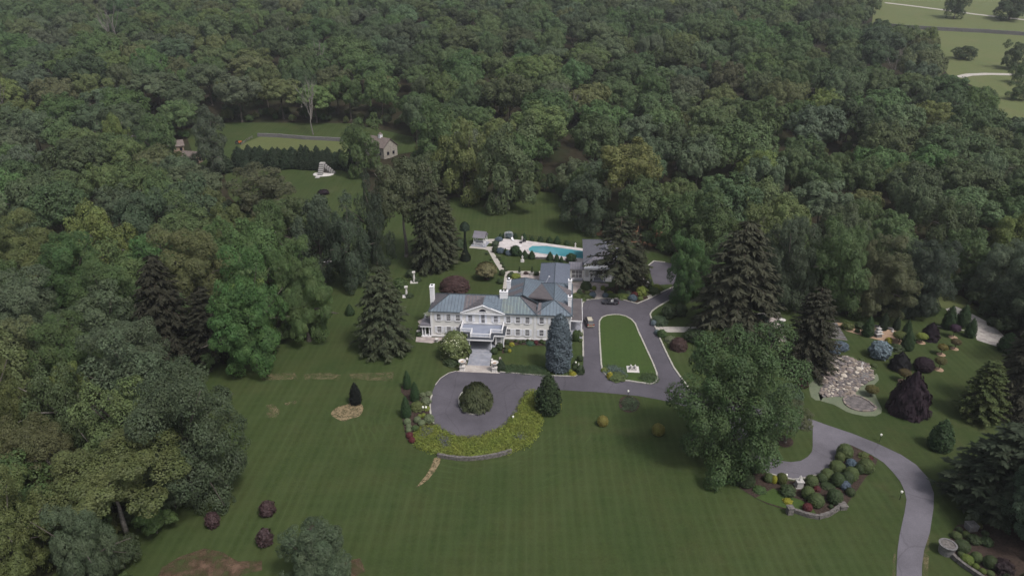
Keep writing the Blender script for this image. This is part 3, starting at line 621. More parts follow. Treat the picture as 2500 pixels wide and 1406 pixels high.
COLUMN = [(.4, 0), (.49, .1), (.5, .3), (.44, .5), (.34, .68), (.21, .85), (.09, .95), (.01, 1)]
DOME = [(.5, 0), (.5, .2), (.48, .45), (.42, .68), (.3, .86), (.15, .96), (.01, 1)]
BSPR = [(.36, 0), (.46, .05), (.5, .2), (.49, .45), (.44, .65), (.36, .8), (.25, .91), (.12, .98), (.02, 1)]
BELL = [(.5, 0), (.5, .05), (.42, .12), (.24, .25), (.15, .42), (.11, .62), (.09, .78), (.1, .82)]
BEECH = [(.5, .0), (.5, .1), (.48, .3), (.42, .5), (.33, .65), (.2, .8), (.12, .9), (.02, 1)]
SH = {
    'ball': [shell_mesh('ball', s, BALL, 900, .085, .03, lump=.03) for s in (1, 2)],
    'loose': [shell_mesh('loose', s, BALL, 900, .14, .08, lump=.14, nl=5, m='leaf') for s in (3, 4, 5)],
    'cone': [shell_mesh('cone', s, CONE, 1100, .085, .035, lump=.05) for s in (6, 7)],
    'column': [shell_mesh('column', s, zs(COLUMN, 2.2), 1900, .11, .05, lump=.06, aspect=1.8) for s in (8, 9)],
    'dome': [shell_mesh('dome', s, DOME, 1500, .08, .03, lump=.05) for s in (10, 11)],
    'low': [shell_mesh('low', s, DOME, 800, .16, .09, lump=.16, nl=5, m='leaf') for s in (12, 13, 14)],
    'bluespruce': [shell_mesh('bluespruce', s, zs(BSPR, 2.3), 15000, .085, .09, lump=.075, aspect=1.8, upn=.5, nl=5, m='needle') for s in (15,)],
    'dwarfspruce': [shell_mesh('dwarfspruce', s, BALL, 1600, .13, .07, lump=.12, aspect=1.8, nl=6, m='needle') for s in (16, 17)],
    'hedgetree': [shell_mesh('hedgetree', s, zs(COLUMN, 1.9), 2000, .12, .07, lump=.1, aspect=1.6, m='needle') for s in (18, 19, 20)],
    'weeping': [shell_mesh('weeping', s, zs(BEECH, 1.4), 6000, .13, .08, lump=.16, aspect=2.4, hang=True, nl=6, m='leaf') for s in (21, 22)],
    'willow': [shell_mesh('willow', s, DOME, 3600, .16, .06, lump=.1, aspect=3.2, hang=True, nl=7, m='leaf') for s in (23, 24)],
    'cap': [shell_mesh('cap', s, arc(8, .5, 0, 1, .7), 1000, .1, .04, lump=.06) for s in (25, 26)],
    'bell': [shell_mesh('bell', 27, BELL, 3000, .07, .03, lump=.1, aspect=3, hang=True, m='leaf')],
    'flower': [shell_mesh('flower', 28, BALL, 2600, .11, .06, lump=.2, nl=4, m='leaf')],
}
POST = MB().tube([(0, 0, -.1), (.02, .01, .5), (0, 0, 1)], .045, .03, 6).mesh('stem', M['bark'])
# tints (real leaf colours)
TK = 1.02
T = dict(mid=(.058, .094, .032), olive=(.080, .100, .033), blue=(.058, .088, .046), yellow=(.105, .14, .038), vivid=(.050, .100, .031), dark=(.042, .064, .028), grey=(.072, .096, .056), brown=(.074, .086, .038),
         box=(.078, .108, .040), boxd=(.048, .072, .030), gold=(.26, .25, .03), lime=(.15, .19, .04), red=(.10, .028, .026), maroon=(.068, .042, .037), purple=(.027, .016, .022), silver=(.16, .20, .22), bluegrey=(.115, .15, .185), pale=(.13, .16, .085), juniper=(.150, .185, .035), lav=(.10, .105, .10), thuja=(.030, .058, .022), orange=(.16, .10, .035))
T = {k: tuple(c * TK for c in v) if k in ('mid', 'olive', 'blue', 'yellow', 'vivid', 'dark', 'grey', 'brown') else v for k, v in T.items()}
NAMEOF = dict(mid='green', olive='olive', blue='blue green', yellow='yellow green', vivid='deep green', dark='dark green', grey='grey green', brown='brownish')
rng = random.Random(7)
def jitter(t, a=.12): 
    k = 1 + rng.uniform(-a, a); return [max(.005, v * k * (1 + rng.uniform(-a, a) * .4)) for v in t]
MEAN = (.064, .090, .038)
def tone(t, k): return [a + (b - a) * k for a, b in zip(t, MEAN)]
def place_tree(P, h, w, proto, tint, label, group=None, name='broadleaf_tree', rz=None, lean=0):
    if name == 'spruce_tree':
        cm, tm = proto; H0, R0 = 20., 4.8
    else: cm, tm, H0, R0 = proto
    e = empty(name, P, rng.uniform(0, 6.28) if rz is None else rz, label, 'tree', group)
    sx = w / 2 / R0; sz = h / H0
    c = link('crown', cm, e); c.scale = (sx, sx, sz); c['tint'] = jitter(tint, .08)
    t = link('trunk', tm, e); t.scale = ((sx + sz) / 2, (sx + sz) / 2, sz) if name != 'spruce_tree' else (sx, sx, sz)
    return e
HAND = []   # positions of hand-set trees: (x, y, radius)
def T_(kind, x, yb, yt, w, tint, label, name='broadleaf_tree'):
    P = at(x, yb); h = height_to(P, yt); wm = w / proj(P + Vector((0, 0, h * .55)))[2]
    HAND.append((P.x, P.y, wm / 2))
    if name == 'broadleaf_tree' and P.y < 175: kind = 19 if kind in (8, 9) else 16 + kind % 3     # near trees get finer leaves
    return place_tree(P, h, wm, (SPRUCE if name == 'spruce_tree' else BROAD)[kind], [c * 1.12 for c in tone(T[tint] if isinstance(tint, str) else tint, .1)] if name == 'broadleaf_tree' else (T[tint] if isinstance(tint, str) else tint), label, None, name)
# left wood, near to far
T_(8, 313, 1312, 1078, 330, 'olive', 'wide olive tree with pale bare trunk at the bottom left')
T_(6, 478, 1222, 908, 295, (.050, .072, .036), 'huge dark blue green tree at the corner of the front lawn')
T_(0, 232, 1440, 1228, 140, 'grey', 'narrow grey green tree below the wide olive tree, bottom edge')
T_(1, 60, 1440, 1140, 190, 'olive', 'olive tree in the bottom left corner of the picture')
T_(3, 130, 1215, 1028, 205, (.082, .088, .038), 'khaki olive tree above the bottom left corner')
T_(5, 30, 1140, 862, 170, 'olive', 'olive tree at the left edge below the grey green one')
T_(4, 205, 1045, 888, 115, 'yellow', 'bright light green small tree among the left wood')
T_(0, 335, 990, 783, 195, (.062, .082, .045), 'round grey green tree left of the front lawn')
T_(5, 188, 965, 774, 165, 'mid', 'light topped green tree left of the round grey green one')
T_(6, 70, 870, 668, 225, 'grey', 'broad grey green tree at the left edge, half way up')
T_(1, 280, 835, 622, 190, 'mid', 'tall green tree left of the dark brown spruce')
T_(3, 200, 765, 570, 158, 'vivid', 'deep green tree below the bright yellow green crown')
T_(2, 268, 705, 494, 170, (.12, .15, .042), 'brightest yellow green crown in the left wood')
T_(7, 105, 725, 510, 168, 'olive', 'olive tree left of the bright yellow green crown')
T_(0, 485, 765, 550, 185, (.086, .092, .036), 'golden olive tree above the dark brown spruce')
T_(1, 425, 885, 622, 150, (.034, .036, .024), 'dark brown weeping spruce in the left wood', 'spruce_tree')
T_(0, 520, 880, 700, 130, (.036, .036, .026), 'dark spruce hidden behind the deep green oval tree', 'spruce_tree')
T_(4, 628, 905, 598, 185, (.048, .112, .030), 'large deep green oval tree at the lawn edge')
T_(1, 755, 832, 578, 140, 'mid', 'tall green tree right of the deep green oval one')
T_(3, 860, 705, 470, 120, (.038, .055, .036), 'dark tree with long shaded skirt left of the columns')
T_(3, 922, 655, 420, 92, (.030, .042, .026), 'very dark narrow tree behind the big lawn spruce')
T_(9, 993, 627, 392, 165, (.066, .078, .038), 'tall tree with bare grey trunk left of the spruce pair')
T_(1, 1052, 658, 432, 100, (.050, .058, .034), 'left spruce of the pair on red mulch', 'spruce_tree')
T_(3, 1076, 648, 455, 92, (.060, .066, .040), 'right spruce of the pair on red mulch', 'spruce_tree')
T_(1, 940, 852, 648, 140, (.060, .070, .042), 'big solitary spruce on the lawn left of the house', 'spruce_tree')
T_(6, 480, 605, 426, 180, 'blue', 'blue green tree left of the hidden back lawn')
T_(2, 566, 625, 496, 125, 'olive', 'olive tree below the back lawn')
T_(5, 672, 655, 491, 115, 'mid', 'green tree just below the back lawn')
T_(7, 650, 525, 406, 160, (.075, .078, .042), 'loose brownish green tree in front of the dark hedge')
T_(0, 790, 690, 466, 150, (.05, .068, .042), 'dark green tree under the stair sculpture')
T_(4, 527, 432, 263, 105, (.058, .07, .045), 'tall dark tree at the left end of the hedge')
T_(1, 405, 440, 277, 105, 'mid', 'green tree before the grey roofed farmhouse')
T_(2, 300, 402, 277, 72, 'yellow', 'small light green crown left of the farmhouse')
T_(0, 888, 428, 282, 112, 'mid', 'green tree in front of the barn')
T_(6, 1135, 492, 292, 150, (.095, .115, .038), 'olive tree, left one of the big pair behind the lawn')
T_(0, 1240, 512, 292, 165, (.082, .112, .052), 'grey green tree, right one of the big pair behind the lawn')
T_(1, 1062, 438, 245, 130, 'mid', 'tall green tree behind the big pair')
T_(3, 1425, 565, 392, 135, (.040, .058, .034), 'dark bushy tree at the right end of the pool lawn')
T_(8, 1530, 538, 346, 165, (.125, .135, .042), 'tall yellow green tree with bare forked trunk')
T_(5, 1655, 605, 472, 150, 'mid', 'bushy green tree behind the parking court')
T_(2, 1505, 716, 528, 150, (.048, .054, .034), 'tall spruce with bare lower trunk before the pool house', 'spruce_tree')
T_(0, 1552, 700, 590, 70, (.050, .054, .036), 'smaller spruce right of the tall one at the pool house', 'spruce_tree')
T_(3, 1668, 735, 572, 100, 'vivid', 'light green tree right of the parking court')
T_(1, 1792, 815, 540, 210, (.060, .060, .040), 'big brown weeping spruce right of the drive', 'spruce_tree')
T_(0, 1968, 905, 700, 150, (.040, .042, .030), 'dark drooping spruce beside the rock garden', 'spruce_tree')
T_(6, 1785, 1120, 814, 312, (.050, .082, .029), 'huge spreading tree over the fork of the drive')
T_(8, 1917, 1080, 985, 110, (.070, .076, .036), 'small leaning tree in a dark mulch ring by the lower drive')
T_(3, 1735, 846, 796, 56, 'olive', 'small olive conifer by the garden path', 'spruce_tree')
T_(3, 1852, 832, 768, 62, (.05, .064, .05), 'small blue green spruce beside the garden terrace', 'spruce_tree')
T_(3, 2388, 1020, 878, 92, (.066, .088, .034), 'bright green cypress on the right lawn', 'spruce_tree')
T_(1, 2480, 1010, 760, 150, (.058, .060, .040), 'tall drooping spruce at the right edge', 'spruce_tree')
T_(3, 2440, 1240, 1048, 230, (.046, .062, .038), 'dark spreading cedar above the bottom right bed', 'spruce_tree')
T_(4, 2510, 1330, 1090, 190, (.044, .070, .042), 'dark green tree at the bottom right edge')
T_(5, 778, 1424, 1287, 190, (.062, .09, .05), 'round green maple cut by the bottom edge')
T_(0, 2030, 762, 545, 165, 'mid', 'green tree above the tan garden bed')
T_(1, 2135, 772, 575, 160, (.07, .076, .036), 'olive tree above the stone pagoda')
T_(3, 2240, 768, 590, 140, (.036, .048, .034), 'dark tree left of the small grass clearing')
T_(2, 1910, 748, 530, 150, (.045, .06, .034), 'dark tree behind the garden terrace')
T_(5, 2345, 690, 560, 150, 'mid', 'green tree behind the small grass clearing')
T_(0, 2430, 742, 590, 150, 'grey', 'grey green tree above the end of the stone ramp')
T_(6, 2500, 800, 610, 170, (.05, .072, .04), 'green tree at the right edge above the tall spruce')
T_(3, 1740, 660, 470, 150, 'mid', 'broad green tree behind the big brown spruce')
T_(4, 1840, 690, 500, 140, 'olive', 'olive tree right behind the big brown spruce')
# trees of the meadow
for k, x, yb, yt, w, tn, lb in ((2, 2328, 46, -25, 66, 'dark', 'dark round oak standing in the far meadow'), (6, 2462, 50, -20, 95, 'dark', 'dark oak at the far right meadow edge'), (5, 2352, 146, 112, 62, 'dark', 'dark clump of bushes in the middle of the meadow'), (1, 2262, 132, 66, 44, 'yellow', 'slim pale green tree at the meadow corner'), (0, 2468, 170, 98, 60, 'dark', 'dark open tree at the right of the meadow'), (2, 2488, 205, 150, 52, 'mid', 'green bush tree beside the lower meadow track'), (0, 2480, 245, 200, 50, 'mid', 'small green tree below the meadow track')):
    T_(k, x, yb, yt, w, tn, lb)
# ------------------------------------------------------------------ random woodland
def clear(x, y):
    for poly in (LAWNW, FIELDW, YARDW, MEADOWW):
        if inside(x, y, poly): return True
    return False
FARM = P2([(325, 385), (325, 345), (470, 345), (500, 360), (500, 405), (420, 405)])
cells = {}; rand_trees = []
rs_ = random.Random(11)
def ok(x, y, r):
    for (a, b, c) in HAND:
        if (a - x) ** 2 + (b - y) ** 2 < (c * .72 + r * .72) ** 2: return False
    i, j = int(x // 22), int(y // 22)
    for ii in (i - 1, i, i + 1):
        for jj in (j - 1, j, j + 1):
            for (a, b, c) in cells.get((ii, jj), ()):
                if (a - x) ** 2 + (b - y) ** 2 < ((c + r) * .86) ** 2: return False
    return True
KEEP = [[(335, 312), (375, 312), (375, 342), (335, 342)], [(424, 330), (446, 330), (446, 352), (424, 352)], [(468, 364), (490, 360), (490, 388), (468, 390)], [(2150, -40), (2560, -40), (2560, 300), (2440, 270), (2430, 225), (2345, 185), (2300, 115), (2235, 60), (2145, 45)], [(470, 300), (1010, 300), (1010, 395), (870, 480), (560, 480), (540, 410), (470, 395)],
        [(1100, 480), (1400, 480), (1480, 560), (1100, 560)], [(2260, 735), (2330, 725), (2500, 860), (2300, 860)], [(500, 900), (2300, 900), (2300, 1406), (500, 1406)]]
def blocks(x, y, z, r, h):
    for dx, f in ((0, 1.0), (-.75, .75), (.75, .75), (-.4, .93), (.4, .93), (0, .55)):
        px, py, _q = proj((x + dx * r, y, z + f * h))
        if any(inside(px, py, K) for K in KEEP): return True
    return False
for _ in range(60000):
    y = 75 + 640 * rs_.random() ** .75; x = rs_.uniform(-1, 1) * (y * .78 + 35)
    z = g(x, y); px, py, sc = proj((x, y, z))
    if px < -120 or px > 2620 or py > 1500: continue
    if clear(x, y) or inside(x, y, FARM): continue
    if py > 850 and px > 400 and px < 2440: continue
    big = rs_.random(); r = (5.4 + 4.6 * big ** 1.2) if y < 190 else (6.4 + 4.6 * big ** 1.1 if y < 260 else 7.6 + 5.4 * big)
    if not ok(x, y, r): continue
    # keep a low fringe next to the lawn on the right garden side
    h = (16.5 + 8.5 * rs_.random()) * (.66 + .036 * r)
    if blocks(x, y, z, r, h): continue
    tx, ty, _s = proj((x, y, z + h))
    if py > 640 and 700 < px < 1700 : continue
    cells.setdefault((int(x // 22), int(y // 22)), []).append((x, y, r))
    rand_trees.append((x, y, z, r, h, sc, px, py))
rand_trees.sort(key=lambda t: -t[5])
TN = [('mid', 7), ('olive', 3), ('blue', 2), ('vivid', 2), ('grey', 2.5), ('dark', 3), ('brown', .7), ('yellow', .5)]
def pick_tint(x, y):
    q = rs_.random() * sum(w for _, w in TN)
    for nme, w in TN:
        q -= w
        if q <= 0: return nme
    return 'mid'
NEAR = [t for t in rand_trees if -40 < t[6] < 2540 and proj((t[0], t[1], t[2] + t[4]))[1] < 1400][:232]
near_set = set(id(t) for t in NEAR); FARL = [t for t in rand_trees if id(t) not in near_set]
def ordinal(n):
    w = ['first', 'second', 'third', 'fourth', 'fifth', 'sixth', 'seventh', 'eighth', 'ninth', 'tenth', 'eleventh', 'twelfth', 'thirteenth', 'fourteenth', 'fifteenth', 'sixteenth', 'seventeenth', 'eighteenth', 'nineteenth', 'twentieth']
    if n <= 20: return w[n - 1]
    tens = {2: 'twenty', 3: 'thirty', 4: 'forty', 5: 'fifty'}[n // 10]
    return tens + '-' + w[n % 10 - 1] if n % 10 else {2: 'twentieth', 3: 'thirtieth', 4: 'fortieth', 5: 'fiftieth'}[n // 10]
def stand_of(t):
    if t[6] < 560: return 'left wood'
    if t[6] < 1000: return 'wood behind the barn field'
    if t[6] < 1650: return 'wood behind the pool'
    return 'right hand wood'
stands = {}
for t in NEAR: stands.setdefault(stand_of(t), []).append(t)
for st, L in stands.items():
    L.sort(key=lambda t: t[1]); rows = [L[i:i + 10] for i in range(0, len(L), 10)]
    for ri, row in enumerate(rows):
        row.sort(key=lambda t: t[6])
        for ci_, t in enumerate(row):
            tn = pick_tint(t[0], t[1])
            lb = f'{NAMEOF[tn]} tree {ordinal(ci_ + 1)} from left in {ordinal(ri + 1)} row of the {st}'
            place_tree(Vector((t[0], t[1], t[2])), t[4], t[3] * 2.2, BROAD[rs_.choice((0, 2, 3, 5, 6, 7)) if t[1] < 200 else 10 + rs_.randrange(6)], [c * 1.25 for c in jitter(tone(T[tn], .3), .2)], lb, 'trees of the ' + st)
# the far wood: one mass
protos = bpy.data.collections.new('far_tree_models')
for i, (cm, tm, H0, R0) in enumerate(BROAD[10:16]):
    bm = bmesh.new(); bm.from_mesh(cm); lvn = bm.faces.layers.float.get('lv')
    n0 = len(bm.faces); bm.from_mesh(tm)
    bm.faces.ensure_lookup_table()
    for f in bm.faces[n0:]: f.material_index = 1
    mm = bpy.data.meshes.new('far_tree'); bm.to_mesh(mm); bm.free(); mm.materials.append(M['leaf']); mm.materials.append(M['bark'])
    o = bpy.data.objects.new('far_tree_%d' % i, mm); protos.objects.link(o)
N = len(FARL); me = bpy.data.meshes.new('far_wood'); me.vertices.add(N)
me.vertices.foreach_set('co', np.array([(t[0], t[1], t[2]) for t in FARL], np.float32).ravel())
def vattr(nm, ty, arr, key): me.attributes.new(nm, ty, 'POINT').data.foreach_set(key, np.asarray(arr).ravel())
idx = [rs_.randrange(6) for _ in range(N)]
vattr('pick', 'INT', np.array(idx, np.int32), 'value')
vattr('turn', 'FLOAT_VECTOR', np.array([(0, 0, rs_.uniform(0, 6.28)) for _ in range(N)], np.float32), 'vector')
vattr('size', 'FLOAT_VECTOR', np.array([(t[3] * 1.12 / BROAD[10 + i][3], t[3] * 1.12 / BROAD[10 + i][3], t[4] / BROAD[10 + i][2]) for t, i in zip(FARL, idx)], np.float32), 'vector')
vattr('tint', 'FLOAT_VECTOR', np.array([[c * 1.22 for c in jitter(tone(T[pick_tint(t[0], t[1])], .42), .25)] for t in FARL], np.float32), 'vector')
me.update()
ng = bpy.data.node_groups.new('far_wood', 'GeometryNodeTree')
ng.interface.new_socket('Geometry', in_out='INPUT', socket_type='NodeSocketGeometry'); ng.interface.new_socket('Geometry', in_out='OUTPUT', socket_type='NodeSocketGeometry')
gi = ng.nodes.new('NodeGroupInput'); go = ng.nodes.new('NodeGroupOutput'); ip = ng.nodes.new('GeometryNodeInstanceOnPoints')
cinf = ng.nodes.new('GeometryNodeCollectionInfo'); cinf.inputs['Collection'].default_value = protos; cinf.inputs['Separate Children'].default_value = True; cinf.inputs['Reset Children'].default_value = True
def named(nm, ty):
    a = ng.nodes.new('GeometryNodeInputNamedAttribute'); a.data_type = ty; a.inputs['Name'].default_value = nm; return a.outputs['Attribute']
ng.links.new(gi.outputs[0], ip.inputs['Points']); ng.links.new(cinf.outputs[0], ip.inputs['Instance']); ip.inputs['Pick Instance'].default_value = True
ng.links.new(named('pick', 'INT'), ip.inputs['Instance Index']); ng.links.new(named('turn', 'FLOAT_VECTOR'), ip.inputs['Rotation']); ng.links.new(named('size', 'FLOAT_VECTOR'), ip.inputs['Scale'])
ng.links.new(ip.outputs[0], go.inputs[0])
fw = link('far_wood', me); md = fw.modifiers.new('wood', 'NODES'); md.node_group = ng
# undergrowth along the wood edges and under the near trees
ug = []
for _ in range(9000):
    y = 70 + 330 * rs_.random(); x = rs_.uniform(-1, 1) * (y * .78 + 25)
    if clear(x, y): continue
    px, py, sc = proj((x, y, g(x, y)))
    if px < -60 or px > 2560 or py > 1480 or (py > 1330 and 350 < px < 2450): continue
    edge = any(clear(x + 11 * math.cos(a), y + 11 * math.sin(a)) for a in (0, .8, 1.6, 2.4, 3.1, 3.9, 4.7, 5.5))
    if not edge and rs_.random() > (.12 if y > 190 else .3): continue
    w_ = rs_.uniform(3.5, 6.5)
    if any((x - a[0]) ** 2 + (y - a[1]) ** 2 < 9 for a in ug): continue
    h_ = w_ * rs_.uniform(.7, 1.1)
    if blocks(x, y, g(x, y), w_ / 2, h_): continue
    ug.append((x, y, w_, h_))
mu = bpy.data.meshes.new('undergrowth'); mu.vertices.add(len(ug)); mu.vertices.foreach_set('co', np.array([(a[0], a[1], g(a[0], a[1]) - .3 * a[3]) for a in ug], np.float32).ravel())
me = mu; ui = [rs_.randrange(6) for _ in ug]
vattr('pick', 'INT', np.array(ui, np.int32), 'value'); vattr('turn', 'FLOAT_VECTOR', np.array([(0, 0, rs_.uniform(0, 6.28)) for _ in ug], np.float32), 'vector')
vattr('size', 'FLOAT_VECTOR', np.array([(a[2] / 2 / BROAD[10 + i][3], a[2] / 2 / BROAD[10 + i][3], a[3] * 1.3 / BROAD[10 + i][2]) for a, i in zip(ug, ui)], np.float32), 'vector')
vattr('tint', 'FLOAT_VECTOR', np.array([jitter(T[rs_.choice(('mid', 'dark', 'dark', 'olive'))], .15) for _ in ug], np.float32), 'vector')
mu.update(); uo = link('undergrowth', mu); uo.modifiers.new('wood', 'NODES').node_group = ng; tag(uo, 'dark leafy undergrowth along the edges of the woods', kind='stuff')
tag(fw, 'far deciduous wood covering the hillside as one mass', kind='stuff')
print('TREES', len(rand_trees), 'near', len(NEAR), 'far', N, 'hand', len(HAND))
# ------------------------------------------------------------------ house (local frame: u along the front, v back, z up)
HFL = at(1054, 822, 0); HFR = at(1393, 835, 0); HA = math.atan2(HFR.y - HFL.y, HFR.x - HFL.x)
HM = Matrix.Translation(HFL) @ Matrix.Rotation(HA, 4, 'Z')
def hw(u, v, z=0): return HM @ Vector((u, v, z))
def hloc(px, py, z=0):
    return HM.inverted() @ at(px, py, z)
house = empty('mansion', HFL, HA, 'white two storey mansion with patina copper roofs and columned front porch', 'house')
def part(mb, name, m, parent=None, smooth=False): return mb.build(name, m, parent if parent is not None else house, smooth)
ZEV = 7.1
w = MB(); w.box(0, 25.38, 0, 9.9, 0, 7.0); part(w, 'wall', M['wall'])
part(MB().box(25.4, 33.6, .12, 18.4, 0, 6.98), 'wall', M['wall'])
part(MB().box(17.6, 26.3, 9.7, 19.6, 0, 6.96), 'wall', M['wall'])
part(MB().box(25.3, 33.1, 18.2, 38.6, 0, 4.45), 'wall', M['wall'])
# trims: frieze, corner boards, water table
tr = MB()
tr.box(-.12, 25.4, -.1, -.002, 6.62, 7.02); tr.box(25.42, 33.75, 0, .118, 6.6, 7.0); tr.box(-.1, .35, -.08, -.003, .5, 6.6); tr.box(24.95, 25.45, -.09, -.004, .5, 6.6); tr.box(33.25, 33.7, .03, .117, .5, 6.6)
tr.box(-.08, 25.4, -.14, -.002, .28, .52); tr.box(25.42, 33.7, -.02, .118, .28, .52); tr.box(-.12, -.002, -.1, 9.9, 6.62, 7.02); tr.box(33.602, 33.75, 0, 18.5, 6.6, 7.0); tr.box(7.5, 17.75, -.12, -.004, 4.05, 4.2)
part(tr, 'cornice', M['white'])
part(MB().box(-.05, 25.4, -.06, -.003, 0, .28).box(25.42, 33.66, .06, .117, 0, .28), 'foundation', M['concrete'])
# roofs ----------------------------------------------------------
def slope_seams(mb, poly, spacing=.8, wdt=.09, hgt=.08):
    P = [Vector(p) for p in poly]; n = (P[1] - P[0]).cross(P[2] - P[0]).normalized()
    if n.z < 0: n = -n
    e = Vector((0, 0, 1)).cross(n)
    if e.length < 1e-4: e = Vector((1, 0, 0))
    e.normalize(); d = n.cross(e)
    s0 = min((p - P[0]).dot(e) for p in P); s1 = max((p - P[0]).dot(e) for p in P)
    s = s0 + spacing * .5
    while s < s1:
        hit = []
        for a, b in zip(P, P[1:] + P[:1]):
            sa, sb = (a - P[0]).dot(e) - s, (b - P[0]).dot(e) - s
            if (sa > 0) != (sb > 0): hit.append(a.lerp(b, sa / (sa - sb)))
        if len(hit) >= 2:
            a, b = hit[0], hit[-1]
            if (a - b).length > .25: mb.bar(a + n * hgt * .5, b + n * hgt * .5, wdt, hgt)
        s += spacing
def roof_poly(name, poly, m, seams=True, th=.12, spacing=.8, parent=None):
    P = [Vector(p) for p in poly]; n = (P[1] - P[0]).cross(P[2] - P[0]).normalized()
    if n.z < 0: P = P[::-1]; n = -n
    mb = MB(); k = len(P); mb.add([p - n * th for p in P] + P, [tuple(range(k - 1, -1, -1)), tuple(range(k, 2 * k))] + [(i, (i + 1) % k, k + (i + 1) % k, k + i) for i in range(k)])
    o = part(mb, name, m, parent)
    if seams:
        sm = MB(); slope_seams(sm, P, spacing); sm.build('seams', M['seam'], o)['kind'] = 'stuff'
    return o
def hip(u0, u1, v0, v1, z0, z1, axis, mats, seams=True, hips=(1, 1), run=None, spacing=.8):
    """slopes in order: front(v0), right(u1), back(v1), left(u0)"""
    if axis == 'u':
        r = run or (v1 - v0) / 2; vm = (v0 + v1) / 2; A = (u0 + r * hips[0], vm, z1); B = (u1 - r * hips[1], vm, z1)
        polys = [[(u0, v0, z0), (u1, v0, z0), B, A], [(u1, v0, z0), (u1, v1, z0), B], [(u1, v1, z0), (u0, v1, z0), A, B], [(u0, v1, z0), (u0, v0, z0), A]]
    else:
        r = run or (u1 - u0) / 2; um = (u0 + u1) / 2; A = (um, v0 + r * hips[0], z1); B = (um, v1 - r * hips[1], z1)
        polys = [[(u0, v0, z0), (u1, v0, z0), A], [(u1, v0, z0), (u1, v1, z0), B, A], [(u1, v1, z0), (u0, v1, z0), B], [(u0, v1, z0), (u0, v0, z0), A, B]]
    outs = []
    for p, m in zip(polys, mats):
        if m: outs.append(roof_poly('roof_slope', p, m, seams, spacing=spacing))
    rd = MB()
    for a, b in [((u0, v0, z0), A if axis == 'u' else A), ((u1, v0, z0), B if axis == 'u' else A), ((u1, v1, z0), B), ((u0, v1, z0), A if axis == 'u' else B), (A, B)]:
        rd.bar(Vector(a) + Vector((0, 0, .04)), Vector(b) + Vector((0, 0, .04)), .16, .1)
    part(rd, 'ridge_cap', M['gutter'])
    return A, B
hip(-.35, 25.55, -.35, 10.2, 7.06, 9.38, 'u', [M['patina'], M['copper'], M['patina'], M['copper']], hips=(.82, .85))
hip(25.0, 33.95, -.25, 18.75, 7.03, 9.05, 'v', [M['patina'], M['patina'], M['patina'], M['patina']])
hip(17.2, 26.45, 5.2, 19.95, 7.09, 9.62, 'v', [None, M['patina'], M['slateblue'], M['patina']], hips=(0, .85))
hip(25.0, 33.4, 16.2, 38.95, 4.5, 6.35, 'v', [None, M['slateblue'], M['slateblue'], M['slateblue']], hips=(0, .9), spacing=.7)
# brown copper panels and painted chimney shadows laid over the patina
def on_main(u, v): return 7.06 + (v + .35) / 5.275 * 2.32 + .05
roof_poly('copper_and_shade_panel', [(7.9, -.2, on_main(7.9, -.2)), (11.4, -.2, on_main(0, -.2)), (13.0, 4.7, on_main(0, 4.7)), (7.9, 4.75, on_main(0, 4.75))], M['copper'], th=.04)
roof_poly('patina_panel', [(17.0, -.2, on_main(0, -.2)), (24.6, -.2, on_main(0, -.2)), (21.2, 4.75, on_main(0, 4.75)), (17.2, 4.75, on_main(0, 4.75))], M['patina2'], th=.04)
def on_wl(u): return 7.09 + (u - 17.2) / 4.625 * 2.53 + .05
for v0, v1 in ((7.2, 9.6), (11.2, 13.2)):
    roof_poly('copper_and_shade_panel', [(17.4, v0 + 1.2, on_wl(17.4)), (17.4, v1 + 1.2, on_wl(17.4)), (21.6, v1, on_wl(21.6)), (21.6, v0, on_wl(21.6))], M['copper'], th=.04, seams=False)
roof_poly('copper_and_shade_panel', [(25.3, -.12, 7.10), (26.6, -.12, 7.10), (26.6, 3.3, 8.63), (25.9, 3.3, 8.63)], M['copper'], th=.04)
def on_br(u): return 7.03 + (33.95 - u) / 4.475 * 2.02 + .05
roof_poly('copper_and_shade_panel', [(33.7, 9.5, on_br(33.7)), (33.7, 14.5, on_br(33.7)), (29.8, 14.2, on_br(29.8))], M['copper'], th=.04, seams=False)  # brown triangle stands for the rear chimney's shadow on the slope
roof_poly('copper_and_shade_panel', [(33.7, .6, on_br(33.7)), (33.7, 5.0, on_br(33.7)), (30.0, 4.4, on_br(30.0))], M['copper'], th=.04, seams=False)  # front chimney's shadow, put in as a brown triangle
roof_poly('membrane_roof', [(23.1, 5.6, 8.98), (29.4, 4.35, 9.06), (26.0, 17.6, 7.5)], M['membrane'], seams=False, th=.3)
gt = MB()
gt.box(-.5, 7.3, -.52, -.36, 6.95, 7.1); gt.box(17.9, 25.3, -.52, -.36, 6.95, 7.1); gt.box(25.0, 34.1, -.42, -.26, 6.93, 7.08); gt.box(33.96, 34.1, -.4, 18.8, 6.93, 7.08); gt.box(-.52, -.36, -.35, 10.2, 6.95, 7.1); gt.box(-.5, 25, 10.2, 10.35, 6.95, 7.1); gt.box(17.05, 17.18, 10.4, 19.9, 6.98, 7.12)
part(gt, 'gutter', M['gutter'])
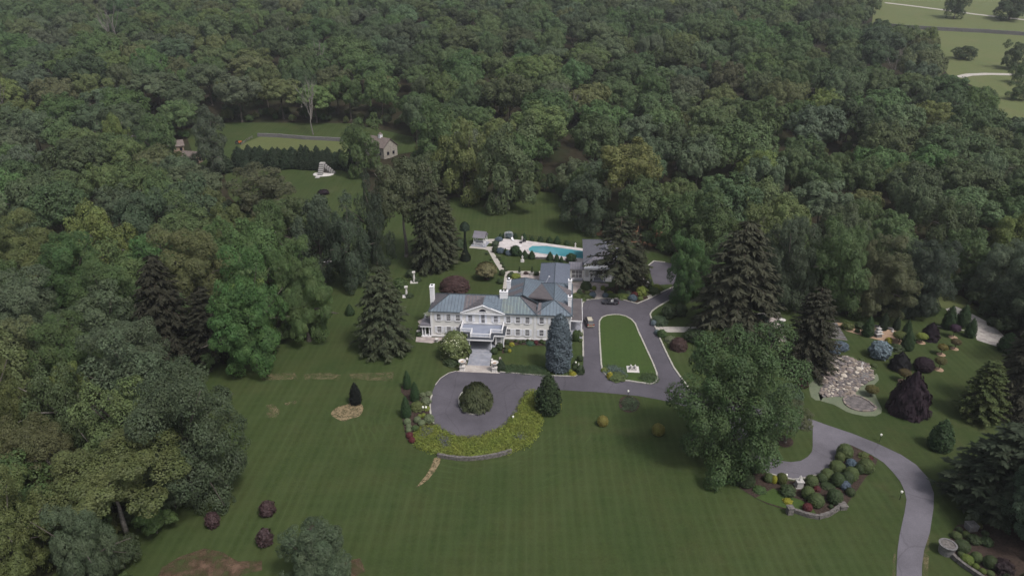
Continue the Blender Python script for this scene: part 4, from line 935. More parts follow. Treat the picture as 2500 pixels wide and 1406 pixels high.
# pediment
pd = MB(); zb, za = 7.0, 9.08
pd.add([(7.6, -.3, zb), (17.7, -.3, zb), (12.65, -.3, za - .12), (7.6, .4, zb), (17.7, .4, zb), (12.65, .4, za - .12)], [(0, 1, 2), (3, 5, 4), (0, 3, 4, 1), (1, 4, 5, 2), (2, 5, 3, 0)]); ped = part(pd, 'pediment', M['wall'])
tm = MB(); tm.bar((7.25, -.42, 6.98), (12.65, -.42, za), .34, .2); tm.bar((18.05, -.42, 6.98), (12.65, -.42, za), .34, .2); tm.box(7.25, 18.05, -.5, -.31, 6.72, 7.0); tm.build('cornice', M['white'], ped)
lu = MB(); lu.prism([(12.65 + .85 * math.cos(a), 0) if False else (12.65 + .85 * math.cos(a), .62 * math.sin(a)) for a in [math.pi * i / 10 for i in range(11)]], 0, .1)
lo_ = lu.build('lunette_window', M['glass'], ped); lo_.matrix_local = Matrix.Translation((0, -.31, 7.45)) @ Matrix.Rotation(R(90), 4, 'X')
sl = MB(); sl.box(11.65, 13.65, -.46, -.32, 7.32, 7.44); sl.build('sill', M['white'], ped)
VR = 4.2
roof_poly('roof_slope', [(7.1, -.5, 6.99), (12.65, -.5, 9.16), (12.65, VR, 9.30), (12.0, VR, 9.2)], M['copper'], spacing=.75)
roof_poly('roof_slope', [(18.2, -.5, 6.99), (12.65, -.5, 9.16), (12.65, VR, 9.30), (13.3, VR, 9.2)], M['patina'], spacing=.75)
# windows
WW, WH = .86, 1.62
def window_meshes(ww, wh, nx_=3, nz_=4, tag_=''):
    fr = MB(); t = .1
    fr.box(-ww / 2 - t, ww / 2 + t, -.12, -.004, wh, wh + t * 1.4); fr.box(-ww / 2 - t, -ww / 2, -.12, -.004, 0, wh); fr.box(ww / 2, ww / 2 + t, -.12, -.004, 0, wh); fr.box(-ww / 2 - .2, ww / 2 + .2, -.2, -.004, -.14, 0)
    fr.box(-ww / 2, ww / 2, -.09, -.03, wh * .48, wh * .53)
    for i in range(1, nx_): x = -ww / 2 + ww * i / nx_; fr.box(x - .018, x + .018, -.075, -.032, 0, wh)
    for i in range(1, nz_):
        if i * 2 != nz_: z = wh * i / nz_; fr.box(-ww / 2, ww / 2, -.073, -.033, z - .018, z + .018)
    gl = MB().box(-ww / 2, ww / 2, -.028, .02, 0, wh)
    sh = MB(); sh.box(-.24, .24, -.09, -.004, -.02, wh + .04)
    for i in range(12): z = .1 + i * (wh - .16) / 12; sh.box(-.18, .18, -.105, -.088, z, z + .06)
    return fr.mesh('window', M['white']), gl.mesh('pane', M['glass']), sh.mesh('shutter', M['shutter'])
WM = window_meshes(WW, WH); WMs = window_meshes(.8, 2.3, 2, 6)
def window(u, v, z, rz=0, wm=WM, shut=True, so=.82, parent=None):
    wo = link('window', wm[0], parent or house); wo.location = (u, v, z); wo.rotation_euler = (0, 0, rz); link('pane', wm[1], wo)
    if shut:
        for s in (-1, 1): so_ = link('shutter', wm[2], parent or house); so_.location = (u + s * so * math.cos(rz), v + s * so * math.sin(rz), z); so_.rotation_euler = (0, 0, rz)
UP = [1.97, 4.33, 6.62, 9.62, 15.78, 18.78, 21.08, 23.35]
for u in UP: window(u, 0, 4.62)
for u in (26.75, 29.35, 31.9): window(u, .12, 4.62); window(u, .12, 1.32)
for u in (1.97, 4.33, 6.62, 18.78, 21.08, 23.35): window(u, 0, 1.32)
window(12.7, 0, 4.3, wm=WMs, so=.72)
for v in (2.5, 7.6): window(0, v, 4.62, -R(90)); window(0, v, 1.32, -R(90))
for v in (3, 7.5, 15.5): window(33.6, v, 4.62, R(90))
# chimneys
def chimney(u, v, wu, wv, z0, z1, pots=2, dome=False):
    mb = MB(); mb.box(u - wu / 2, u + wu / 2, v - wv / 2, v + wv / 2, z0, z1); c = part(mb, 'chimney', M['white'])
    MB().box(u - wu / 2 - .1, u + wu / 2 + .1, v - wv / 2 - .1, v + wv / 2 + .1, z1, z1 + .22).box(u - wu / 2 - .05, u + wu / 2 + .05, v - wv / 2 - .05, v + wv / 2 + .05, z1 - .5, z1 - .35).build('cap', M['white'], c)
    for i in range(pots):
        uu = u + (i - (pots - 1) / 2) * .7
        if dome: MB().lathe([(.42, 0), (.45, .2), (.4, .5), (.25, .72), (.05, .8)], 12, (uu, v, z1 + .22)).build('metal_cowl', M['chrome'], c, True)
        else: MB().lathe([(.24, 0), (.24, .22), (.17, .22), (.17, .05)], 10, (uu, v, z1 + .221)).build('flue', M['darktrim'], c)
chimney(-.46, 5.6, .9, 1.7, 0, 11.0, 1)
chimney(17.3, 4.6, 1.9, 1.15, 8.8, 10.6, 2)
chimney(17.75, 13.6, .95, 1.1, 6.9, 9.6, 1, True)
chimney(33.3, 4.9, .85, 1.15, 6.6, 9.7, 1); chimney(33.3, 14.9, .85, 1.15, 6.6, 9.7, 1)
# front porch
DZ = 3.75
portico = [(7.0, -.01), (7.0, -4.9), (9.7, -4.9), (9.7, -7.3), (15.9, -7.3), (15.9, -4.9), (18.5, -4.9), (18.5, -.01)]
po = part(MB().prism(portico, 3.3, DZ - .12), 'porch_roof', M['white'])
def inset(poly, d): 
    (a, b, c, e) = (7.0 + d, -4.9 + d, 9.7 + d, -7.3 + d)
    return [(a, -.012), (a, b), (c, b), (c, e), (15.9 - d, e), (15.9 - d, b), (18.5 - d, b), (18.5 - d, -.012)]
MB().prism(inset(portico, .06), DZ - .118, DZ - .02).build('roof_edge', M['darktrim'], po)
dk = inset(portico, .85); MB().prism(dk, DZ - .018, DZ + .06).build('porch_deck', M['deck'], po)
bl = MB()
for a, b in zip(dk[:-1], dk[1:]):
    bl.bar((*a, DZ + .95), (*b, DZ + .95), .2, .13); bl.bar((*a, DZ + .22), (*b, DZ + .22), .16, .1)
    L = math.dist(a, b); n = max(2, int(L / .28))
    for i in range(n + 1): t = i / n; bl.bar((a[0] + (b[0] - a[0]) * t, a[1] + (b[1] - a[1]) * t, DZ + .06), (a[0] + (b[0] - a[0]) * t, a[1] + (b[1] - a[1]) * t, DZ + .92), .075, .075)
for a in dk: bl.box(a[0] - .14, a[0] + .14, a[1] - .14 if a[1] < -.1 else -.29, a[1] + .14 if a[1] < -.1 else -.013, DZ + .06, DZ + 1.08)
bl.build('balustrade', M['white'], po)
part(MB().box(7.6, 9.6, -4.3, -.02, 0, 3.3).box(16.0, 17.9, -4.3, -.02, 0, 3.3), 'porch_wall', M['wall'])
for u, v in ((10.25, -6.8), (15.35, -6.8), (18.0, -4.5), (7.5, -4.5)):
    c = MB(); c.lathe([(.2, .5), (.2, .6), (.15, .65), (.13, 3.05), (.2, 3.15), (.2, 3.3)], 12, (u, v, 0)); part(c, 'column', M['white'])
dr = part(MB().box(12.15, 13.4, -.95, -.85, .55, 2.75), 'door', M['door']); MB().box(11.9, 12.14, -.97, -.85, .55, 3.0).box(13.41, 13.65, -.97, -.85, .55, 3.0).box(11.9, 13.65, -.97, -.85, 2.76, 3.02).build('frame', M['white'], dr); MB().blob((13.25, -1.0, 1.6), .05, .05, .05).build('handle', M['bronze'], dr)
part(MB().box(9.6, 16.0, -.84, -.3, .5, 3.3), 'porch_wall', M['wall'])
for u in (11.3, 14.25): part(MB().box(u - .15, u + .15, -1.02, -.845, 2.1, 2.5), 'wall_lantern', M['iron'])
for s, u in ((0, 9.0), (0, 16.9)): window(u, -4.3, 1.2, 0, WM, False)
st = MB(); st.box(9.7, 16.0, -7.4, -.845, 0, .52); st.box(10.6, 15.6, -11.2, -7.4, 0, .44)
land = part(st, 'landing', M['bluestone'])
for i in range(4): part(MB().box(10.6 - i * .02, 15.6 + i * .02, -11.2 - .42 * (i + 1), -11.2 - .42 * i - .01, 0, .44 - .1 * (i + .6)), 'step', M['bluestone'])
jm = MB()
for i in range(1, 6): jm.box(10.6, 15.6, -11.2 + i * .63, -11.2 + i * .63 + .03, .44, .444)
jm.build('joint', M['greystone'], land)
# forecourt and curved step walls
fc = [hw(u, v) for u, v in ((10.2, -12.9), (16.3, -12.9), (17.0, -14.8), (18.4, -15.9), (8.5, -15.9), (9.6, -14.8))]
sheet('forecourt', None, .08, M['paver'], label='pale paver forecourt at the foot of the front steps', world_pts=fc)
for s, lb in ((-1, 'left'), (1, 'right')):
    cx = 10.5 if s < 0 else 15.7
    pts = [hw(cx + s * (.2 + 1.9 * math.sin(t)), -12.6 + 2.2 * (1 - math.cos(t)) * 1.0) for t in [i * R(115) / 6 for i in range(7)]]
    stone_run('step_wall', pts, False, .5, .28, .5, M['flag'], f'low curved stone wall {lb} of the front steps', kind='thing', seed=20 + s, rows=2, cat='wall')
# small left porch
sp = part(MB().box(-2.6, -.02, -.4, 3.2, 3.05, 3.4), 'side_porch_roof', M['greyroof'])
MB().box(-2.7, -.02, -.5, 3.3, 2.8, 3.049).build('cornice', M['white'], sp); MB().box(-2.5, -.02, -.3, 3.1, 0, .35).build('plinth', M['white'], sp)
for u in (-2.2, -1.5, -.5): c = MB(); c.lathe([(.2, .35), (.16, .45), (.14, 2.6), (.2, 2.8)], 12, (u, -.05, 0)); c.build('column', M['white'], sp)
# carriage porch with flat dark roof on the right
cp_ = part(MB().box(33.66, 36.6, 4.6, 17.5, 3.2, 3.5), 'side_porch_roof', M['white']); MB().box(33.68, 36.5, 4.7, 17.4, 3.503, 3.56).build('membrane_roof', M['membrane'], cp_)
for v in (4.9, 9, 13.2, 17.1): c = MB(); c.lathe([(.2, 0), (.2, .3), (.15, .35), (.14, 3.0), (.2, 3.2)], 12, (36.3, v, 0)); c.build('column', M['white'], cp_)
pv = [hw(u, v) for u, v in ((33.65, 2.0), (36.6, 2.0), (36.9, 17.5), (33.65, 17.5))]
sheet('porch_paving', None, .09, M['bluestone'], label='bluestone paving under the flat side porch', world_pts=pv)
fl_ = MB(); fl_.tube([(26.5, 16.5, 6.8), (27.8, 17.4, 9.4)], .03, .03, 5); fl_.blob((27.9, 17.5, 9.5), .22, .14, .14); part(fl_, 'roof_lamp', M['white'])
for u, v in ((33.75, -.35), (34.0, .6), (33.9, 13.6), (.3, -.4), (-.5, .2)): part(MB().blob((u, v - .05, 6.75), .18, .18, .12), 'floodlight', M['white'])
# link and pool house -----------------------------------------------------------
pool_house = empty('pool_house', HFL, HA, 'grey roofed single storey pool house with white columns and french doors', 'house')
PHz = .35
def pp(mb, n, m, parent=None, smooth=False): return mb.build(n, m, parent or pool_house, smooth)
pp(MB().box(33.15, 37.4, 38.0, 41.2, 0, 3.45), 'wall', M['wall'])
house_save = house; house = pool_house
roof_poly('roof_slope', [(33.0, 37.4, 3.5), (37.45, 37.4, 3.5), (37.45, 41.3, 4.25), (33.0, 41.3, 4.25)], M['greyroof'], spacing=.75)
pp(MB().box(37.5, 49.3, 38.9, 58.5, 0, 4.9), 'wall', M['wall'])
hip(37.1, 49.7, 38.4, 58.9, 4.95, 7.3, 'v', [M['greyroof']] * 4, spacing=.7)
FD = window_meshes(.9, 2.3, 3, 6)
for i in range(3): window(34.45 + i * .98, 38.0, .65, 0, FD, False, parent=pool_house)
for i in range(2): window(41.2 + i * 1.05, 38.9, .6, 0, FD, False, parent=pool_house)
for u in (46.3, 47.4): window(u, 38.9, .6, 0, FD, False, parent=pool_house)
pp(MB().box(37.35, 49.5, 38.3, 38.895, 4.0, 4.9), 'cornice', M['white'])
for u0, u1 in ((37.4, 39.3), (43.6, 45.4)):
    pp(MB().box(u0, u1, 37.3, 38.6, 0, 1.0), 'pedestal', M['white'])
    for u in (u0 + .3, u1 - .3): c = MB(); c.lathe([(.22, 1.0), (.17, 1.12), (.15, 3.7), (.23, 3.95)], 12, (u, 37.8, 0)); pp(c, 'column', M['white'])
for u in (40.1, 43.1): c = MB(); c.lathe([(.24, 0), (.18, .12), (.16, 3.5), (.24, 3.7)], 12, (u, 37.2, 0)); pp(c, 'column', M['white'])
pp(MB().box(37.3, 45.6, 37.0, 38.29, 3.7, 4.2), 'portico', M['white'])
pp(MB().box(40.0, 43.2, 37.2, 38.89, 0, .55), 'step', M['bluestone']); pp(MB().box(39.6, 43.6, 36.7, 37.19, 0, .3), 'step', M['bluestone']); pp(MB().box(33.6, 37.2, 37.0, 37.99, 0, .6), 'step', M['bluestone'])
house = house_save
# ------------------------------------------------------------------ pool
pool_px = zz(Z7, (1172, 490), (1185, 458), (1262, 412), (1500, 428), (2125, 512), (2125, 652), (1750, 612), (1400, 562), (1200, 530))
deck_px = zz(Z7, (760, 308), (1050, 330), (1500, 388), (2125, 470), (2125, 700), (1950, 690), (1500, 640), (1290, 585), (1130, 545), (900, 500), (660, 450), (670, 400), (700, 350))
sheet('pool_deck', deck_px, .10, M['pooldeck'], label='pale paved deck around the swimming pool')
sheet('pool_water', pool_px, .14, M['water'], label='turquoise water of the swimming pool')
PW = P2(pool_px); stone_run('pool_coping', PW, True, .42, .16, .9, M['pooldeck'], 'white coping stones around the pool', z0=.09, seed=31)
FW = P2(zz(Z7, (930, 262), (1200, 295), (1500, 340), (1800, 385), (2110, 440)))
fence = empty('pool_fence', FW[0], 0, 'black iron fence behind the swimming pool', 'fence'); fmb = MB()
for a, b in zip(FW[:-1], FW[1:]):
    for zq in (.25, 1.15): fmb.bar(a - FW[0] + Vector((0, 0, zq)), b - FW[0] + Vector((0, 0, zq)), .05, .05)
    L = (b - a).length; n = int(L / .22)
    for i in range(n): p = a.lerp(b, i / n) - FW[0]; fmb.bar(p + Vector((0, 0, .1)), p + Vector((0, 0, 1.2)), .022, .022)
fmb.build('railing', M['iron'], fence)
for a, b in zip(FW[:-1], FW[1:]):
    for t in (0, .5): p = a.lerp(b, t) - FW[0]; MB().box(p.x - .05, p.x + .05, p.y - .05, p.y + .05, 0, 1.35).build('post', M['iron'], fence)
# ------------------------------------------------------------------ shrubs and topiary
shr = random.Random(5)
def S(kind, px, py, w, h, tint, label, group=None, name='shrub', dz=0.0, k=1.06):
    """a shrub whose foot stands at this pixel, w and h pixels in the photograph"""
    P = at(px, py); sc = proj(P)[2]; wm = w / sc * k
    P = P + Vector((0, wm * .36, 0)); P.z = g(P.x, P.y)           # the pixel is the near edge of the foot
    dep = math.atan2(CAMZ - P.z, math.hypot(P.x, P.y))
    hm = max(.3 * wm, (h / sc - wm * .72 * math.sin(dep) * .55) / math.cos(dep))
    me = SH[kind][shr.randrange(len(SH[kind]))]
    o = link(name, me); o.location = P + Vector((0, 0, dz)); o.rotation_euler = (0, 0, shr.uniform(0, 6.28)); o.scale = (wm, wm, hm / ZH.get(kind, 1.0))
    o['tint'] = jitter(T[tint] if isinstance(tint, str) else tint, .07)
    HANDS.append(o)
    return tag(o, label, 'shrub', group)
HANDS = []
ZH = dict(bluespruce=2.3, column=2.2, hedgetree=1.9, weeping=1.4)
def batch(fn, rows):
    for r in rows:
        x, y = fn(r[1], r[2]); kx = {Z5: 4.1667, Z3: 4.1348, Z4: 3.514, Z7: 6.944, Z6: 3.906, ZR: 8.789, ZB: 7.8125, ZE: 7.81, ZF: 8.27, ZD: 7.8125, ZL: 3.516, ZG: 4.0625}[fn]
        S(r[0], x, y, r[3] / kx, r[4] / kx, r[5], r[6], r[7] if len(r) > 7 else None, r[8] if len(r) > 8 else 'shrub')
G5 = 'clipped boxwoods in the lower bed'
batch(Z5, [('ball', 1440, 520, 150, 165, 'box', 'large clipped boxwood at the tip of the lower bed', G5, 'boxwood'), ('ball', 1385, 545, 92, 110, 'box', 'small boxwood against the tip one', G5, 'boxwood'), ('ball', 1365, 658, 148, 128, 'box', 'broad boxwood at the kerb bend of the lower bed', G5, 'boxwood'),
 ('ball', 1505, 738, 135, 150, 'box', 'tall boxwood between the two blue spruces', G5, 'boxwood'), ('ball', 1465, 770, 122, 132, 'boxd', 'dark boxwood just above the lower blue spruce', G5, 'boxwood'), ('ball', 1258, 735, 130, 125, 'box', 'boxwood touching the kerb, centre of the bed', G5, 'boxwood'),
 ('ball', 1365, 795, 122, 148, 'boxd', 'dark boxwood left of the lower blue spruce', G5, 'boxwood'), ('ball', 1205, 748, 102, 92, 'boxd', 'small dark boxwood behind the centre one', G5, 'boxwood'), ('ball', 1660, 660, 152, 148, 'box', 'big boxwood at the right tip beside the lower drive', G5, 'boxwood'), ('ball', 1590, 660, 100, 100, 'boxd', 'darker boxwood left of the right tip one', G5, 'boxwood'),
 ('ball', 1100, 798, 122, 126, 'box', 'heart shaped boxwood right of the cherub pedestal', G5, 'boxwood'), ('ball', 1060, 918, 122, 132, 'box', 'round boxwood below the heart shaped one', G5, 'boxwood'), ('ball', 1150, 1008, 150, 145, 'box', 'leaning boxwood next to the dark red shrub', G5, 'boxwood'), ('ball', 1340, 975, 148, 155, 'boxd', 'egg shaped boxwood at the lower right of the bed', G5, 'boxwood'),
 ('loose', 860, 892, 135, 112, 'boxd', 'loose dark shrub below the cherub pedestal', None), ('ball', 1495, 888, 92, 86, 'boxd', 'small boxwood at the right edge of the bed', G5, 'boxwood'), ('ball', 660, 748, 96, 98, 'box', 'boxwood left of the bright yellow shrub', G5, 'boxwood'), ('ball', 712, 758, 58, 88, 'gold', 'bright yellow clipped shrub in the lower bed'),
 ('ball', 795, 768, 106, 118, (.07, .085, .025), 'olive clipped shrub with the small lamp', None), ('ball', 435, 805, 172, 155, 'boxd', 'large dark boxwood at the left end of the bed', G5, 'boxwood'), ('ball', 505, 655, 112, 122, 'boxd', 'dark boxwood by the kerb under the huge tree', G5, 'boxwood'), ('low', 855, 962, 78, 52, 'gold', 'low bright yellow shrub near the stone pier'),
 ('ball', 1055, 1048, 92, 92, 'red', 'dark red ball shrub inside the curved stone wall'), ('dwarfspruce', 1505, 602, 96, 92, 'bluegrey', 'upper blue spruce globe in the lower bed'), ('dwarfspruce', 1440, 822, 92, 88, 'bluegrey', 'lower blue spruce globe in the lower bed'),
 ('low', 575, 855, 115, 62, 'mid', 'low green shrub at the left of the lower bed'), ('ball', 1290, 1012, 46, 46, 'boxd', 'tiny boxwood by the right end of the stone wall'), ('low', 1085, 1088, 75, 42, 'box', 'small green tuft at the middle of the stone wall'), ('low', 1270, 815, 115, 60, 'dark', 'flat dark shrub behind the egg shaped boxwood'), ('low', 1640, 505, 95, 58, 'olive', 'low olive shrub beside the lower drive edge'), ('low', 1150, 832, 68, 52, 'red', 'small dark red shrub beside the heart shaped boxwood'), ('low', 1690, 512, 54, 42, 'red', 'small dark red tuft beside the lower drive edge')])
sheet('ground_cover', zz(Z5, (520, 900), (700, 800), (830, 870), (1000, 930), (1100, 1010), (1160, 1095), (1000, 1070), (850, 1015), (640, 950)), .12, M['lawn_isle'], kind='stuff', label='dark green ground cover in the lower bed')
batch(Z3, [('column', 222, 380, 78, 200, 'thuja', 'upper dark arborvitae left of the turning circle', None, 'arborvitae'), ('column', 300, 505, 90, 210, 'thuja', 'middle dark arborvitae left of the turning circle', None, 'arborvitae'), ('column', 210, 670, 96, 225, 'thuja', 'lower dark arborvitae left of the turning circle', None, 'arborvitae'),
 ('ball', 222, 738, 72, 68, 'pale', 'upper pale ball of the three in a row by the lawn'), ('ball', 238, 778, 58, 52, 'pale', 'middle pale ball of the three in a row by the lawn'), ('ball', 237, 815, 58, 52, 'pale', 'lower pale ball of the three in a row by the lawn'), ('ball', 325, 718, 72, 68, 'pale', 'grey green ball in the middle of the circle bed'), ('ball', 370, 748, 74, 62, 'pale', 'grey green ball right of the middle one'),
 ('loose', 410, 538, 95, 80, 'pale', 'variegated pale shrub beside the white kerb'), ('loose', 442, 722, 95, 90, 'pale', 'pale green shrub at the kerb bend of the circle bed'), ('loose', 305, 798, 64, 58, 'mid', 'small green shrub below the grey green balls'), ('ball', 350, 668, 44, 44, 'lime', 'small lime ball left of the lantern'), ('ball', 388, 664, 48, 48, 'lime', 'small lime ball below the lantern'),
 ('ball', 247, 872, 68, 62, 'red', 'upper dark red ball at the corner of the circle bed'), ('ball', 272, 918, 68, 58, 'red', 'lower dark red ball at the corner of the circle bed'), ('low', 420, 592, 56, 48, 'lime', 'bright lime tuft beside the lantern'), ('low', 325, 595, 140, 85, 'olive', 'spreading olive shrub below the middle arborvitae'), ('low', 380, 452, 56, 44, 'pale', 'small pale shrub right of the middle arborvitae'), ('low', 437, 442, 60, 48, 'pale', 'small pale shrub at the top of the circle bed'),
 ('hedgetree', 1650, 640, 235, 420, (.040, .058, .030), 'dark conical spruce at the right end of the juniper hedge', None, 'young_spruce'), ('low', 1742, 580, 70, 90, 'gold', 'yellow green bush right of the dark conical spruce'), ('loose', 1545, 470, 90, 75, 'mid', 'green bush left of the dark conical spruce'),
 ('low', 800, 560, 90, 60, 'mid', 'low green shrub at the left of the round island'), ('low', 1030, 560, 90, 70, 'box', 'low green shrub at the right of the round island')])
# the juniper hedge hugging the circle
def mass(name, poly_px, step, rr, tint, label, seed, leaf=.26, per=85, squash=.8, cat='hedge'):
    W = P2(poly_px); rs = np.random.RandomState(seed); x0, x1 = min(p.x for p in W), max(p.x for p in W); y0, y1 = min(p.y for p in W), max(p.y for p in W); O = W[0]
    Vs = []; Fs = []; lv = []; n = 0; y = y0
    while y < y1:
        x = x0
        while x < x1:
            cx, cy_ = x + rs.uniform(-.5, .5) * step, y + rs.uniform(-.5, .5) * step
            if inside(cx, cy_, W):
                r = rr * rs.uniform(.7, 1.3); d = unit(rs.normal(size=(per, 3))); d[:, 2] = np.abs(d[:, 2])
                pos = np.array([cx - O.x, cy_ - O.y, 0]) + d * r * np.array([1, 1, squash]) * rs.uniform(.8, 1.1, (per, 1))
                V, F = quads(pos, unit(d + np.array([0, 0, .5]) + rs.normal(size=d.shape) * .4), leaf * rs.uniform(.6, 1.3, per), rs, 1.5)
                Vs.append(V); Fs.append(F + n); n += len(V); lv.append(np.clip(rs.rand() * .5 + .25 + rs.normal(size=per) * .15, 0, 1))
            x += step
        y += step
    o = link(name, np_mesh(name, np.concatenate(Vs), np.concatenate(Fs), [M['leaf']], lv=np.concatenate(lv))); o.location = (O.x, O.y, g(O.x, O.y)); o['tint'] = T[tint] if isinstance(tint, str) else tint
    return tag(o, label, cat)
mass('juniper_hedge', zz(Z3, (290, 860), (320, 800), (370, 770), (490, 757), (640, 832), (740, 868), (900, 884), (1000, 855), (1150, 802), (1250, 732), (1345, 615), (1400, 490), (1440, 400), (1530, 400), (1560, 560), (1560, 700), (1500, 880), (1400, 955), (1250, 1005), (1050, 1045), (850, 1062), (640, 1042), (440, 1005), (330, 930)), .6, 1.0, 'juniper', 'yellow green juniper hedge curving round the turning circle', 3)
mass('lavender_patch', zz(Z3, (370, 800), (420, 760), (470, 790), (450, 850), (400, 860)), .6, 1.05, 'lav', 'grey violet plants in the left of the juniper hedge', 4, cat='plants')
mass('lavender_patch', zz(Z3, (540, 860), (600, 870), (660, 960), (620, 990), (560, 920)), .6, 1.05, 'lav', 'grey violet plants in the middle of the juniper hedge', 5, cat='plants')
mass('lavender_patch', zz(Z3, (1310, 870), (1370, 850), (1400, 890), (1340, 910)), .6, 1.1, 'lav', 'grey violet plants in the right of the juniper hedge', 6, cat='plants')
mass('front_hedge', zz(ZE, (20, 1190), (20, 1120), (300, 1130), (830, 1160), (830, 1300), (400, 1270), (20, 1235)), .5, .7, (.05, .082, .034), 'low green hedge along the drive before the house', 7, leaf=.2)
mass('shrub_ring', zz(Z4, (540, 1000), (590, 955), (650, 955), (695, 990), (690, 1040), (640, 1070), (580, 1065), (545, 1040)), .6, .6, (.06, .085, .045), 'low green shrubs in the round bed by the lamp post', 8, leaf=.2, cat='shrubs')
mass('blue_juniper', zz(Z4, (400, 730), (420, 690), (500, 695), (560, 730), (590, 780), (560, 800), (480, 790)), .55, .95, (.10, .135, .115), 'blue green spreading juniper at the left tip of the oval island', 9, leaf=.22, cat='shrub')
mass('island_shrubs', zz(Z4, (715, 790), (760, 755), (830, 765), (858, 790), (840, 825), (770, 828)), .55, .9, (.065, .10, .04), 'green shrubs at the right tip of the oval island', 10, leaf=.22, cat='shrubs')
batch(Z4, [('low', 412, 735, 55, 40, 'lime', 'lime shrub at the left tip of the oval island'), ('low', 455, 790, 50, 58, 'gold', 'yellow shrub at the lower left of the oval island'), ('low', 520, 810, 130, 60, 'box', 'green shrub at the lower edge of the oval island'),
 ('ball', 395, 1205, 92, 95, (.17, .16, .04), 'left of the two golden globes on the front lawn'), ('ball', 873, 1285, 105, 105, (.17, .16, .04), 'right of the two golden globes on the front lawn'),
 ('dwarfspruce', 830, 338, 44, 50, 'silver', 'silver blue globe above the garden path entrance'), ('dwarfspruce', 857, 412, 40, 44, 'silver', 'silver blue globe below the garden path entrance'), ('loose', 900, 440, 68, 72, 'mid', 'green round shrub below the garden path entrance'), ('dome', 1052, 555, 140, 115, 'maroon', 'dark red mounded maple under the huge tree'), ('low', 980, 485, 80, 60, 'pale', 'flat pale green shrub left of the dark red maple'), ('low', 885, 335, 120, 78, 'blue', 'flat blue green shrub right of the drive bend'), ('loose', 960, 280, 110, 120, 'dark', 'dark shrub under the brown weeping spruce'), ('loose', 1190, 480, 150, 110, 'dark', 'dark green shrub beside the small olive conifer'), ('loose', 1060, 260, 110, 110, 'dark', 'dark bush right of the first under the brown spruce')])
batch(ZB, [('loose', 1640, 905, 130, 140, 'boxd', 'dark round shrub right of the porch column'), ('ball', 1535, 985, 135, 138, 'boxd', 'clipped ball right of the porch landing'), ('ball', 1050, 1000, 120, 140, 'boxd', 'dark ball left of the porch landing'), ('cone', 1650, 1290, 200, 230, (.036, .055, .03), 'dark cone shrub right of the right urn'), ('low', 720, 1200, 260, 150, 'dark', 'dark undergrowth below the white flowering bush'), ('loose', 255, 600, 90, 110, 'boxd', 'dark shrub beside the side porch'), ('low', 110, 640, 130, 90, 'boxd', 'dark low shrub under the round white planter')])
fb = S('flower', *ZB(775, 1130), 480 / 7.8125, 560 / 7.8125, (.11, .14, .05), 'green bush with cream flowers left of the porch', None, 'flowering_bush')
def blossoms():
    rs = np.random.RandomState(9); n = 260; a = rs.rand(n) * 6.28; zf = rs.uniform(.35, 1.0, n); r = .5 * np.sqrt(np.clip(1 - ((zf - .45) / .56) ** 2, 0, 1)) * 1.04
    pos = np.stack([r * np.cos(a), r * np.sin(a), zf], 1); d = unit(pos - np.array([0, 0, .45])); V, F = quads(pos, unit(d + rs.normal(size=d.shape) * .3), .045 * rs.uniform(.6, 1.3, n), rs)
    return np_mesh('blossom', V, F, [M['cream']])
M['cream'] = mat('cream_petals', (.55, .56, .36), (.62, .62, .45), 3, .8)
bo = link('blossom', blossoms(), fb); bo['kind'] = 'stuff'
batch(ZE, [('ball', 65, 722, 90, 100, 'boxd', 'dark ball at the left end of the foundation row'), ('low', 152, 742, 86, 70, 'gold', 'yellow shrub second in the foundation row'), ('ball', 230, 680, 62, 70, 'boxd', 'first small ball against the front wall'), ('ball', 315, 710, 66, 74, 'boxd', 'second small ball against the front wall'), ('ball', 375, 684, 56, 66, 'boxd', 'third small ball against the front wall'), ('ball', 455, 670, 58, 68, 'boxd', 'fourth small ball against the front wall'), ('loose', 540, 685, 64, 70, (.08, .06, .035), 'bronze green shrub against the front wall'), ('ball', 615, 722, 78, 90, 'red', 'red ball in the foundation row'), ('ball', 720, 696, 80, 86, 'boxd', 'dark ball left of the blue spruce'), ('loose', 778, 722, 74, 66, 'mid', 'green shrub touching the blue spruce'), ('low', 520, 728, 155, 50, (.05, .10, .06), 'flat blue green mat in the foundation row'), ('loose', 50, 800, 95, 78, 'olive', 'olive shrub right of the porch corner'), ('ball', 40, 868, 84, 76, 'boxd', 'dark ball right of the porch landing shrubs'), ('ball', 110, 868, 68, 74, 'gold', 'bright yellow ball at the corner of the front grass'),
 ('bluespruce', 1050, 1262, 425, 1090, (.108, .132, .15), 'broad blue spruce before the right end of the house', None, 'blue_spruce')])
batch(ZF, [('ball', 295, 618, 145, 240, (.05, .08, .028), 'tall oval clipped shrub beside the right house wall'), ('ball', 362, 455, 62, 80, 'boxd', 'small ball above the oval clipped shrub'), ('loose', 400, 520, 80, 100, 'pale', 'variegated shrub right of the oval clipped one'), ('ball', 393, 625, 86, 76, 'box', 'green ball right of the oval clipped shrub'), ('ball', 385, 1015, 125, 125, 'boxd', 'upper dark shrub at the corner bed right of the blue spruce'), ('cone', 290, 1115, 110, 125, 'boxd', 'small dark cone at the corner bed right of the blue spruce'), ('ball', 268, 1205, 95, 105, 'boxd', 'dark ball under the lamp in the corner bed'), ('low', 385, 1285, 150, 200, (.045, .07, .03), 'spreading green shrub at the drive corner'), ('low', 240, 1305, 125, 85, 'gold', 'yellow shrub at the drive corner'), ('low', 188, 1235, 85, 65, 'lime', 'lime shrub at the foot of the blue spruce')])
GP = 'clipped cones behind the pool'
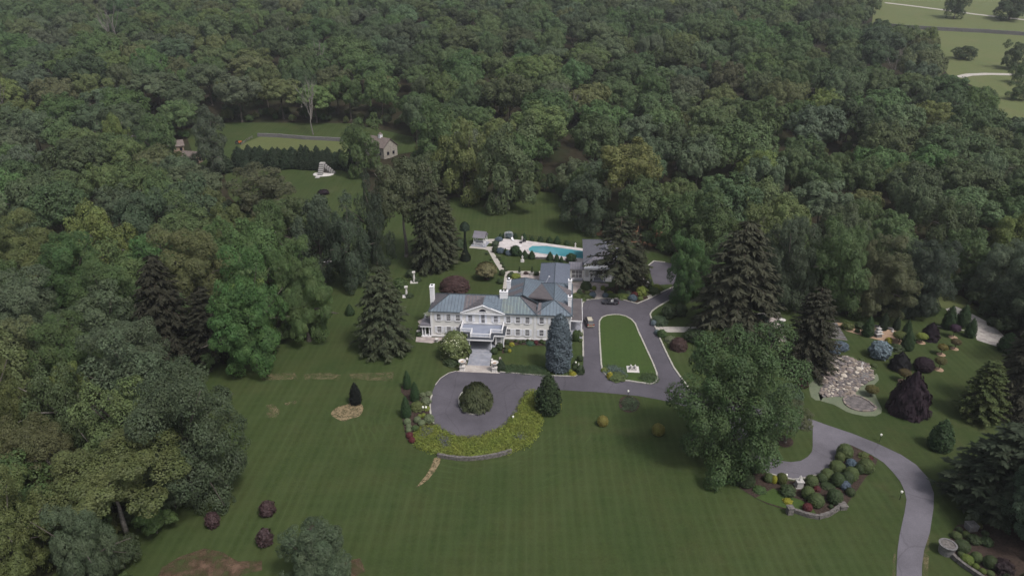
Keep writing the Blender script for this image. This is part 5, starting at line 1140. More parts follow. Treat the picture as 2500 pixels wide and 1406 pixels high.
for i, (x, y, w_, h_) in enumerate([(705, 295, 62, 95), (760, 295, 54, 98), (960, 305, 78, 112), (1110, 330, 92, 135), (1240, 345, 78, 95), (1390, 365, 108, 115), (1540, 380, 112, 125), (1670, 400, 118, 155), (1835, 415, 98, 100)]):
    batch(Z7, [('cone', x, y, w_, h_, 'thuja', f'{ordinal(i + 1)} dark cone from the left behind the pool', GP, 'cone_shrub')])
batch(Z7, [('dwarfspruce', 850, 300, 135, 125, 'silver', 'silver blue spruce behind the white arch'), ('dwarfspruce', 680, 355, 115, 85, 'bluegrey', 'dark blue globe at the upper left of the pool deck'), ('loose', 620, 440, 105, 105, 'grey', 'grey green shrub at the left of the pool deck'), ('loose', 615, 540, 95, 115, 'boxd', 'dark green shrub at the left corner of the pool deck'), ('dwarfspruce', 705, 555, 125, 105, 'bluegrey', 'left blue globe below the pool deck'), ('cone', 790, 570, 64, 115, 'thuja', 'small cone between the two blue globes'), ('dwarfspruce', 850, 592, 105, 95, 'bluegrey', 'right blue globe below the pool deck'), ('loose', 955, 600, 160, 185, 'thuja', 'large dark bush left of the pool'), ('cone', 1045, 600, 85, 115, 'thuja', 'dark cone right of the large dark bush'),
 ('cone', 1120, 642, 115, 160, 'thuja', 'first big cone in front of the pool'), ('cone', 1240, 652, 120, 158, 'thuja', 'second big cone in front of the pool'), ('cone', 1550, 672, 120, 158, 'thuja', 'third big cone in front of the pool'), ('cone', 1660, 690, 95, 138, 'thuja', 'fourth cone in front of the pool'), ('cone', 1740, 698, 76, 108, 'thuja', 'smallest cone in front of the pool'), ('loose', 1905, 700, 160, 150, 'thuja', 'large rounded bush before the right end of the pool'),
 ('ball', 475, 574, 58, 48, 'boxd', 'upper small ball left of the pavilion path'), ('ball', 550, 672, 48, 38, 'boxd', 'lower small ball left of the pavilion path'), ('ball', 675, 634, 78, 68, (.09, .11, .05), 'pale round shrub at the top right of the pavilion path'), ('ball', 700, 668, 52, 38, 'boxd', 'first dark ball right of the pavilion path'), ('ball', 730, 734, 62, 48, 'boxd', 'second dark ball right of the pavilion path'), ('ball', 765, 794, 62, 48, 'boxd', 'third dark ball right of the pavilion path'), ('ball', 800, 855, 68, 58, 'boxd', 'fourth dark ball right of the pavilion path'), ('ball', 738, 930, 98, 110, 'boxd', 'big clipped ball at the path corner'), ('ball', 705, 1068, 115, 100, 'boxd', 'clipped ball left of the path behind the house'),
 ('loose', 895, 912, 64, 55, 'boxd', 'dark shrub at the left of the back terrace'), ('low', 955, 975, 155, 85, 'lime', 'lime shrub on the back terrace'), ('loose', 868, 968, 85, 85, 'boxd', 'dark shrub beside the lime one on the back terrace'), ('loose', 1312, 928, 105, 85, 'boxd', 'dark shrub at the right of the back terrace'), ('low', 1140, 905, 70, 50, 'maroon', 'reddish shrub between the two planters')])
batch(ZD, [('dome', 480, 1160, 200, 170, 'boxd', 'dark dome topiary on the flagstone court'), ('ball', 630, 1170, 84, 95, 'lime', 'lime ball left of the path to the french doors'), ('ball', 800, 1170, 90, 98, 'lime', 'lime ball right of the path to the french doors'), ('ball', 605, 1305, 130, 110, 'bluegrey', 'grey blue ball left of the path at the drive'), ('ball', 845, 1310, 110, 100, 'bluegrey', 'grey blue ball right of the path at the drive'), ('loose', 350, 1265, 95, 125, 'blue', 'blue green shrub behind the carriage porch'), ('low', 290, 1262, 75, 55, 'gold', 'yellow shrub behind the carriage porch'), ('loose', 500, 1240, 95, 65, 'olive', 'olive shrub left of the grey blue ball'), ('low', 520, 1330, 160, 75, 'box', 'green shrub mat at the drive left of the path'), ('low', 300, 1315, 180, 65, 'box', 'green shrub mat by the carriage porch corner'), ('low', 420, 1380, 110, 75, 'box', 'green shrub at the very corner of the drive'),
 ('low', 930, 1245, 100, 70, 'lime', 'lime shrub at the foot of the tall spruce'), ('low', 970, 1310, 180, 60, 'box', 'long green mat at the drive under the tall spruce'), ('low', 1200, 1335, 220, 75, (.09, .13, .035), 'bright green mat along the drive'), ('loose', 1150, 1250, 150, 100, 'blue', 'blue green shrub right of the tall trunk'), ('loose', 1275, 1260, 90, 90, 'grey', 'grey green shrub left of the red one'), ('loose', 1410, 1285, 110, 90, 'red', 'dark red shrub in the spruce bed'), ('dwarfspruce', 1370, 1380, 150, 130, 'bluegrey', 'blue grey spruce globe at the drive corner'), ('low', 1550, 1270, 200, 180, 'lime', 'large lime green shrub beside the narrow path'), ('ball', 1515, 1365, 110, 85, (.10, .14, .04), 'green ball below the large lime shrub'), ('loose', 1500, 1200, 110, 90, 'boxd', 'dark shrub above the large lime shrub'), ('low', 1780, 1240, 220, 130, (.06, .09, .03), 'green shrub right of the narrow path'), ('low', 1830, 1180, 170, 130, 'lime', 'lime shrub by the parking court'), ('ball', 1700, 1130, 90, 90, 'boxd', 'dark ball right of the white blocks'), ('ball', 1690, 1040, 90, 100, 'boxd', 'dark ball above the right white block'), ('loose', 1360, 1130, 90, 80, 'boxd', 'dark shrub under the smaller spruce'), ('loose', 1080, 1150, 110, 90, 'boxd', 'dark shrub behind the tall trunk')])
batch(ZL, [('dome', 1015, 832, 240, 145, 'maroon', 'wide maroon mounded maple behind the house', None, 'maple_mound'), ('cone', 115, 1025, 80, 105, 'thuja', 'small dark cone tree on the left lawn', None, 'cone_shrub'), ('low', 690, 735, 70, 50, 'boxd', 'dark shrub beside the upper white column'), ('low', 545, 790, 110, 90, 'mid', 'green shrub left of the white columns'), ('low', 630, 870, 60, 40, 'boxd', 'low shrub beside the lower white column'), ('loose', 640, 700, 80, 70, 'dark', 'dark shrub behind the upper white column')])
for x, y, w_, h_, lb in ((650, 1264, 34, 38, 'upper purple ball shrub on the left lawn'), (645, 1337, 36, 42, 'lower purple ball shrub on the left lawn'), (517, 1292, 30, 40, 'darkest purple ball shrub under the big left tree'), (757, 1300, 18, 16, 'tiny dark shrub above the bottom maple')):
    S('loose', x, y, w_, h_, (.06, .036, .036), lb)
S('hedgetree', 867, 990, 26, 56, (.014, .016, .014), 'small black green columnar tree on the straw patch', None, 'young_tree')
batch(Z6, [('dwarfspruce', 1145, 625, 175, 180, 'silver', 'silver blue spruce beside the rock garden'), ('dwarfspruce', 765, 540, 135, 90, 'bluegrey', 'right blue weeping spruce above the rock garden'), ('dwarfspruce', 690, 585, 120, 130, 'bluegrey', 'left blue weeping spruce above the rock garden'),
 ('column', 1020, 405, 100, 205, 'thuja', 'dark arborvitae left of the stone pagoda', None, 'arborvitae'), ('column', 1165, 345, 74, 180, (.022, .036, .018), 'dark arborvitae behind the stone pagoda', None, 'arborvitae'), ('column', 1290, 340, 66, 130, (.022, .036, .018), 'dark arborvitae right of the small stone lantern', None, 'arborvitae'), ('column', 1382, 440, 86, 205, 'thuja', 'arborvitae behind the front garden one', None, 'arborvitae'), ('column', 1400, 540, 108, 212, 'thuja', 'front arborvitae in the garden, on pale mulch', None, 'arborvitae'), ('column', 1795, 340, 112, 245, 'thuja', 'left arborvitae of three at the stone ramp', None, 'arborvitae'), ('column', 1930, 315, 112, 225, 'thuja', 'middle arborvitae of three at the stone ramp', None, 'arborvitae'), ('column', 2000, 415, 92, 200, 'thuja', 'right arborvitae of three at the stone ramp', None, 'arborvitae'), ('column', 2375, 565, 165, 210, 'thuja', 'wide arborvitae at the end of the stone ramp', None, 'arborvitae'), ('column', 130, 160, 96, 150, (.022, .036, .018), 'dark arborvitae behind the garden terrace', None, 'arborvitae'), ('column', 125, 515, 66, 118, (.022, .036, .018), 'small dark arborvitae below the garden terrace', None, 'arborvitae'),
 ('ball', 1570, 748, 172, 148, 'purple', 'dark purple ball tree in the right garden'), ('weeping', 1445, 1180, 300, 440, 'purple', 'large weeping purple beech in the right garden', None, 'weeping_beech'), ('weeping', 1340, 735, 160, 190, (.022, .02, .022), 'small black weeping beech left of the purple ball', None, 'weeping_beech'), ('weeping', 1625, 445, 135, 180, (.026, .018, .024), 'purple weeping beech before the dark wood', None, 'weeping_beech'), ('ball', 395, 895, 118, 90, (.05, .015, .02), 'dark red ball left of the rock garden'), ('low', 1220, 455, 56, 48, 'gold', 'yellow bush at the end of the tan bed'), ('loose', 830, 340, 100, 75, 'olive', 'olive shrub in the tan bed'), ('loose', 940, 330, 80, 70, 'boxd', 'dark shrub left of the garden arborvitae'), ('ball', 915, 365, 44, 40, 'boxd', 'small ball in the tan bed'), ('low', 1310, 545, 100, 70, 'boxd', 'low dark shrub left of the front garden arborvitae'),
 ('dome', 280, 1090, 250, 240, 'blue', 'blue green clipped dome beside the huge tree'), ('loose', 2230, 310, 110, 90, 'dark', 'dark bush at the edge of the stone ramp')])
batch(ZR, [('ball', 1330, 440, 125, 110, 'box', 'lower green ball beside the rock garden'), ('ball', 1370, 345, 130, 100, 'box', 'upper green ball beside the rock garden'), ('low', 880, 185, 150, 100, 'box', 'green shrub behind the rock garden'), ('low', 990, 235, 110, 80, 'lime', 'lime shrub behind the white stone seat'), ('low', 1095, 195, 110, 70, 'box', 'green shrub right of the white stone seat')])
S('column', 2303, 1106, 52, 84, 'thuja', 'lone arborvitae right of the lower drive', None, 'arborvitae')
GG = 'clipped balls in the bottom right bed'
batch(ZG, [('ball', 970, 1050, 95, 75, 'box', 'upper left clipped ball in the bottom right bed', GG, 'boxwood'), ('ball', 1060, 1035, 74, 70, 'box', 'second clipped ball of the top row, bottom right bed', GG, 'boxwood'), ('ball', 1030, 1185, 145, 125, 'boxd', 'largest dark ball in the bottom right bed', GG, 'boxwood'), ('ball', 1015, 1225, 68, 54, 'box', 'small ball against the stone wall, bottom right bed', GG, 'boxwood'), ('ball', 1075, 1305, 115, 100, (.11, .15, .035), 'brightest clipped ball in the bottom right bed', GG, 'boxwood'), ('ball', 1165, 1280, 105, 106, 'box', 'ball right of the brightest one', GG, 'boxwood'), ('ball', 1155, 1345, 64, 60, (.11, .15, .035), 'small bright ball below the brightest one', GG, 'boxwood'), ('ball', 1225, 1388, 64, 54, (.10, .14, .035), 'second small bright ball along the wall', GG, 'boxwood'), ('ball', 1305, 1410, 74, 50, 'box', 'small ball at the bottom edge', GG, 'boxwood'), ('ball', 1310, 1345, 128, 130, 'boxd', 'large ball near the bottom edge', GG, 'boxwood'), ('ball', 1190, 940, 64, 58, (.10, .11, .03), 'olive ball right of the stone urn', GG, 'boxwood'), ('ball', 990, 975, 58, 54, 'boxd', 'small dark ball left of the stone urn', GG, 'boxwood'), ('ball', 1250, 1015, 66, 56, 'boxd', 'dark ball at the right of the top row', GG, 'boxwood'), ('loose', 1150, 1100, 110, 90, 'boxd', 'loose dark shrub in the bottom right bed'), ('loose', 1270, 1120, 100, 90, 'boxd', 'dark shrub at the right of the bottom right bed'), ('loose', 1445, 1400, 170, 140, (.03, .018, .02), 'dark purple shrub in the bottom right corner')])
# standards: clipped cap on a stem, ring of mulch
def standard(px, py, w, h, tint, label, capf=.45, ring=True):
    P = at(px, py); sc = proj(P)[2]; wm = w / sc; hm = h / sc / .9
    e = empty('topiary_standard', P, shr.uniform(0, 6), label, 'topiary')
    c = link('crown', SH['cap'][shr.randrange(2)], e); c.scale = (wm, wm, hm * capf * 1.15); c.location = (0, 0, hm * (1 - capf) - .1); c['tint'] = jitter(T[tint] if isinstance(tint, str) else tint)
    t = link('stem', POST, e); t.scale = (2, 2, hm * (1 - capf) + .1)
    if ring: MB().lathe([(wm * .42, .0), (wm * .40, .1), (.02, .16)], 16).build('mulch_ring', M['tanmulch'], e)
    return e
for fn, kx, rows in ((Z6, 3.906, [(1305, 455, 130, 95, 'olive', 'olive topiary standard right of the tan bed'), (1515, 455, 100, 85, 'lime', 'lime topiary standard left of the purple weeping beech'), (1822, 405, 98, 115, (.045, .025, .04), 'purple topiary standard under the ramp arborvitae'), (1835, 515, 90, 92, (.085, .07, .035), 'bronze topiary standard on the right lawn'), (1708, 570, 95, 95, (.13, .11, .03), 'golden topiary standard on the right lawn'), (1685, 712, 105, 115, (.09, .095, .035), 'olive topiary standard behind the dark purple ball'), (1345, 825, 112, 112, (.09, .075, .03), 'bronze topiary standard left of the large beech')]), (ZR, 8.789, [(1280, 935, 270, 210, (.10, .09, .03), 'olive topiary standard on the green gravel')])):
    for x, y, w_, h_, tn, lb in rows: standard(*fn(x, y), w_ / kx, h_ / kx, tn, lb, .55 if fn is ZR else .45, fn is Z6)
# weeping trees
def weeper(px, py, w, h, tint, label, name='weeping_tree', kind='willow', low=.1, ring=None):
    P = at(px, py); sc = proj(P)[2]; wm = w / sc; hm = h / sc / .92
    e = empty(name, P, shr.uniform(0, 6), label, 'tree')
    c = link('crown', SH[kind][shr.randrange(len(SH[kind]))], e); c.scale = (wm, wm, hm * (1 - low)); c.location = (0, 0, hm * low); c['tint'] = jitter(T[tint] if isinstance(tint, str) else tint)
    t = link('trunk', POST, e); t.scale = (4, 4, hm * .8)
    if ring: MB().lathe([(ring, 0), (ring * .95, .1), (.02, .18)], 16).build('mulch_ring', M['mulch'], e)
    return e
weeper(*Z3(925, 545), 300 / 4.13, 232 / 4.13, (.062, .078, .034), 'weeping tree on the round island of the turning circle', low=.12)
weeper(*Z7(470, 980), 330 / 6.94, 270 / 6.94, (.12, .12, .055), 'pale weeping tree on the lawn behind the house', low=.42, ring=.9)
bt = weeper(*Z7(115, 665), 170 / 6.94, 610 / 6.94, (.018, .026, .018), 'odd dark bell shaped weeping tree with bare top tuft', kind='bell', low=.0)
tf = link('top_tuft', SH['willow'][0], bt); tf.scale = (2.8, 2.8, 2.4); tf.location = (0, 0, 10.0); tf['tint'] = (.03, .05, .03)
weeper(*Z7(0, 470), 200 / 6.94, 180 / 6.94, (.06, .085, .042), 'light weeping bush left of the bell shaped tree', low=.2)
# arborvitae hedge in front of the hay field
GH = 'tall arborvitae hedge in front of the hay field'; hx = 566; i = 0
while hx < 872:
    w_ = shr.uniform(24, 34); top_ = 360 + (hx - 566) * .022 + shr.uniform(-8, 9); base = 412 + (hx - 566) * .012 + shr.uniform(-2, 4); i += 1
    S('hedgetree', hx + w_ / 2, base, w_ * 1.12, base - top_, (.032, .046, .028), f'{ordinal(i)} dark arborvitae from the left in the tall hedge row', GH, 'arborvitae'); hx += w_ * .5
for k, (x, y, w_, h_) in enumerate(((545, 425, 40, 45), (600, 428, 36, 34), (690, 412, 22, 26), (850, 420, 30, 30))): S('hedgetree', x, y, w_, h_, (.035, .05, .03), ['dark shrub left of the hedge row', 'round dark shrub in front of the hedge row', 'small dark cone in front of the hedge row', 'dark shrub at the right end of the hedge row'][k])
S('loose', 788, 478, 24, 14, 'purple', 'small purple shrub on the back lawn')
# ------------------------------------------------------------------ garden stonework
trnd = random.Random(21)
def stone_mesh(seed):
    rs = np.random.RandomState(seed); bm = bmesh.new(); bmesh.ops.create_icosphere(bm, subdivisions=1, radius=.5)
    for v in bm.verts: v.co *= rs.uniform(.82, 1.15); v.co.z *= .75
    for v in bm.verts: v.co.z = min(v.co.z, .3 + rs.uniform(-.03, .03))
    me = bpy.data.meshes.new('stone'); bm.to_mesh(me); bm.free(); return me
STONES = []
for sd in range(4):
    for mm_ in ('rock', 'rock2', 'rock3'):
        me = stone_mesh(sd); me.materials.append(M[mm_]); STONES.append((me, mm_))
rock_px = zz(ZR, (130, 410), (200, 180), (330, 150), (520, 170), (760, 170), (900, 230), (1130, 290), (1210, 310), (1330, 460), (1350, 590), (1200, 640), (1010, 780), (990, 820), (900, 940), (690, 955), (270, 960), (170, 870), (250, 730), (190, 560))
RW = P2(rock_px); RO = RW[0].copy(); RO.z = 0
sheet('gravel_bed', zz(ZR, (205, 1045), (160, 900), (700, 940), (990, 800), (1190, 650), (1345, 600), (1390, 450), (1440, 500), (1455, 600), (1330, 725), (1385, 930), (1455, 1080), (1525, 1220), (1505, 1310), (1380, 1372), (1150, 1372), (900, 1322), (750, 1272), (600, 1182), (480, 1120)), .06, M['gravel'], label='pale green gravel around the rock garden and basin')
sheet('moss_patch', zz(ZR, (-40, 600), (180, 580), (250, 720), (180, 860), (270, 960), (210, 1040), (100, 1030), (0, 960), (-40, 800)), .06, M['gravel'], label='mossy green patch left of the rock garden')
rg = empty('rock_garden', RO, 0, 'tan boulder rock garden with a dry stone cascade', 'rock garden')
ycs = [p.y for p in RW]; ylo_, yhi_ = min(ycs), max(ycs)
def rock_h(x, y):
    """the bed climbs towards its back"""
    t = (y - ylo_) / (yhi_ - ylo_); return .12 + 1.7 * max(0, t - .25) ** 1.2
bed = MB(); bedv = []
bmx = bmesh.new(); cdt = delaunay_2d_cdt([Vector((p.x, p.y)) for p in RW], [], [list(range(len(RW)))], 1, 1e-5)
bv = [bmx.verts.new((p.x, p.y, 0)) for p in cdt[0]]
for f in cdt[2]: bmx.faces.new([bv[i] for i in f])
for yy in np.arange(ylo_ + .8, yhi_, .8): bmesh.ops.bisect_plane(bmx, geom=bmx.verts[:] + bmx.edges[:] + bmx.faces[:], plane_co=(0, float(yy), 0), plane_no=(0, 1, 0), dist=1e-5)
for v in bmx.verts: v.co = Vector((v.co.x - RO.x, v.co.y - RO.y, rock_h(v.co.x, v.co.y)))
ext = bmesh.ops.extrude_face_region(bmx, geom=bmx.faces[:])
for v in [e for e in ext['geom'] if isinstance(e, bmesh.types.BMVert)]: v.co.z = -.1
bmesh.ops.recalc_face_normals(bmx, faces=bmx.faces[:])
me = bpy.data.meshes.new('bed'); bmx.to_mesh(me); bmx.free(); me.materials.append(M['rock2']); link('bed', me, rg)
placed = []; tries = 0
while len(placed) < 285 and tries < 60000:
    tries += 1; x = trnd.uniform(min(p.x for p in RW), max(p.x for p in RW)); y = trnd.uniform(ylo_, yhi_)
    if not inside(x, y, RW): continue
    s_ = trnd.choice((.55, .7, .85, 1.1, 1.5)) * trnd.uniform(.8, 1.2)
    if any((x - a) ** 2 + (y - b) ** 2 < ((s_ + c) * .40) ** 2 for a, b, c in placed): continue
    placed.append((x, y, s_)); q = trnd.random(); kind_ = 'rock3' if q < .16 else ('rock2' if q < .4 else 'rock')
    me = trnd.choice([m for m, k in STONES if k == kind_])
    o = link('stone', me, rg); o.location = (x - RO.x, y - RO.y, rock_h(x, y) + s_ * .04); o.rotation_euler = (trnd.uniform(-.2, .2), trnd.uniform(-.2, .2), trnd.uniform(0, 6.28)); o.scale = (s_ * trnd.uniform(1.0, 1.5), s_, s_ * trnd.uniform(.5, .8))
sb = P2(zz(ZR, (1050, 590), (1110, 480), (1230, 500), (1220, 600)))
MB().prism([(p.x - RO.x, p.y - RO.y) for p in sb], .2, rock_h(sb[0].x, sb[0].y) + .2).build('flat_slab', M['greystone'], rg)
pond_px = zz(ZR, (705, 1000), (770, 960), (900, 935), (1050, 962), (1230, 1052), (1330, 1142), (1392, 1192), (1330, 1252), (1100, 1268), (900, 1222), (760, 1142), (712, 1062))
PWp = smooth_closed(P2(pond_px), 3); pc = sum((p for p in PWp), Vector()) / len(PWp)
pond = empty('stone_basin', pc, 0, 'oval grey cobbled basin below the rock garden', 'basin')
sheet('cobble_floor', None, .09, M['rock2'], world_pts=PWp, parent=pond).location = -pc
placed = []
for _ in range(9000):
    x = trnd.uniform(min(p.x for p in PWp), max(p.x for p in PWp)); y = trnd.uniform(min(p.y for p in PWp), max(p.y for p in PWp)); s_ = trnd.uniform(.35, .8)
    if not inside(x, y, PWp) or any((x - a) ** 2 + (y - b) ** 2 < ((s_ + c) * .45) ** 2 for a, b, c in placed): continue
    if len(placed) > 90: break
    placed.append((x, y, s_)); o = link('cobble', trnd.choice([m for m, k in STONES if k == 'rock2']), pond); o.location = (x - pc.x, y - pc.y, .09); o.rotation_euler = (0, 0, trnd.uniform(0, 6)); o.scale = (s_ * 1.3, s_, .16)
n = len(PWp)
for i in range(0, n):
    a, b = PWp[i] - pc, PWp[(i + 1) % n] - pc
    MB().bar((a.x, a.y, .16), (a.x + (b.x - a.x) * .96, a.y + (b.y - a.y) * .96, .16), .38, .22).build('rim_stone', M['rock'] if i % 3 else M['rock2'], pond)
def paved(name, poly_px, m, label, cell, seed, z=.06, gap=.05, cat='paving', base=None, maxn=280):
    """paving laid slab by slab over a base"""
    W = P2(poly_px); O = W[0].copy(); O.z = 0; e = empty(name, O, 0, label, cat); rnd = random.Random(seed)
    sheet('bedding', None, z, base or M['stone'], world_pts=W, parent=e).location = -O
    y = min(p.y for p in W); cnt = 0
    while y < max(p.y for p in W):
        x = min(p.x for p in W) + rnd.uniform(-.5, 0) * cell; hh = cell * rnd.uniform(.6, .9)
        while x < max(p.x for p in W):
            ww = cell * rnd.uniform(.7, 1.6)
            if cnt < maxn and all(inside(a, b, W) for a, b in ((x, y), (x + ww, y), (x, y + hh), (x + ww, y + hh))):
                j = lambda: rnd.uniform(-.06, .06) * cell
                zt = z + g(x, y) + (.12 if y > 215 else 0) + rnd.uniform(.03, .06)
                MB().prism([(x - O.x + j(), y - O.y + j()), (x + ww - gap - O.x + j(), y - O.y + j()), (x + ww - gap - O.x + j(), y + hh - gap - O.y + j()), (x - O.x + j(), y + hh - gap - O.y + j())], zt - .1, zt).build('slab', m, e); cnt += 1
            x += ww
        y += hh
    return e
paved('stone_ramp', zz(Z6, (1750, 135), (1850, 112), (2000, 180), (2200, 282), (2345, 430), (2330, 492), (2240, 492), (2050, 432), (2035, 380), (1960, 282), (1800, 182)), M['slate'], 'long pale slate paved ramp at the wood edge', 1.3, 41, base=M['slate'], gap=.09)
paved('garden_terrace', zz(Z6, (30, 225), (150, 208), (178, 280), (240, 445), (80, 448), (40, 330)), M['flag'], 'pinkish paved terrace beside the dark spruce', 1.3, 42, base=M['flag'])
stp = empty('garden_steps', at(*Z6(720, 400)), 0, 'wide dark slate steps beside the dark spruce', 'steps'); so_ = stp.location.copy()
SL, SR = P2(zz(Z6, (628, 412), (820, 438))), P2(zz(Z6, (650, 296), (705, 300)))
for i in range(8):
    a = SL[0].lerp(SR[0], i / 8) - so_; b = SL[1].lerp(SR[1], i / 8) - so_; a2 = SL[0].lerp(SR[0], (i + .93) / 8) - so_; b2 = SL[1].lerp(SR[1], (i + .93) / 8) - so_
    MB().prism([(a.x, a.y), (b.x, b.y), (b2.x, b2.y), (a2.x, a2.y)], -.1, .12 + .13 * i).build('step', M['greystone'] if i % 2 else M['stone'], stp)
def wall_line(fn, pts, w, h, rows, seg, label, seed, m='stone', name='stone_wall'):
    return stone_run(name, P2(zz(fn, *pts)), False, w, h, seg, M[m], label, kind='thing', seed=seed, rows=rows, cat='wall')
wall_line(Z5, [(885, 1035), (950, 1055), (1050, 1090), (1160, 1108), (1270, 1075), (1350, 1020), (1395, 985)], .5, .26, 3, .45, 'curved dry stone wall below the boxwood bed', 51, 'stone')
wall_line(Z3, [(530, 1050), (620, 1070), (740, 1085), (860, 1090), (1000, 1075), (1150, 1048), (1275, 1008)], .5, .25, 3, .45, 'curved dry stone wall below the juniper hedge', 52, 'stone')
wall_line(ZG, [(885, 1190), (960, 1265), (1050, 1335), (1150, 1400), (1220, 1450)], .5, .25, 3, .45, 'dry stone wall behind the stone tub', 53)
wall_line(Z6, [(-120, 208), (0, 206), (150, 206)], .5, .3, 3, .6, 'low stone wall behind the garden terrace', 54, 'greystone')
wall_line(Z6, [(165, 215), (205, 300)], .5, .3, 2, .6, 'short stone wall right of the garden terrace', 55, 'greystone')
wall_line(Z6, [(1060, 302), (1150, 318), (1245, 338)], .5, .3, 2, .6, 'low stone wall behind the stone pagoda', 56, 'greystone')
wall_line(Z6, [(1635, 292), (1745, 312)], .35, .16, 1, .8, 'left pale edging stones below the ramp', 57, 'kerb', 'edging'); wall_line(Z6, [(1895, 336), (1975, 348)], .35, .16, 1, .8, 'right pale edging stones below the ramp', 58, 'kerb', 'edging')
stone_run('field_wall', [at(x, y) for x, y in ((630, 334), (680, 336), (740, 341), (838, 346))], False, 1.0, .55, 1.2, M['greystone'], 'long grey dry stone wall across the hay field', kind='thing', seed=61, rows=3, cat='wall')
stone_run('meadow_wall', [at(x, y) for x, y in ((2132, 63), (2200, 70), (2300, 76), (2400, 81), (2560, 92))], False, 1.6, .9, 2.0, M['greystone'], 'long grey stone wall across the far meadow', kind='thing', seed=62, rows=3, cat='wall')
def track(name, pts, wpx, m, label):
    W = [at(x, y) for x, y in pts]; Lf = []; Rt = []
    for i, p in enumerate(W):
        d = (W[min(i + 1, len(W) - 1)] - W[max(i - 1, 0)]); d.z = 0; d.normalize(); nrm_ = Vector((-d.y, d.x, 0)); Lf.append(p + nrm_ * wpx / 2); Rt.append(p - nrm_ * wpx / 2)
    sheet(name, None, .12, m, world_pts=Lf + Rt[::-1], label=label)
track('farm_track', [(2160, 8), (2220, 15), (2290, 24), (2380, 36), (2520, 52)], 5.0, M['path'], 'pale farm track crossing the far meadow')
track('farm_track', [(2340, 190), (2365, 184), (2410, 182), (2455, 183), (2540, 186)], 5.0, M['path'], 'pale lower farm track at the meadow edge')
# ------------------------------------------------------------------ statues, urns, lamps
def figure(mb, z, h, lean=.0, arm=True, seed=0, mi=0):
    """small carved standing figure, one surface per limb joined inside the drapery"""
    rnd = random.Random(seed); s = h
    mb.lathe([(.17 * s, 0), (.19 * s, .05 * s), (.15 * s, .25 * s), (.13 * s, .42 * s), (.11 * s, .55 * s), (.145 * s, .72 * s), (.15 * s, .78 * s), (.06 * s, .83 * s), (.05 * s, .86 * s)], 10, (0, 0, z), mi, (1, .75))
    mb.blob((0, -.01 * s, z + .93 * s), .062 * s, .07 * s, .08 * s, 8, 6, mi)
    if arm:
        for sx in (-1, 1): mb.tube([(sx * .13 * s, 0, z + .76 * s), (sx * .2 * s, -.06 * s, z + .6 * s), (sx * (.12 + .06 * rnd.random()) * s, -.14 * s, z + (.5 + .2 * rnd.random()) * s)], .045 * s, .03 * s, 6, mi)
    return mb
def statue(px, py, hpx, label, ped=.45, m='marble', name='statue', pw=.9, group=None, seed=0, pm=None):
    P = at(px, py); H_ = hpx / proj(P)[2] / .9; e = empty(name, P, 0, label, 'statue', group); ph = H_ * ped; w_ = pw / 2
    MB().box(-w_ * 1.25, w_ * 1.25, -w_ * 1.25, w_ * 1.25, -.05, .14).box(-w_, w_, -w_, w_, .14, ph - .1, 0, .04).box(-w_ * 1.15, w_ * 1.15, -w_ * 1.15, w_ * 1.15, ph - .1, ph).build('pedestal', pm or M[m], e)
    figure(MB(), ph, H_ - ph, seed=seed).build('figure', M[m], e, True)
    return e
statue(*Z5(958, 782), 130 / 4.1667, 'white cherub statue on a stone pedestal in the lower bed', .55, pw=1.1, seed=1, m='marble', pm=M['concrete'])
statue(*Z7(1075, 350), 95 / 6.944, 'tall white statue at the left of the pool', .25, pw=.5, seed=2); statue(*Z7(1975, 450), 85 / 6.944, 'white statue at the right of the pool', .25, pw=.5, seed=3)
statue(*Z7(1078, 688), 108 / 6.944, 'cream figure on a rock base on the lawn before the pool', .3, pw=.9, seed=4, m='marble')
statue(*ZF(352, 1120), 85 / 8.27, 'small white statue in the corner bed by the drive', .3, pw=.4, seed=5)
statue(*ZR(1065, 385), 190 / 8.789, 'white figure on a bench like base in the rock garden', .35, pw=1.3, seed=6)
statue(*Z6(1245, 355), 35 / 3.906, 'small white stone lantern figure at the end of the tan bed', .4, pw=.5, seed=7)
def pillar(px, py, hpx, label, seed):
    P = at(px, py); h = hpx / proj(P)[2] / .9; e = empty('column_statue', P, .1, label, 'statue', None)
    MB().box(-1.1, 1.1, -1.0, 1.0, -.05, .18).build('plinth', M['marble'], e); MB().lathe([(.42, .18), (.36, .4), (.3, .5), (.33, h * .45), (.28, h * .7), (.38, h * .86), (.42, h * .9)], 10).build('shaft', M['marble'], e); MB().box(-.45, .45, -.45, .45, h * .9, h).build('capital', M['marble'], e)
pillar(*ZL(672, 735), 88 / 3.516, 'upper white carved column on the lawn left of the house', 1); pillar(*ZL(607, 858), 86 / 3.516, 'lower white carved column on the lawn left of the house', 2)
URN = [(.0, .0), (.34, 0), (.34, .1), (.16, .18), (.14, .32), (.36, .45), (.62, .7), (.68, .95), (.80, 1.02), (.80, 1.1), (.66, 1.1), (.6, .9), (.05, .85)]
for (u, v), lb in (((9.75, -15.0), 'large white stone urn left of the forecourt'), ((17.0, -15.0), 'large white stone urn right of the forecourt')):
    e = empty('garden_urn', hw(u, v), HA, lb, 'urn', None); MB().box(-.62, .62, -.62, .62, 0, .18).box(-.5, .5, -.5, .5, .18, .95).box(-.6, .6, -.6, .6, .95, 1.1).build('pedestal', M['marble'], e)
    c = MB().lathe([(r * 1.08, z * 1.15) for r, z in URN], 16, (0, 0, 1.1)).build('bowl', M['marble'], e, True); MB().lathe([(.62, 2.05), (.4, 2.12), (.02, 2.14)], 12).build('soil', M['tanmulch'], e)
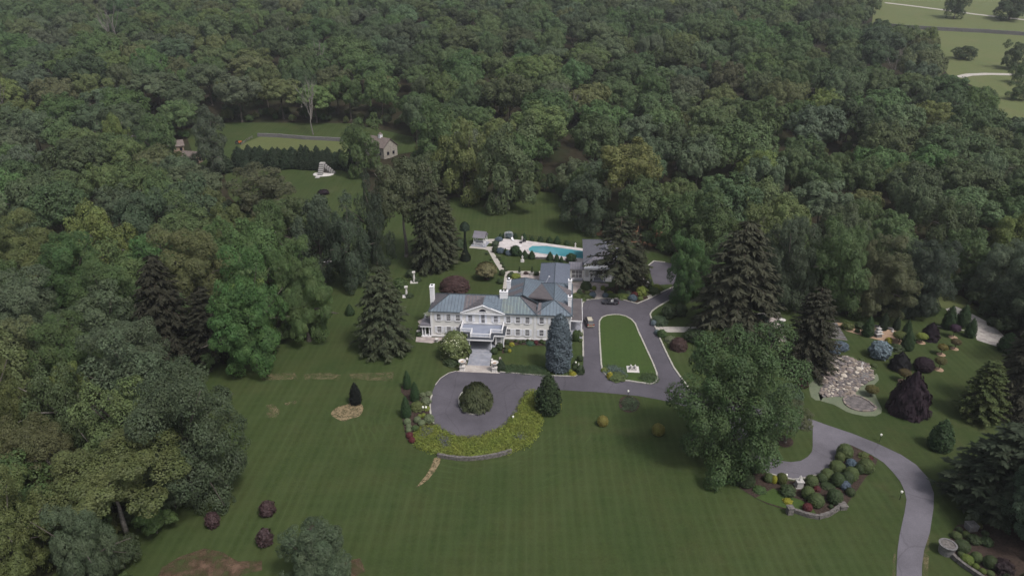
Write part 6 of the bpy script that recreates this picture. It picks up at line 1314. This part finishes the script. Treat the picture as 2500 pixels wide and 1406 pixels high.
for u, lb in ((10.2, 'small white globe planter left of the front steps'), (15.95, 'small white globe planter right of the front steps')):
    tag(MB().lathe([(.18, 0), (.1, .15), (.3, .35), (.34, .6), (.22, .85), (.05, .9)], 12, tuple(hw(u, -11.0, .02))).build('globe_planter', M['marble'], None, True), lb, 'planter')
for (px, py), lb in ((ZB(95, 590), 'white round planter beside the left patio'), (ZB(445, 742), 'white planter at the edge of the left patio')):
    tag(MB().lathe([(.3, 0), (.2, .12), (.34, .5), (.5, .85), (.54, .92), (.42, .92), (.38, .75)], 12, tuple(at(px, py))).build('planter', M['marble'], None, True), lb, 'planter')
for (px, py), lb, hgt in ((ZB(180, 470), 'round topped grey cooling unit left of the house', 1.3), (ZB(135, 510), 'square grey cooling unit left of the house', 1.2)):
    P = at(px, py); e = empty('cooling_unit', P, .3, lb, 'cooling unit'); MB().box(-.55, .55, -.55, .55, 0, hgt).build('casing', M['greystone'], e); MB().lathe([(.48, hgt), (.48, hgt + .1), (.4, hgt + .1), (.38, hgt + .02)], 14).build('fan_guard', M['concrete'], e); MB().lathe([(.36, hgt + .02), (.02, hgt + .06)], 12).build('fan', M['iron'], e)
P = at(*ZB(300, 340)); e = empty('parasol', P, 0, 'cream square parasol behind the side porch', 'parasol'); MB().tube([(0, 0, 0), (0, 0, 2.5)], .04).build('pole', M['wood'], e); MB().lathe([(1.5, 2.1), (1.45, 2.15), (.1, 2.65)], 4).build('canopy', M['cream'], e)
for (px, py), lb in ((ZB(238, 262), 'upper white garden chair on the round patio'), (ZB(225, 305), 'lower white garden chair on the round patio')):
    P = at(px, py); e = empty('garden_chair', P, .6, lb, 'chair'); MB().box(-.25, .25, -.25, .25, .4, .46).build('seat', M['white'], e); MB().box(-.25, .25, .22, .27, .46, .95).build('backrest', M['white'], e)
    for sx in (-.22, .22):
        for sy in (-.22, .22): MB().box(sx - .025, sx + .025, sy - .025, sy + .025, 0, .4).build('leg', M['white'], e)
def lamp(px, py, h, label, heads=1):
    P = at(px, py); e = empty('lamp_post', P, 0, label, 'lamp'); MB().lathe([(.09, 0), (.09, .08), (.045, .12), (.04, h - .3)], 8).build('post', M['iron'], e)
    for i in range(heads):
        x = (i - (heads - 1) / 2) * .6
        MB().lathe([(.06, h - .3), (.17, h - .22), (.18, h), (.22, h + .04), (.04, h + .2)], 8, (x, 0, 0)).build('lantern', M['lampglass'], e)
        if heads > 1: MB().bar((0, 0, h - .35), (x, 0, h - .3), .04, .04).build('arm', M['iron'], e)
M['lampglass'] = mat('lamp_glass', (.75, .74, .66), (.68, .67, .6), 3, .3)
lamp(*Z5(1780, 322), 1.6, 'short black lamp post above the lower drive'); lamp(*Z5(1985, 912), 1.7, 'short black lamp post inside the bend of the lower drive'); lamp(*Z5(822, 725), 1.4, 'small lamp among the clipped shrubs in the lower bed'); lamp(*Z4(607, 952), 1.7, 'short lamp post above the round shrub bed'); lamp(*Z3(403, 640), 2.1, 'double lantern lamp left of the turning circle', 2); lamp(*ZF(290, 1150), 1.6, 'small lamp in the corner bed right of the blue spruce'); lamp(*Z3(1292, 690), 1.0, 'low path light inside the juniper hedge')
# stone tub, urn, pagoda, piers
P = at(*ZG(845, 1172)); e = empty('stone_tub', P, 0, 'round white rimmed stone tub at the end of the wall', 'tub')
MB().lathe([(1.0, 0), (1.1, 1.1), (1.25, 1.55), (1.25, 1.7), (1.02, 1.7), (.95, 1.3)], 20).build('basin', M['greystone'], e, False); MB().lathe([(1.27, 1.62), (1.29, 1.75), (1.0, 1.75), (1.0, 1.62)], 20).build('rim', M['greystone'], e); MB().lathe([(.98, 1.66), (.02, 1.69)], 16).build('soil', M['stone'], e)
P = at(*ZG(1092, 945)); e = empty('stone_trough', P, .1, 'square stone planter under the dark cedar', 'planter'); MB().box(-.7, .7, -.6, .6, 0, 1.1, 0, -.08).build('body', M['greystone'], e); MB().box(-.8, .8, -.7, .7, 1.1, 1.25).build('rim', M['greystone'], e); figure(MB(), 1.25, .7, seed=9).build('figure', M['greystone'], e, True)
P = at(*Z6(1100, 395)); e = empty('stone_pagoda', P, .2, 'tiered stone pagoda on the tan bed', 'pagoda'); MB().box(-.8, .8, -.8, .8, 0, .6, 0, .1).build('base', M['greystone'], e)
for i in range(3): zq = .6 + i * .62; ww = .62 - i * .14; MB().box(-ww, ww, -ww, ww, zq, zq + .4).build('tier', M['concrete'], e); MB().box(-ww * 1.55, ww * 1.55, -ww * 1.55, ww * 1.55, zq + .4, zq + .62, 0, ww * .8).build('roof', M['concrete'], e)
MB().lathe([(.12, 2.46), (.06, 2.6), (.09, 2.7), (.02, 2.95)], 8).build('finial', M['concrete'], e)
for (px, py), h, w_, lb in ((Z5(862, 1055), 1.3, .9, 'square stone pier at the left end of the curved wall'), (Z5(1400, 1000), .7, 1.1, 'low stone pier at the right end of the curved wall'), (Z4(1205, 348), 1.3, .8, 'stone pier above the garden path'), (Z4(1222, 392), 1.2, .6, 'dark stone pier below the garden path'), (Z6(153, 222), 1.4, .6, 'stone pier at the corner of the garden terrace')):
    P = at(px, py); e = empty('stone_pier', P, .1, lb, 'pier'); MB().box(-w_ / 2, w_ / 2, -w_ / 2, w_ / 2, 0, h).build('shaft', M['stone'], e); MB().box(-w_ * .6, w_ * .6, -w_ * .6, w_ * .6, h, h + .14).build('cap', M['stone'], e)
P = at(*Z6(193, 262)); e = empty('garden_table', P, 0, 'round white table beside the garden terrace', 'table'); MB().lathe([(.78, .7), (.82, .74), (.8, .8), (.02, .8)], 18).build('table_top', M['marble'], e); MB().lathe([(.3, 0), (.1, .1), (.09, .7)], 10).build('leg', M['marble'], e)
# fountain slab with two lions on the oval island
P = at(*Z4(650, 714)); e = empty('lion_platform', P, HA, 'white square slab with a pair of stone lions on the oval island', 'sculpture')
MB().box(-1.35, 1.35, -1.35, 1.35, 0, .25).build('slab', M['marble'], e); MB().box(-.8, .8, -.55, .55, .25, .6).build('plinth', M['concrete'], e)
for sx in (-1, 1):
    mb = MB(); mb.blob((sx * .45, .05, .95), .24, .5, .3, 10, 7); mb.blob((sx * .45, -.42, 1.25), .2, .2, .22, 8, 6); mb.tube([(sx * .45, -.3, .95), (sx * .45, -.5, .62)], .1, .08, 6); mb.tube([(sx * .45, .4, .9), (sx * .62, .55, 1.2)], .05, .03, 5); mb.build('lion', M['marble'], e, True)
# white blocks by the parking court
for (px, py), dx, lb in ((ZD(1545, 1030), (1.25, 1.25, 1.2), 'large white block left of the parking court'), (ZD(1630, 1090), (1.0, 1.0, 1.35), 'right white block beside the narrow path'), (ZD(1490, 1010), (.7, .7, .7), 'small white block at the left of the group')):
    P = at(px, py); e = empty('white_block', P, .25, lb, 'block'); a, b, c = dx; MB().box(-a / 2, a / 2, -b / 2, b / 2, 0, c * .88).build('body', M['concrete'], e); MB().box(-a / 2 - .05, a / 2 + .05, -b / 2 - .05, b / 2 + .05, c * .88, c).build('lid', M['marble'], e)
# planters with topiary on the back terrace
for x, lb in ((1030, 'left planter with tiered topiary on the back terrace'), (1243, 'right planter with tiered topiary on the back terrace')):
    P = at(*Z7(x, 915)); e = empty('topiary_planter', P, HA, lb, 'planter'); MB().box(-.5, .5, -.5, .5, 0, .9).box(-.58, .58, -.58, .58, .9, 1.0).build('pot', M['concrete'], e)
    for zq, w_ in ((1.0, .8), (1.8, .6), (2.4, .42)): c = link('foliage', SH['ball'][0], e); c.scale = (w_, w_, w_); c.location = (0, 0, zq); c['tint'] = T['boxd']
# pavilion
gz = [at(*Z7(x, y)) for x, y in ((262, 425), (425, 440), (490, 355), (300, 335))]; gc = sum(gz, Vector()) / 4
ga = math.atan2(gz[1].y - gz[0].y, gz[1].x - gz[0].x); e = empty('garden_pavilion', gc, ga, 'white open pavilion with grey roof beside the pool path', 'pavilion')
Lx = (gz[1] - gz[0]).length / 2; Ly = (gz[2] - gz[1]).length / 2 * .8
MB().box(-Lx - .9, Lx + .9, -Ly - 1.0, Ly + .6, 0, .2).build('platform', M['bluestone'], e)
for sx in (-1, 1):
    for sy in (-1, 0, 1): MB().box(sx * Lx - .1, sx * Lx + .1, sy * Ly - .1, sy * Ly + .1, .2, 2.7).build('post', M['white'], e)
    MB().box(sx * Lx - .06, sx * Lx + .06, -Ly + .1, Ly - .1, .95, 1.05).build('rail', M['white'], e)
    for i in range(9): yy = -Ly + .25 + i * (2 * Ly - .5) / 8; MB().box(sx * Lx - .03, sx * Lx + .03, yy - .03, yy + .03, .2, .95).build('baluster', M['white'], e)
for zq in (.45, .75, 1.05): MB().box(-Lx + .1, Lx - .1, -Ly - .05, -Ly + .05, zq, zq + .09).build('rail', M['white'], e)
MB().box(-Lx + .3, Lx - .3, Ly - .7, Ly - .2, .2, .65).build('bench', M['white'], e)
MB().box(-Lx - .25, Lx + .25, -Ly - .25, Ly + .25, 2.7, 2.88).build('beam', M['white'], e)
rz_ = MB(); rz_.add([(-Lx - .4, -Ly - .4, 2.89), (Lx + .4, -Ly - .4, 2.89), (Lx + .4, Ly + .4, 2.89), (-Lx - .4, Ly + .4, 2.89), (-Lx - .4, 0, 4.5), (Lx + .4, 0, 4.5)], [(0, 1, 5, 4), (2, 3, 4, 5), (0, 4, 3), (1, 2, 5), (0, 3, 2, 1)]); rz_.build('roof', M['greyroof'], e)
# pool side things
P = at(*Z7(845, 300)); e = empty('garden_arch', P, 0, 'white arch at the far corner of the pool deck', 'arch'); MB().box(-1.25, -1.15, -.05, .05, 0, 2.2).build('post', M['white'], e); MB().box(1.15, 1.25, -.05, .05, 0, 2.2).build('post', M['white'], e); MB().box(-1.3, 1.3, -.06, .06, 2.2, 2.32).build('beam', M['white'], e)
for (px, py), rz0, lb in ((Z7(915, 335), .3, 'white lounge chair at the back of the pool deck'), (Z7(1030, 450), 2.6, 'white lounge chair at the left end of the pool')):
    P = at(px, py); e = empty('lounge_chair', P + Vector((0, 0, .1)), rz0, lb, 'chair'); MB().box(-.35, .35, -.9, .5, .3, .38).build('seat', M['white'], e); b_ = MB().add([(-.35, .5, .3), (.35, .5, .3), (.35, .95, .85), (-.35, .95, .85), (-.35, .5, .38), (.35, .5, .38), (.35, .9, .9), (-.35, .9, .9)], [(0, 1, 2, 3), (4, 7, 6, 5), (0, 4, 5, 1), (1, 5, 6, 2), (2, 6, 7, 3), (3, 7, 4, 0)]); b_.build('backrest', M['white'], e)
    for sx in (-.3, .3):
        for sy in (-.8, .4): MB().box(sx - .03, sx + .03, sy - .03, sy + .03, 0, .3).build('leg', M['white'], e)
P = at(*Z7(1110, 365)); e = empty('barbecue', P + Vector((0, 0, .1)), .3, 'black barbecue beside the tall pool statue', 'barbecue'); MB().box(-.5, .5, -.3, .3, .5, .9).build('body', M['iron'], e); MB().blob((0, 0, .95), .5, .3, .28).build('hood', M['iron'], e)
for sx in (-.4, .4): MB().box(sx - .04, sx + .04, -.25, .25, 0, .5).build('leg', M['iron'], e)
tag(MB().lathe([(.5, .1), (.55, .2), (.5, .5), (.02, .5)], 12, tuple(at(*Z7(1050, 378)))).build('fire_bowl', M['iron']), 'black round fire bowl on the pool deck', 'fire bowl')
P = at(*Z7(1390, 640)); e = empty('pool_steps', P, HA, 'grey stone steps with white coping in front of the pool', 'steps'); MB().box(-1.7, 1.7, -.3, .3, 0, .7).build('wall', M['greystone'], e); MB().box(-1.8, 1.8, -.4, 1.2, .7, .82).build('coping', M['pooldeck'], e)
# ------------------------------------------------------------------ cars
def loft(st, m, name, parent):
    """st: list of (x, half width, z bottom, z top, shoulder inset)"""
    mb = MB(); k = 8; vs = []; fs = []
    for x, hw_, zb_, zt_, ins in st:
        zs_ = zb_ + (zt_ - zb_) * .6
        vs += [(x, -hw_ * .9, zb_), (x, -hw_, zb_ + .12), (x, -hw_, zs_), (x, -hw_ + ins, zt_), (x, hw_ - ins, zt_), (x, hw_, zs_), (x, hw_, zb_ + .12), (x, hw_ * .9, zb_)]
    for i in range(len(st) - 1):
        for j in range(k): fs.append((i * k + j, i * k + (j + 1) % k, (i + 1) * k + (j + 1) % k, (i + 1) * k + j))
    fs.append(tuple(range(k))); fs.append(tuple((len(st) - 1) * k + j for j in range(k - 1, -1, -1)))
    return mb.add(vs, fs).build(name, m, parent)
def wheel(e, x, y, r, wd=.22):
    wv = MB().lathe([(r * .6, -wd / 2), (r, -wd / 2 + .03), (r, wd / 2 - .03), (r * .6, wd / 2)], 16).build('wheel', M['rubber'], e); wv.matrix_local = Matrix.Translation((x, y, r)) @ Matrix.Rotation(R(90), 4, 'X')
    MB().lathe([(r * .58, -wd / 2 - .01), (r * .58, wd / 2 + .01)], 12).build('rim', M['chrome'], wv)
P = at(1438.5, 791); e = empty('station_wagon', P + Vector((0, 0, .06)), R(94), 'beige roofed dark estate car parked on the drive beside the house', 'car')   # local +x = forward
loft([(-2.35, .86, .45, .95, .1), (-2.25, .92, .32, 1.05, .1), (-1.2, .95, .3, 1.08, .1), (1.0, .95, .3, 1.05, .12), (2.1, .92, .32, .92, .2), (2.4, .8, .42, .75, .2)], M['darkred'], 'body', e)
loft([(-2.2, .84, 1.06, 1.12, .05), (-1.75, .80, 1.05, 1.66, .12), (.35, .80, 1.04, 1.70, .14), (1.15, .82, 1.03, 1.08, .05)], M['glass'], 'cabin', e)
loft([(-1.72, .66, 1.66, 1.71, .06), (-.6, .68, 1.69, 1.76, .06), (.36, .64, 1.68, 1.73, .06)], M['beige'], 'roof', e)
loft([(-2.46, .84, .42, .62, .04), (-2.3, .93, .40, .64, .04)], M['beige'], 'bumper', e); loft([(2.3, .9, .40, .62, .04), (2.5, .78, .42, .6, .04)], M['beige'], 'bumper', e)
loft([(-2.3, .9, 1.02, 1.08, .03), (-2.22, .9, 1.02, 1.09, .03)], M['beige'], 'tailgate_strip', e)
for s in (-1, 1):
    MB().box(-2.42, -2.3, s * .72 - .14, s * .72 + .14, .72, 1.0).build('taillight', M['redlight'], e); MB().box(2.32, 2.44, s * .62 - .17, s * .62 + .17, .62, .78).build('headlight', M['chrome'], e); MB().box(.9, 1.05, s * 1.02 - .1, s * 1.02 + .1, 1.05, 1.2).build('mirror', M['darkred'], e)
    for x in (-1.5, 1.5): wheel(e, x, s * .84, .36)
    MB().box(-1.7, .3, s * .6 - .02, s * .6 + .02, 1.74, 1.78).build('roof_rail', M['chrome'], e)
MB().box(-2.475, -2.462, -.26, .26, .66, .8).build('number_plate', M['orange'], e)
P = at(1490, 742); e = empty('convertible_car', P + Vector((0, 0, .06)), R(174), 'black open top sports car parked at the top of the drive', 'car')
loft([(-2.15, .72, .4, .78, .12), (-2.0, .86, .26, .86, .16), (-1.2, .9, .22, .9, .18), (-.2, .88, .22, .84, .14), (.7, .88, .22, .84, .16), (1.7, .86, .24, .74, .22), (2.2, .66, .34, .58, .2)], M['black'], 'body', e)
MB().box(-1.0, .35, -.62, .62, .845, .86).build('cockpit', M['rubber'], e)
for s in (-1, 1):
    sx = MB(); sx.box(-.55, -.1, s * .34 - .22, s * .34 + .22, .86, .92); sx.box(-.75, -.58, s * .34 - .2, s * .34 + .2, .86, 1.22); sx.build('seat', M['leather'], e)
    MB().box(-2.18, -2.02, s * .58 - .2, s * .58 + .2, .58, .74).build('taillight', M['redlight'], e); MB().box(1.9, 2.1, s * .55 - .14, s * .55 + .14, .6, .68).build('headlight', M['chrome'], e); MB().box(.45, .58, s * .95 - .08, s * .95 + .08, .86, .98).build('mirror', M['black'], e)
    for x in (-1.3, 1.35): wheel(e, x, s * .78, .33)
ws = MB(); ws.add([(.75, -.66, .85), (.75, .66, .85), (.3, .58, 1.24), (.3, -.58, 1.24), (.78, -.66, .85), (.78, .66, .85), (.33, .58, 1.25), (.33, -.58, 1.25)], [(0, 1, 2, 3), (4, 7, 6, 5), (0, 4, 5, 1), (1, 5, 6, 2), (2, 6, 7, 3), (3, 7, 4, 0)]); ws.build('windscreen', M['glass'], e); MB().bar((.77, -.64, .88), (.32, -.58, 1.26), .06, .05).bar((.32, -.58, 1.26), (.32, .58, 1.26), .06, .05).bar((.77, .64, .88), (.32, .58, 1.26), .06, .05).build('windscreen_frame', M['chrome'], e)
# ------------------------------------------------------------------ stair sculpture, barn, farm
def SC(x, y): return (740 + x / 17.857, 390 + y / 17.857)
P = at(*SC(820, 690)); e = empty('stair_sculpture', P, 0, 'grey stair pyramid with two flights on a white disc on the back lawn', 'sculpture'); scm = 1 / proj(P)[2]
MB().lathe([(3.4, 0), (3.5, .2), (3.3, .45), (.02, .46)], 28, (.4, 1.2, 0), 0, (1.25, 1.0)).build('disc', M['marble'], e)
ns = 12; top_h = 4.6
for i in range(ns):                                   # front flight climbs away from the camera
    f = i / ns; z1_ = .46 + (top_h - .46) * (i + 1) / ns; yv = -1.6 + 4.0 * f; MB().box(-1.35 + .25 * f, .55 + .25 * f, yv, yv + .46, .3 if i < 4 else z1_ - 1.6, z1_).build('step', M['concrete'] if i % 2 else M['greystone'], e)
for i in range(ns):                                   # side flight climbs from the right
    f = i / ns; z1_ = .46 + (top_h - .46) * (i + 1) / ns; xv = 5.2 - 4.6 * f; MB().box(xv - .42, xv, 1.6, 3.2, .3 if i < 4 else z1_ - 1.6, z1_).build('step', M['concrete'] if i % 2 else M['greystone'], e)
for i in range(6): f = i / 6; zt_ = .46 + (top_h - .9) * (1 - f) * .8; MB().box(.9 + f * 3.4, 1.4 + f * 3.4, 2.2, 3.0, .3, zt_).build('support', M['stone'], e)
MB().box(-1.1, 1.0, 2.41, 3.9, top_h - .5, top_h + .06).build('platform', M['concrete'], e); MB().box(-.9, .8, 2.6, 3.8, .3, top_h - .5).build('core', M['stone'], e)
MB().box(-1.9, -.1, -4.2, -1.9, 0, .1).build('slab', M['concrete'], e); MB().box(6.0, 8.6, 1.9, 2.9, 0, .1).build('slab', M['concrete'], e)
def gable_house(name, P, rz, L, W_, zw, zr, wm, rm, label, cup=False, doors=True):
    e = empty(name, P, rz, label, 'building'); MB().box(-L / 2, L / 2, -W_ / 2, W_ / 2, -.5, zw).build('wall', wm, e)
    mb = MB(); mb.add([(-L / 2, -W_ / 2, zw), (L / 2, -W_ / 2, zw), (L / 2, W_ / 2, zw), (-L / 2, W_ / 2, zw), (-L / 2, 0, zr - .1), (L / 2, 0, zr - .1)], [(0, 3, 4), (1, 5, 2), (0, 1, 2, 3), (0, 4, 5, 1), (2, 5, 4, 3)]); mb.build('gable', wm, e)
    for s in (-1, 1):
        a = Vector((-L / 2 - .4, s * (W_ / 2 + .5), zw - .25)); b = Vector((L / 2 + .4, s * (W_ / 2 + .5), zw - .25)); c = Vector((L / 2 + .4, 0, zr)); d = Vector((-L / 2 - .4, 0, zr)); up = Vector((0, 0, .2))
        mb = MB(); mb.add([a, b, c, d, a + up, b + up, c + up, d + up], [(0, 1, 2, 3), (4, 7, 6, 5), (0, 4, 5, 1), (1, 5, 6, 2), (2, 6, 7, 3), (3, 7, 4, 0)]); mb.build('roof', rm, e)
    if doors:
        for yy in (-W_ * .2, W_ * .2): MB().box(L / 2 + .002, L / 2 + .1, yy - .6, yy + .6, 1.0, 2.4).build('window', M['glass'], e)
        MB().box(-1, 1, -W_ / 2 - .1, -W_ / 2 - .003, 0, 2.3).build('door', M['wood'], e)
        for xx in (-L * .3, L * .3): MB().box(xx - .5, xx + .5, -W_ / 2 - .08, -W_ / 2 - .003, 1.0, 2.3).build('window', M['glass'], e)
    if cup:
        MB().box(-.7, .7, -.7, .7, zr - .4, zr + 1.3).build('cupola', M['white'], e); MB().lathe([(1.15, zr + 1.3), (.9, zr + 1.5), (.05, zr + 2.3)], 4).build('cupola_roof', rm, e)
    return e
gable_house('stone_barn', at(932, 378), R(-38), 12, 8, 4.4, 7.8, M['fieldstone'], M['shingle'], 'stone barn with brown shingle roof and white cupola', True)
gable_house('farmhouse', at(350, 372), R(14), 14, 9, 5, 8.6, M['fieldstone'], M['greyroof'], 'grey roofed farmhouse half hidden in the left trees')
gable_house('timber_shed', at(432, 372), R(30), 6, 4.5, 3.2, 5.2, M['wood'], M['shingle'], 'pale timber shed behind the left trees')
gable_house('garden_shed', at(470, 398), R(-15), 7, 5, 3, 5, M['wood'], M['shingle'], 'tan shed at the left end of the hedge')
P = at(584, 352); e = empty('garden_tractor', P, .4, 'orange tractor beside the hay field', 'tractor'); MB().box(-1.3, 1.2, -.6, .6, .6, 1.3).build('hood', M['orange'], e); MB().box(-1.2, -.2, -.5, .5, 1.3, 1.7).build('seat', M['rubber'], e)
for x, r in ((-.9, .75), (.9, .5)):
    for s in (-1, 1): wheel(e, x, s * .75, r, .35)
FG = [at(590, 356), at(602, 346), at(616, 338)]; e = empty('field_fence', FG[0], 0, 'low wooden rail fence at the left end of the hay field', 'fence')
for a, b in zip(FG[:-1], FG[1:]):
    for zq in (.5, 1.0): MB().bar(a - FG[0] + Vector((0, 0, zq)), b - FG[0] + Vector((0, 0, zq)), .1, .12).build('rail', M['greybark'], e)
    for t in (0, .5, 1): p = a.lerp(b, t) - FG[0]; MB().box(p.x - .08, p.x + .08, p.y - .08, p.y + .08, p.z - .1, p.z + 1.3).build('post', M['greybark'], e)
# ------------------------------------------------------------------ dead trees and bird
def dead_tree(seed, H_=18.):
    rnd = random.Random(seed); mb = MB()
    def br(p, d, L, r, dep):
        q = p + d * L * .55 + Vector((rnd.uniform(-.1, .1), rnd.uniform(-.1, .1), .06)) * L; e_ = p + d * L + Vector((0, 0, .12 * L))
        mb.tube([p, q, e_], r, r * .55, 5)
        if dep:
            for _ in range(3 if dep > 1 else 4):
                dd = (d + Vector((rnd.uniform(-1, 1), rnd.uniform(-1, 1), rnd.uniform(-.1, .6))) * .6).normalized(); br(p.lerp(e_, rnd.uniform(.55, 1.0)), dd, L * rnd.uniform(.5, .75), r * .5, dep - 1)
    br(Vector((0, 0, -.3)), Vector((0, 0, 1)), H_ * .45, .3, 3)
    for _ in range(3): br(Vector((0, 0, H_ * .3)), Vector((rnd.uniform(-.5, .5), rnd.uniform(-.5, .5), 1)).normalized(), H_ * .38, .2, 2)
    return mb.mesh('branches', M['greybark'])
DEAD = [dead_tree(s) for s in range(3)]
for i, (x, yb, yt, lb) in enumerate(((290, 150, 30, 'bare grey tree near the top left'), (505, 140, 68, 'bare grey tree right of the top left one'), (22, 320, 210, 'bare grey tree at the left edge'), (785, 190, 110, 'bare grey tree above the hay field'), (700, 125, 70, 'bare twiggy tree high in the middle left wood'), (2030, 330, 245, 'bare grey tree in the right hand wood'), (1378, 330, 222, 'bare grey tree above the tall yellow green tree'), (2248, 190, 110, 'bare pale tree at the meadow corner'), (2172, 215, 130, 'bare pale tree left of the meadow corner'), (2258, 310, 235, 'bare tree below the meadow'), (1872, 370, 300, 'thin bare tree in the right hand wood'), (765, 330, 205, 'pale dead trunk behind the hay field'), (150, 1240, 1120, 'bare twigs in the bottom left wood'), (415, 870, 760, 'bare branches beside the dark brown spruce'))):
    P = at(x, yb); h = height_to(P, yt) * 1.0; e = empty('bare_tree', P, trnd.uniform(0, 6), lb, 'tree', 'bare trees in the woods'); o = link('branches', DEAD[i % 3], e); k = h / 17.; o.scale = (k * .8, k * .8, k)
BP = at(800, 640, 14.0); e = empty('soaring_bird', BP, R(12), 'black and white bird gliding before the left trees', 'bird')
MB().lathe([(.02, -.75), (.09, -.55), (.17, -.1), (.15, .25), (.07, .42)], 10).build('body', M['feather'], e, True).rotation_euler = (R(-90), 0, 0)
MB().blob((0, .5, .02), .09, .12, .09).build('head', M['marble'], e, True)
for s in (-1, 1):
    mb = MB(); pts = [(s * .1, .2, 0), (s * .55, .28, .16), (s * 1.05, .05, .1), (s * 1.0, -.12, .08), (s * .55, -.08, .12), (s * .1, -.22, 0)]; mb.add([(a, b, c) for a, b, c in pts] + [(a, b, c + .03) for a, b, c in pts], [(0, 1, 4, 5), (1, 2, 3, 4), (6, 11, 10, 7), (7, 10, 9, 8)] + [(i, i + 6, (i + 1) % 6 + 6, (i + 1) % 6) for i in range(6)]); mb.build('wing', M['feather'], e)
    MB().box(min(s * .6, s * 1.0), max(s * .6, s * 1.0), -.1, .06, .14, .17).build('pale_feathers', M['marble'], e)
MB().add([(-.06, -.6, 0), (.06, -.6, 0), (.2, -1.05, 0), (-.2, -1.05, 0), (-.06, -.6, .03), (.06, -.6, .03), (.2, -1.05, .03), (-.2, -1.05, .03)], [(0, 1, 2, 3), (4, 7, 6, 5), (0, 4, 5, 1), (1, 5, 6, 2), (2, 6, 7, 3), (3, 7, 4, 0)]).build('tail', M['feather'], e)
# ------------------------------------------------------------------ haze: one closed box of air round everything
hzm = bpy.data.materials.new('haze_air'); hzm.use_nodes = True; hn, hl = hzm.node_tree.nodes, hzm.node_tree.links
hn.remove(hn['Principled BSDF']); pv_ = hn.new('ShaderNodeVolumePrincipled'); pv_.inputs['Density'].default_value = .00011; pv_.inputs['Color'].default_value = (.88, .90, .96, 1); pv_.inputs['Anisotropy'].default_value = .15
hl.new(pv_.outputs[0], hn['Material Output'].inputs['Volume'])
tag(MB().box(-1100, 1150, -120, 1760, -2, 112).build('haze', hzm), 'thin pale summer haze over the hillside', kind='stuff')
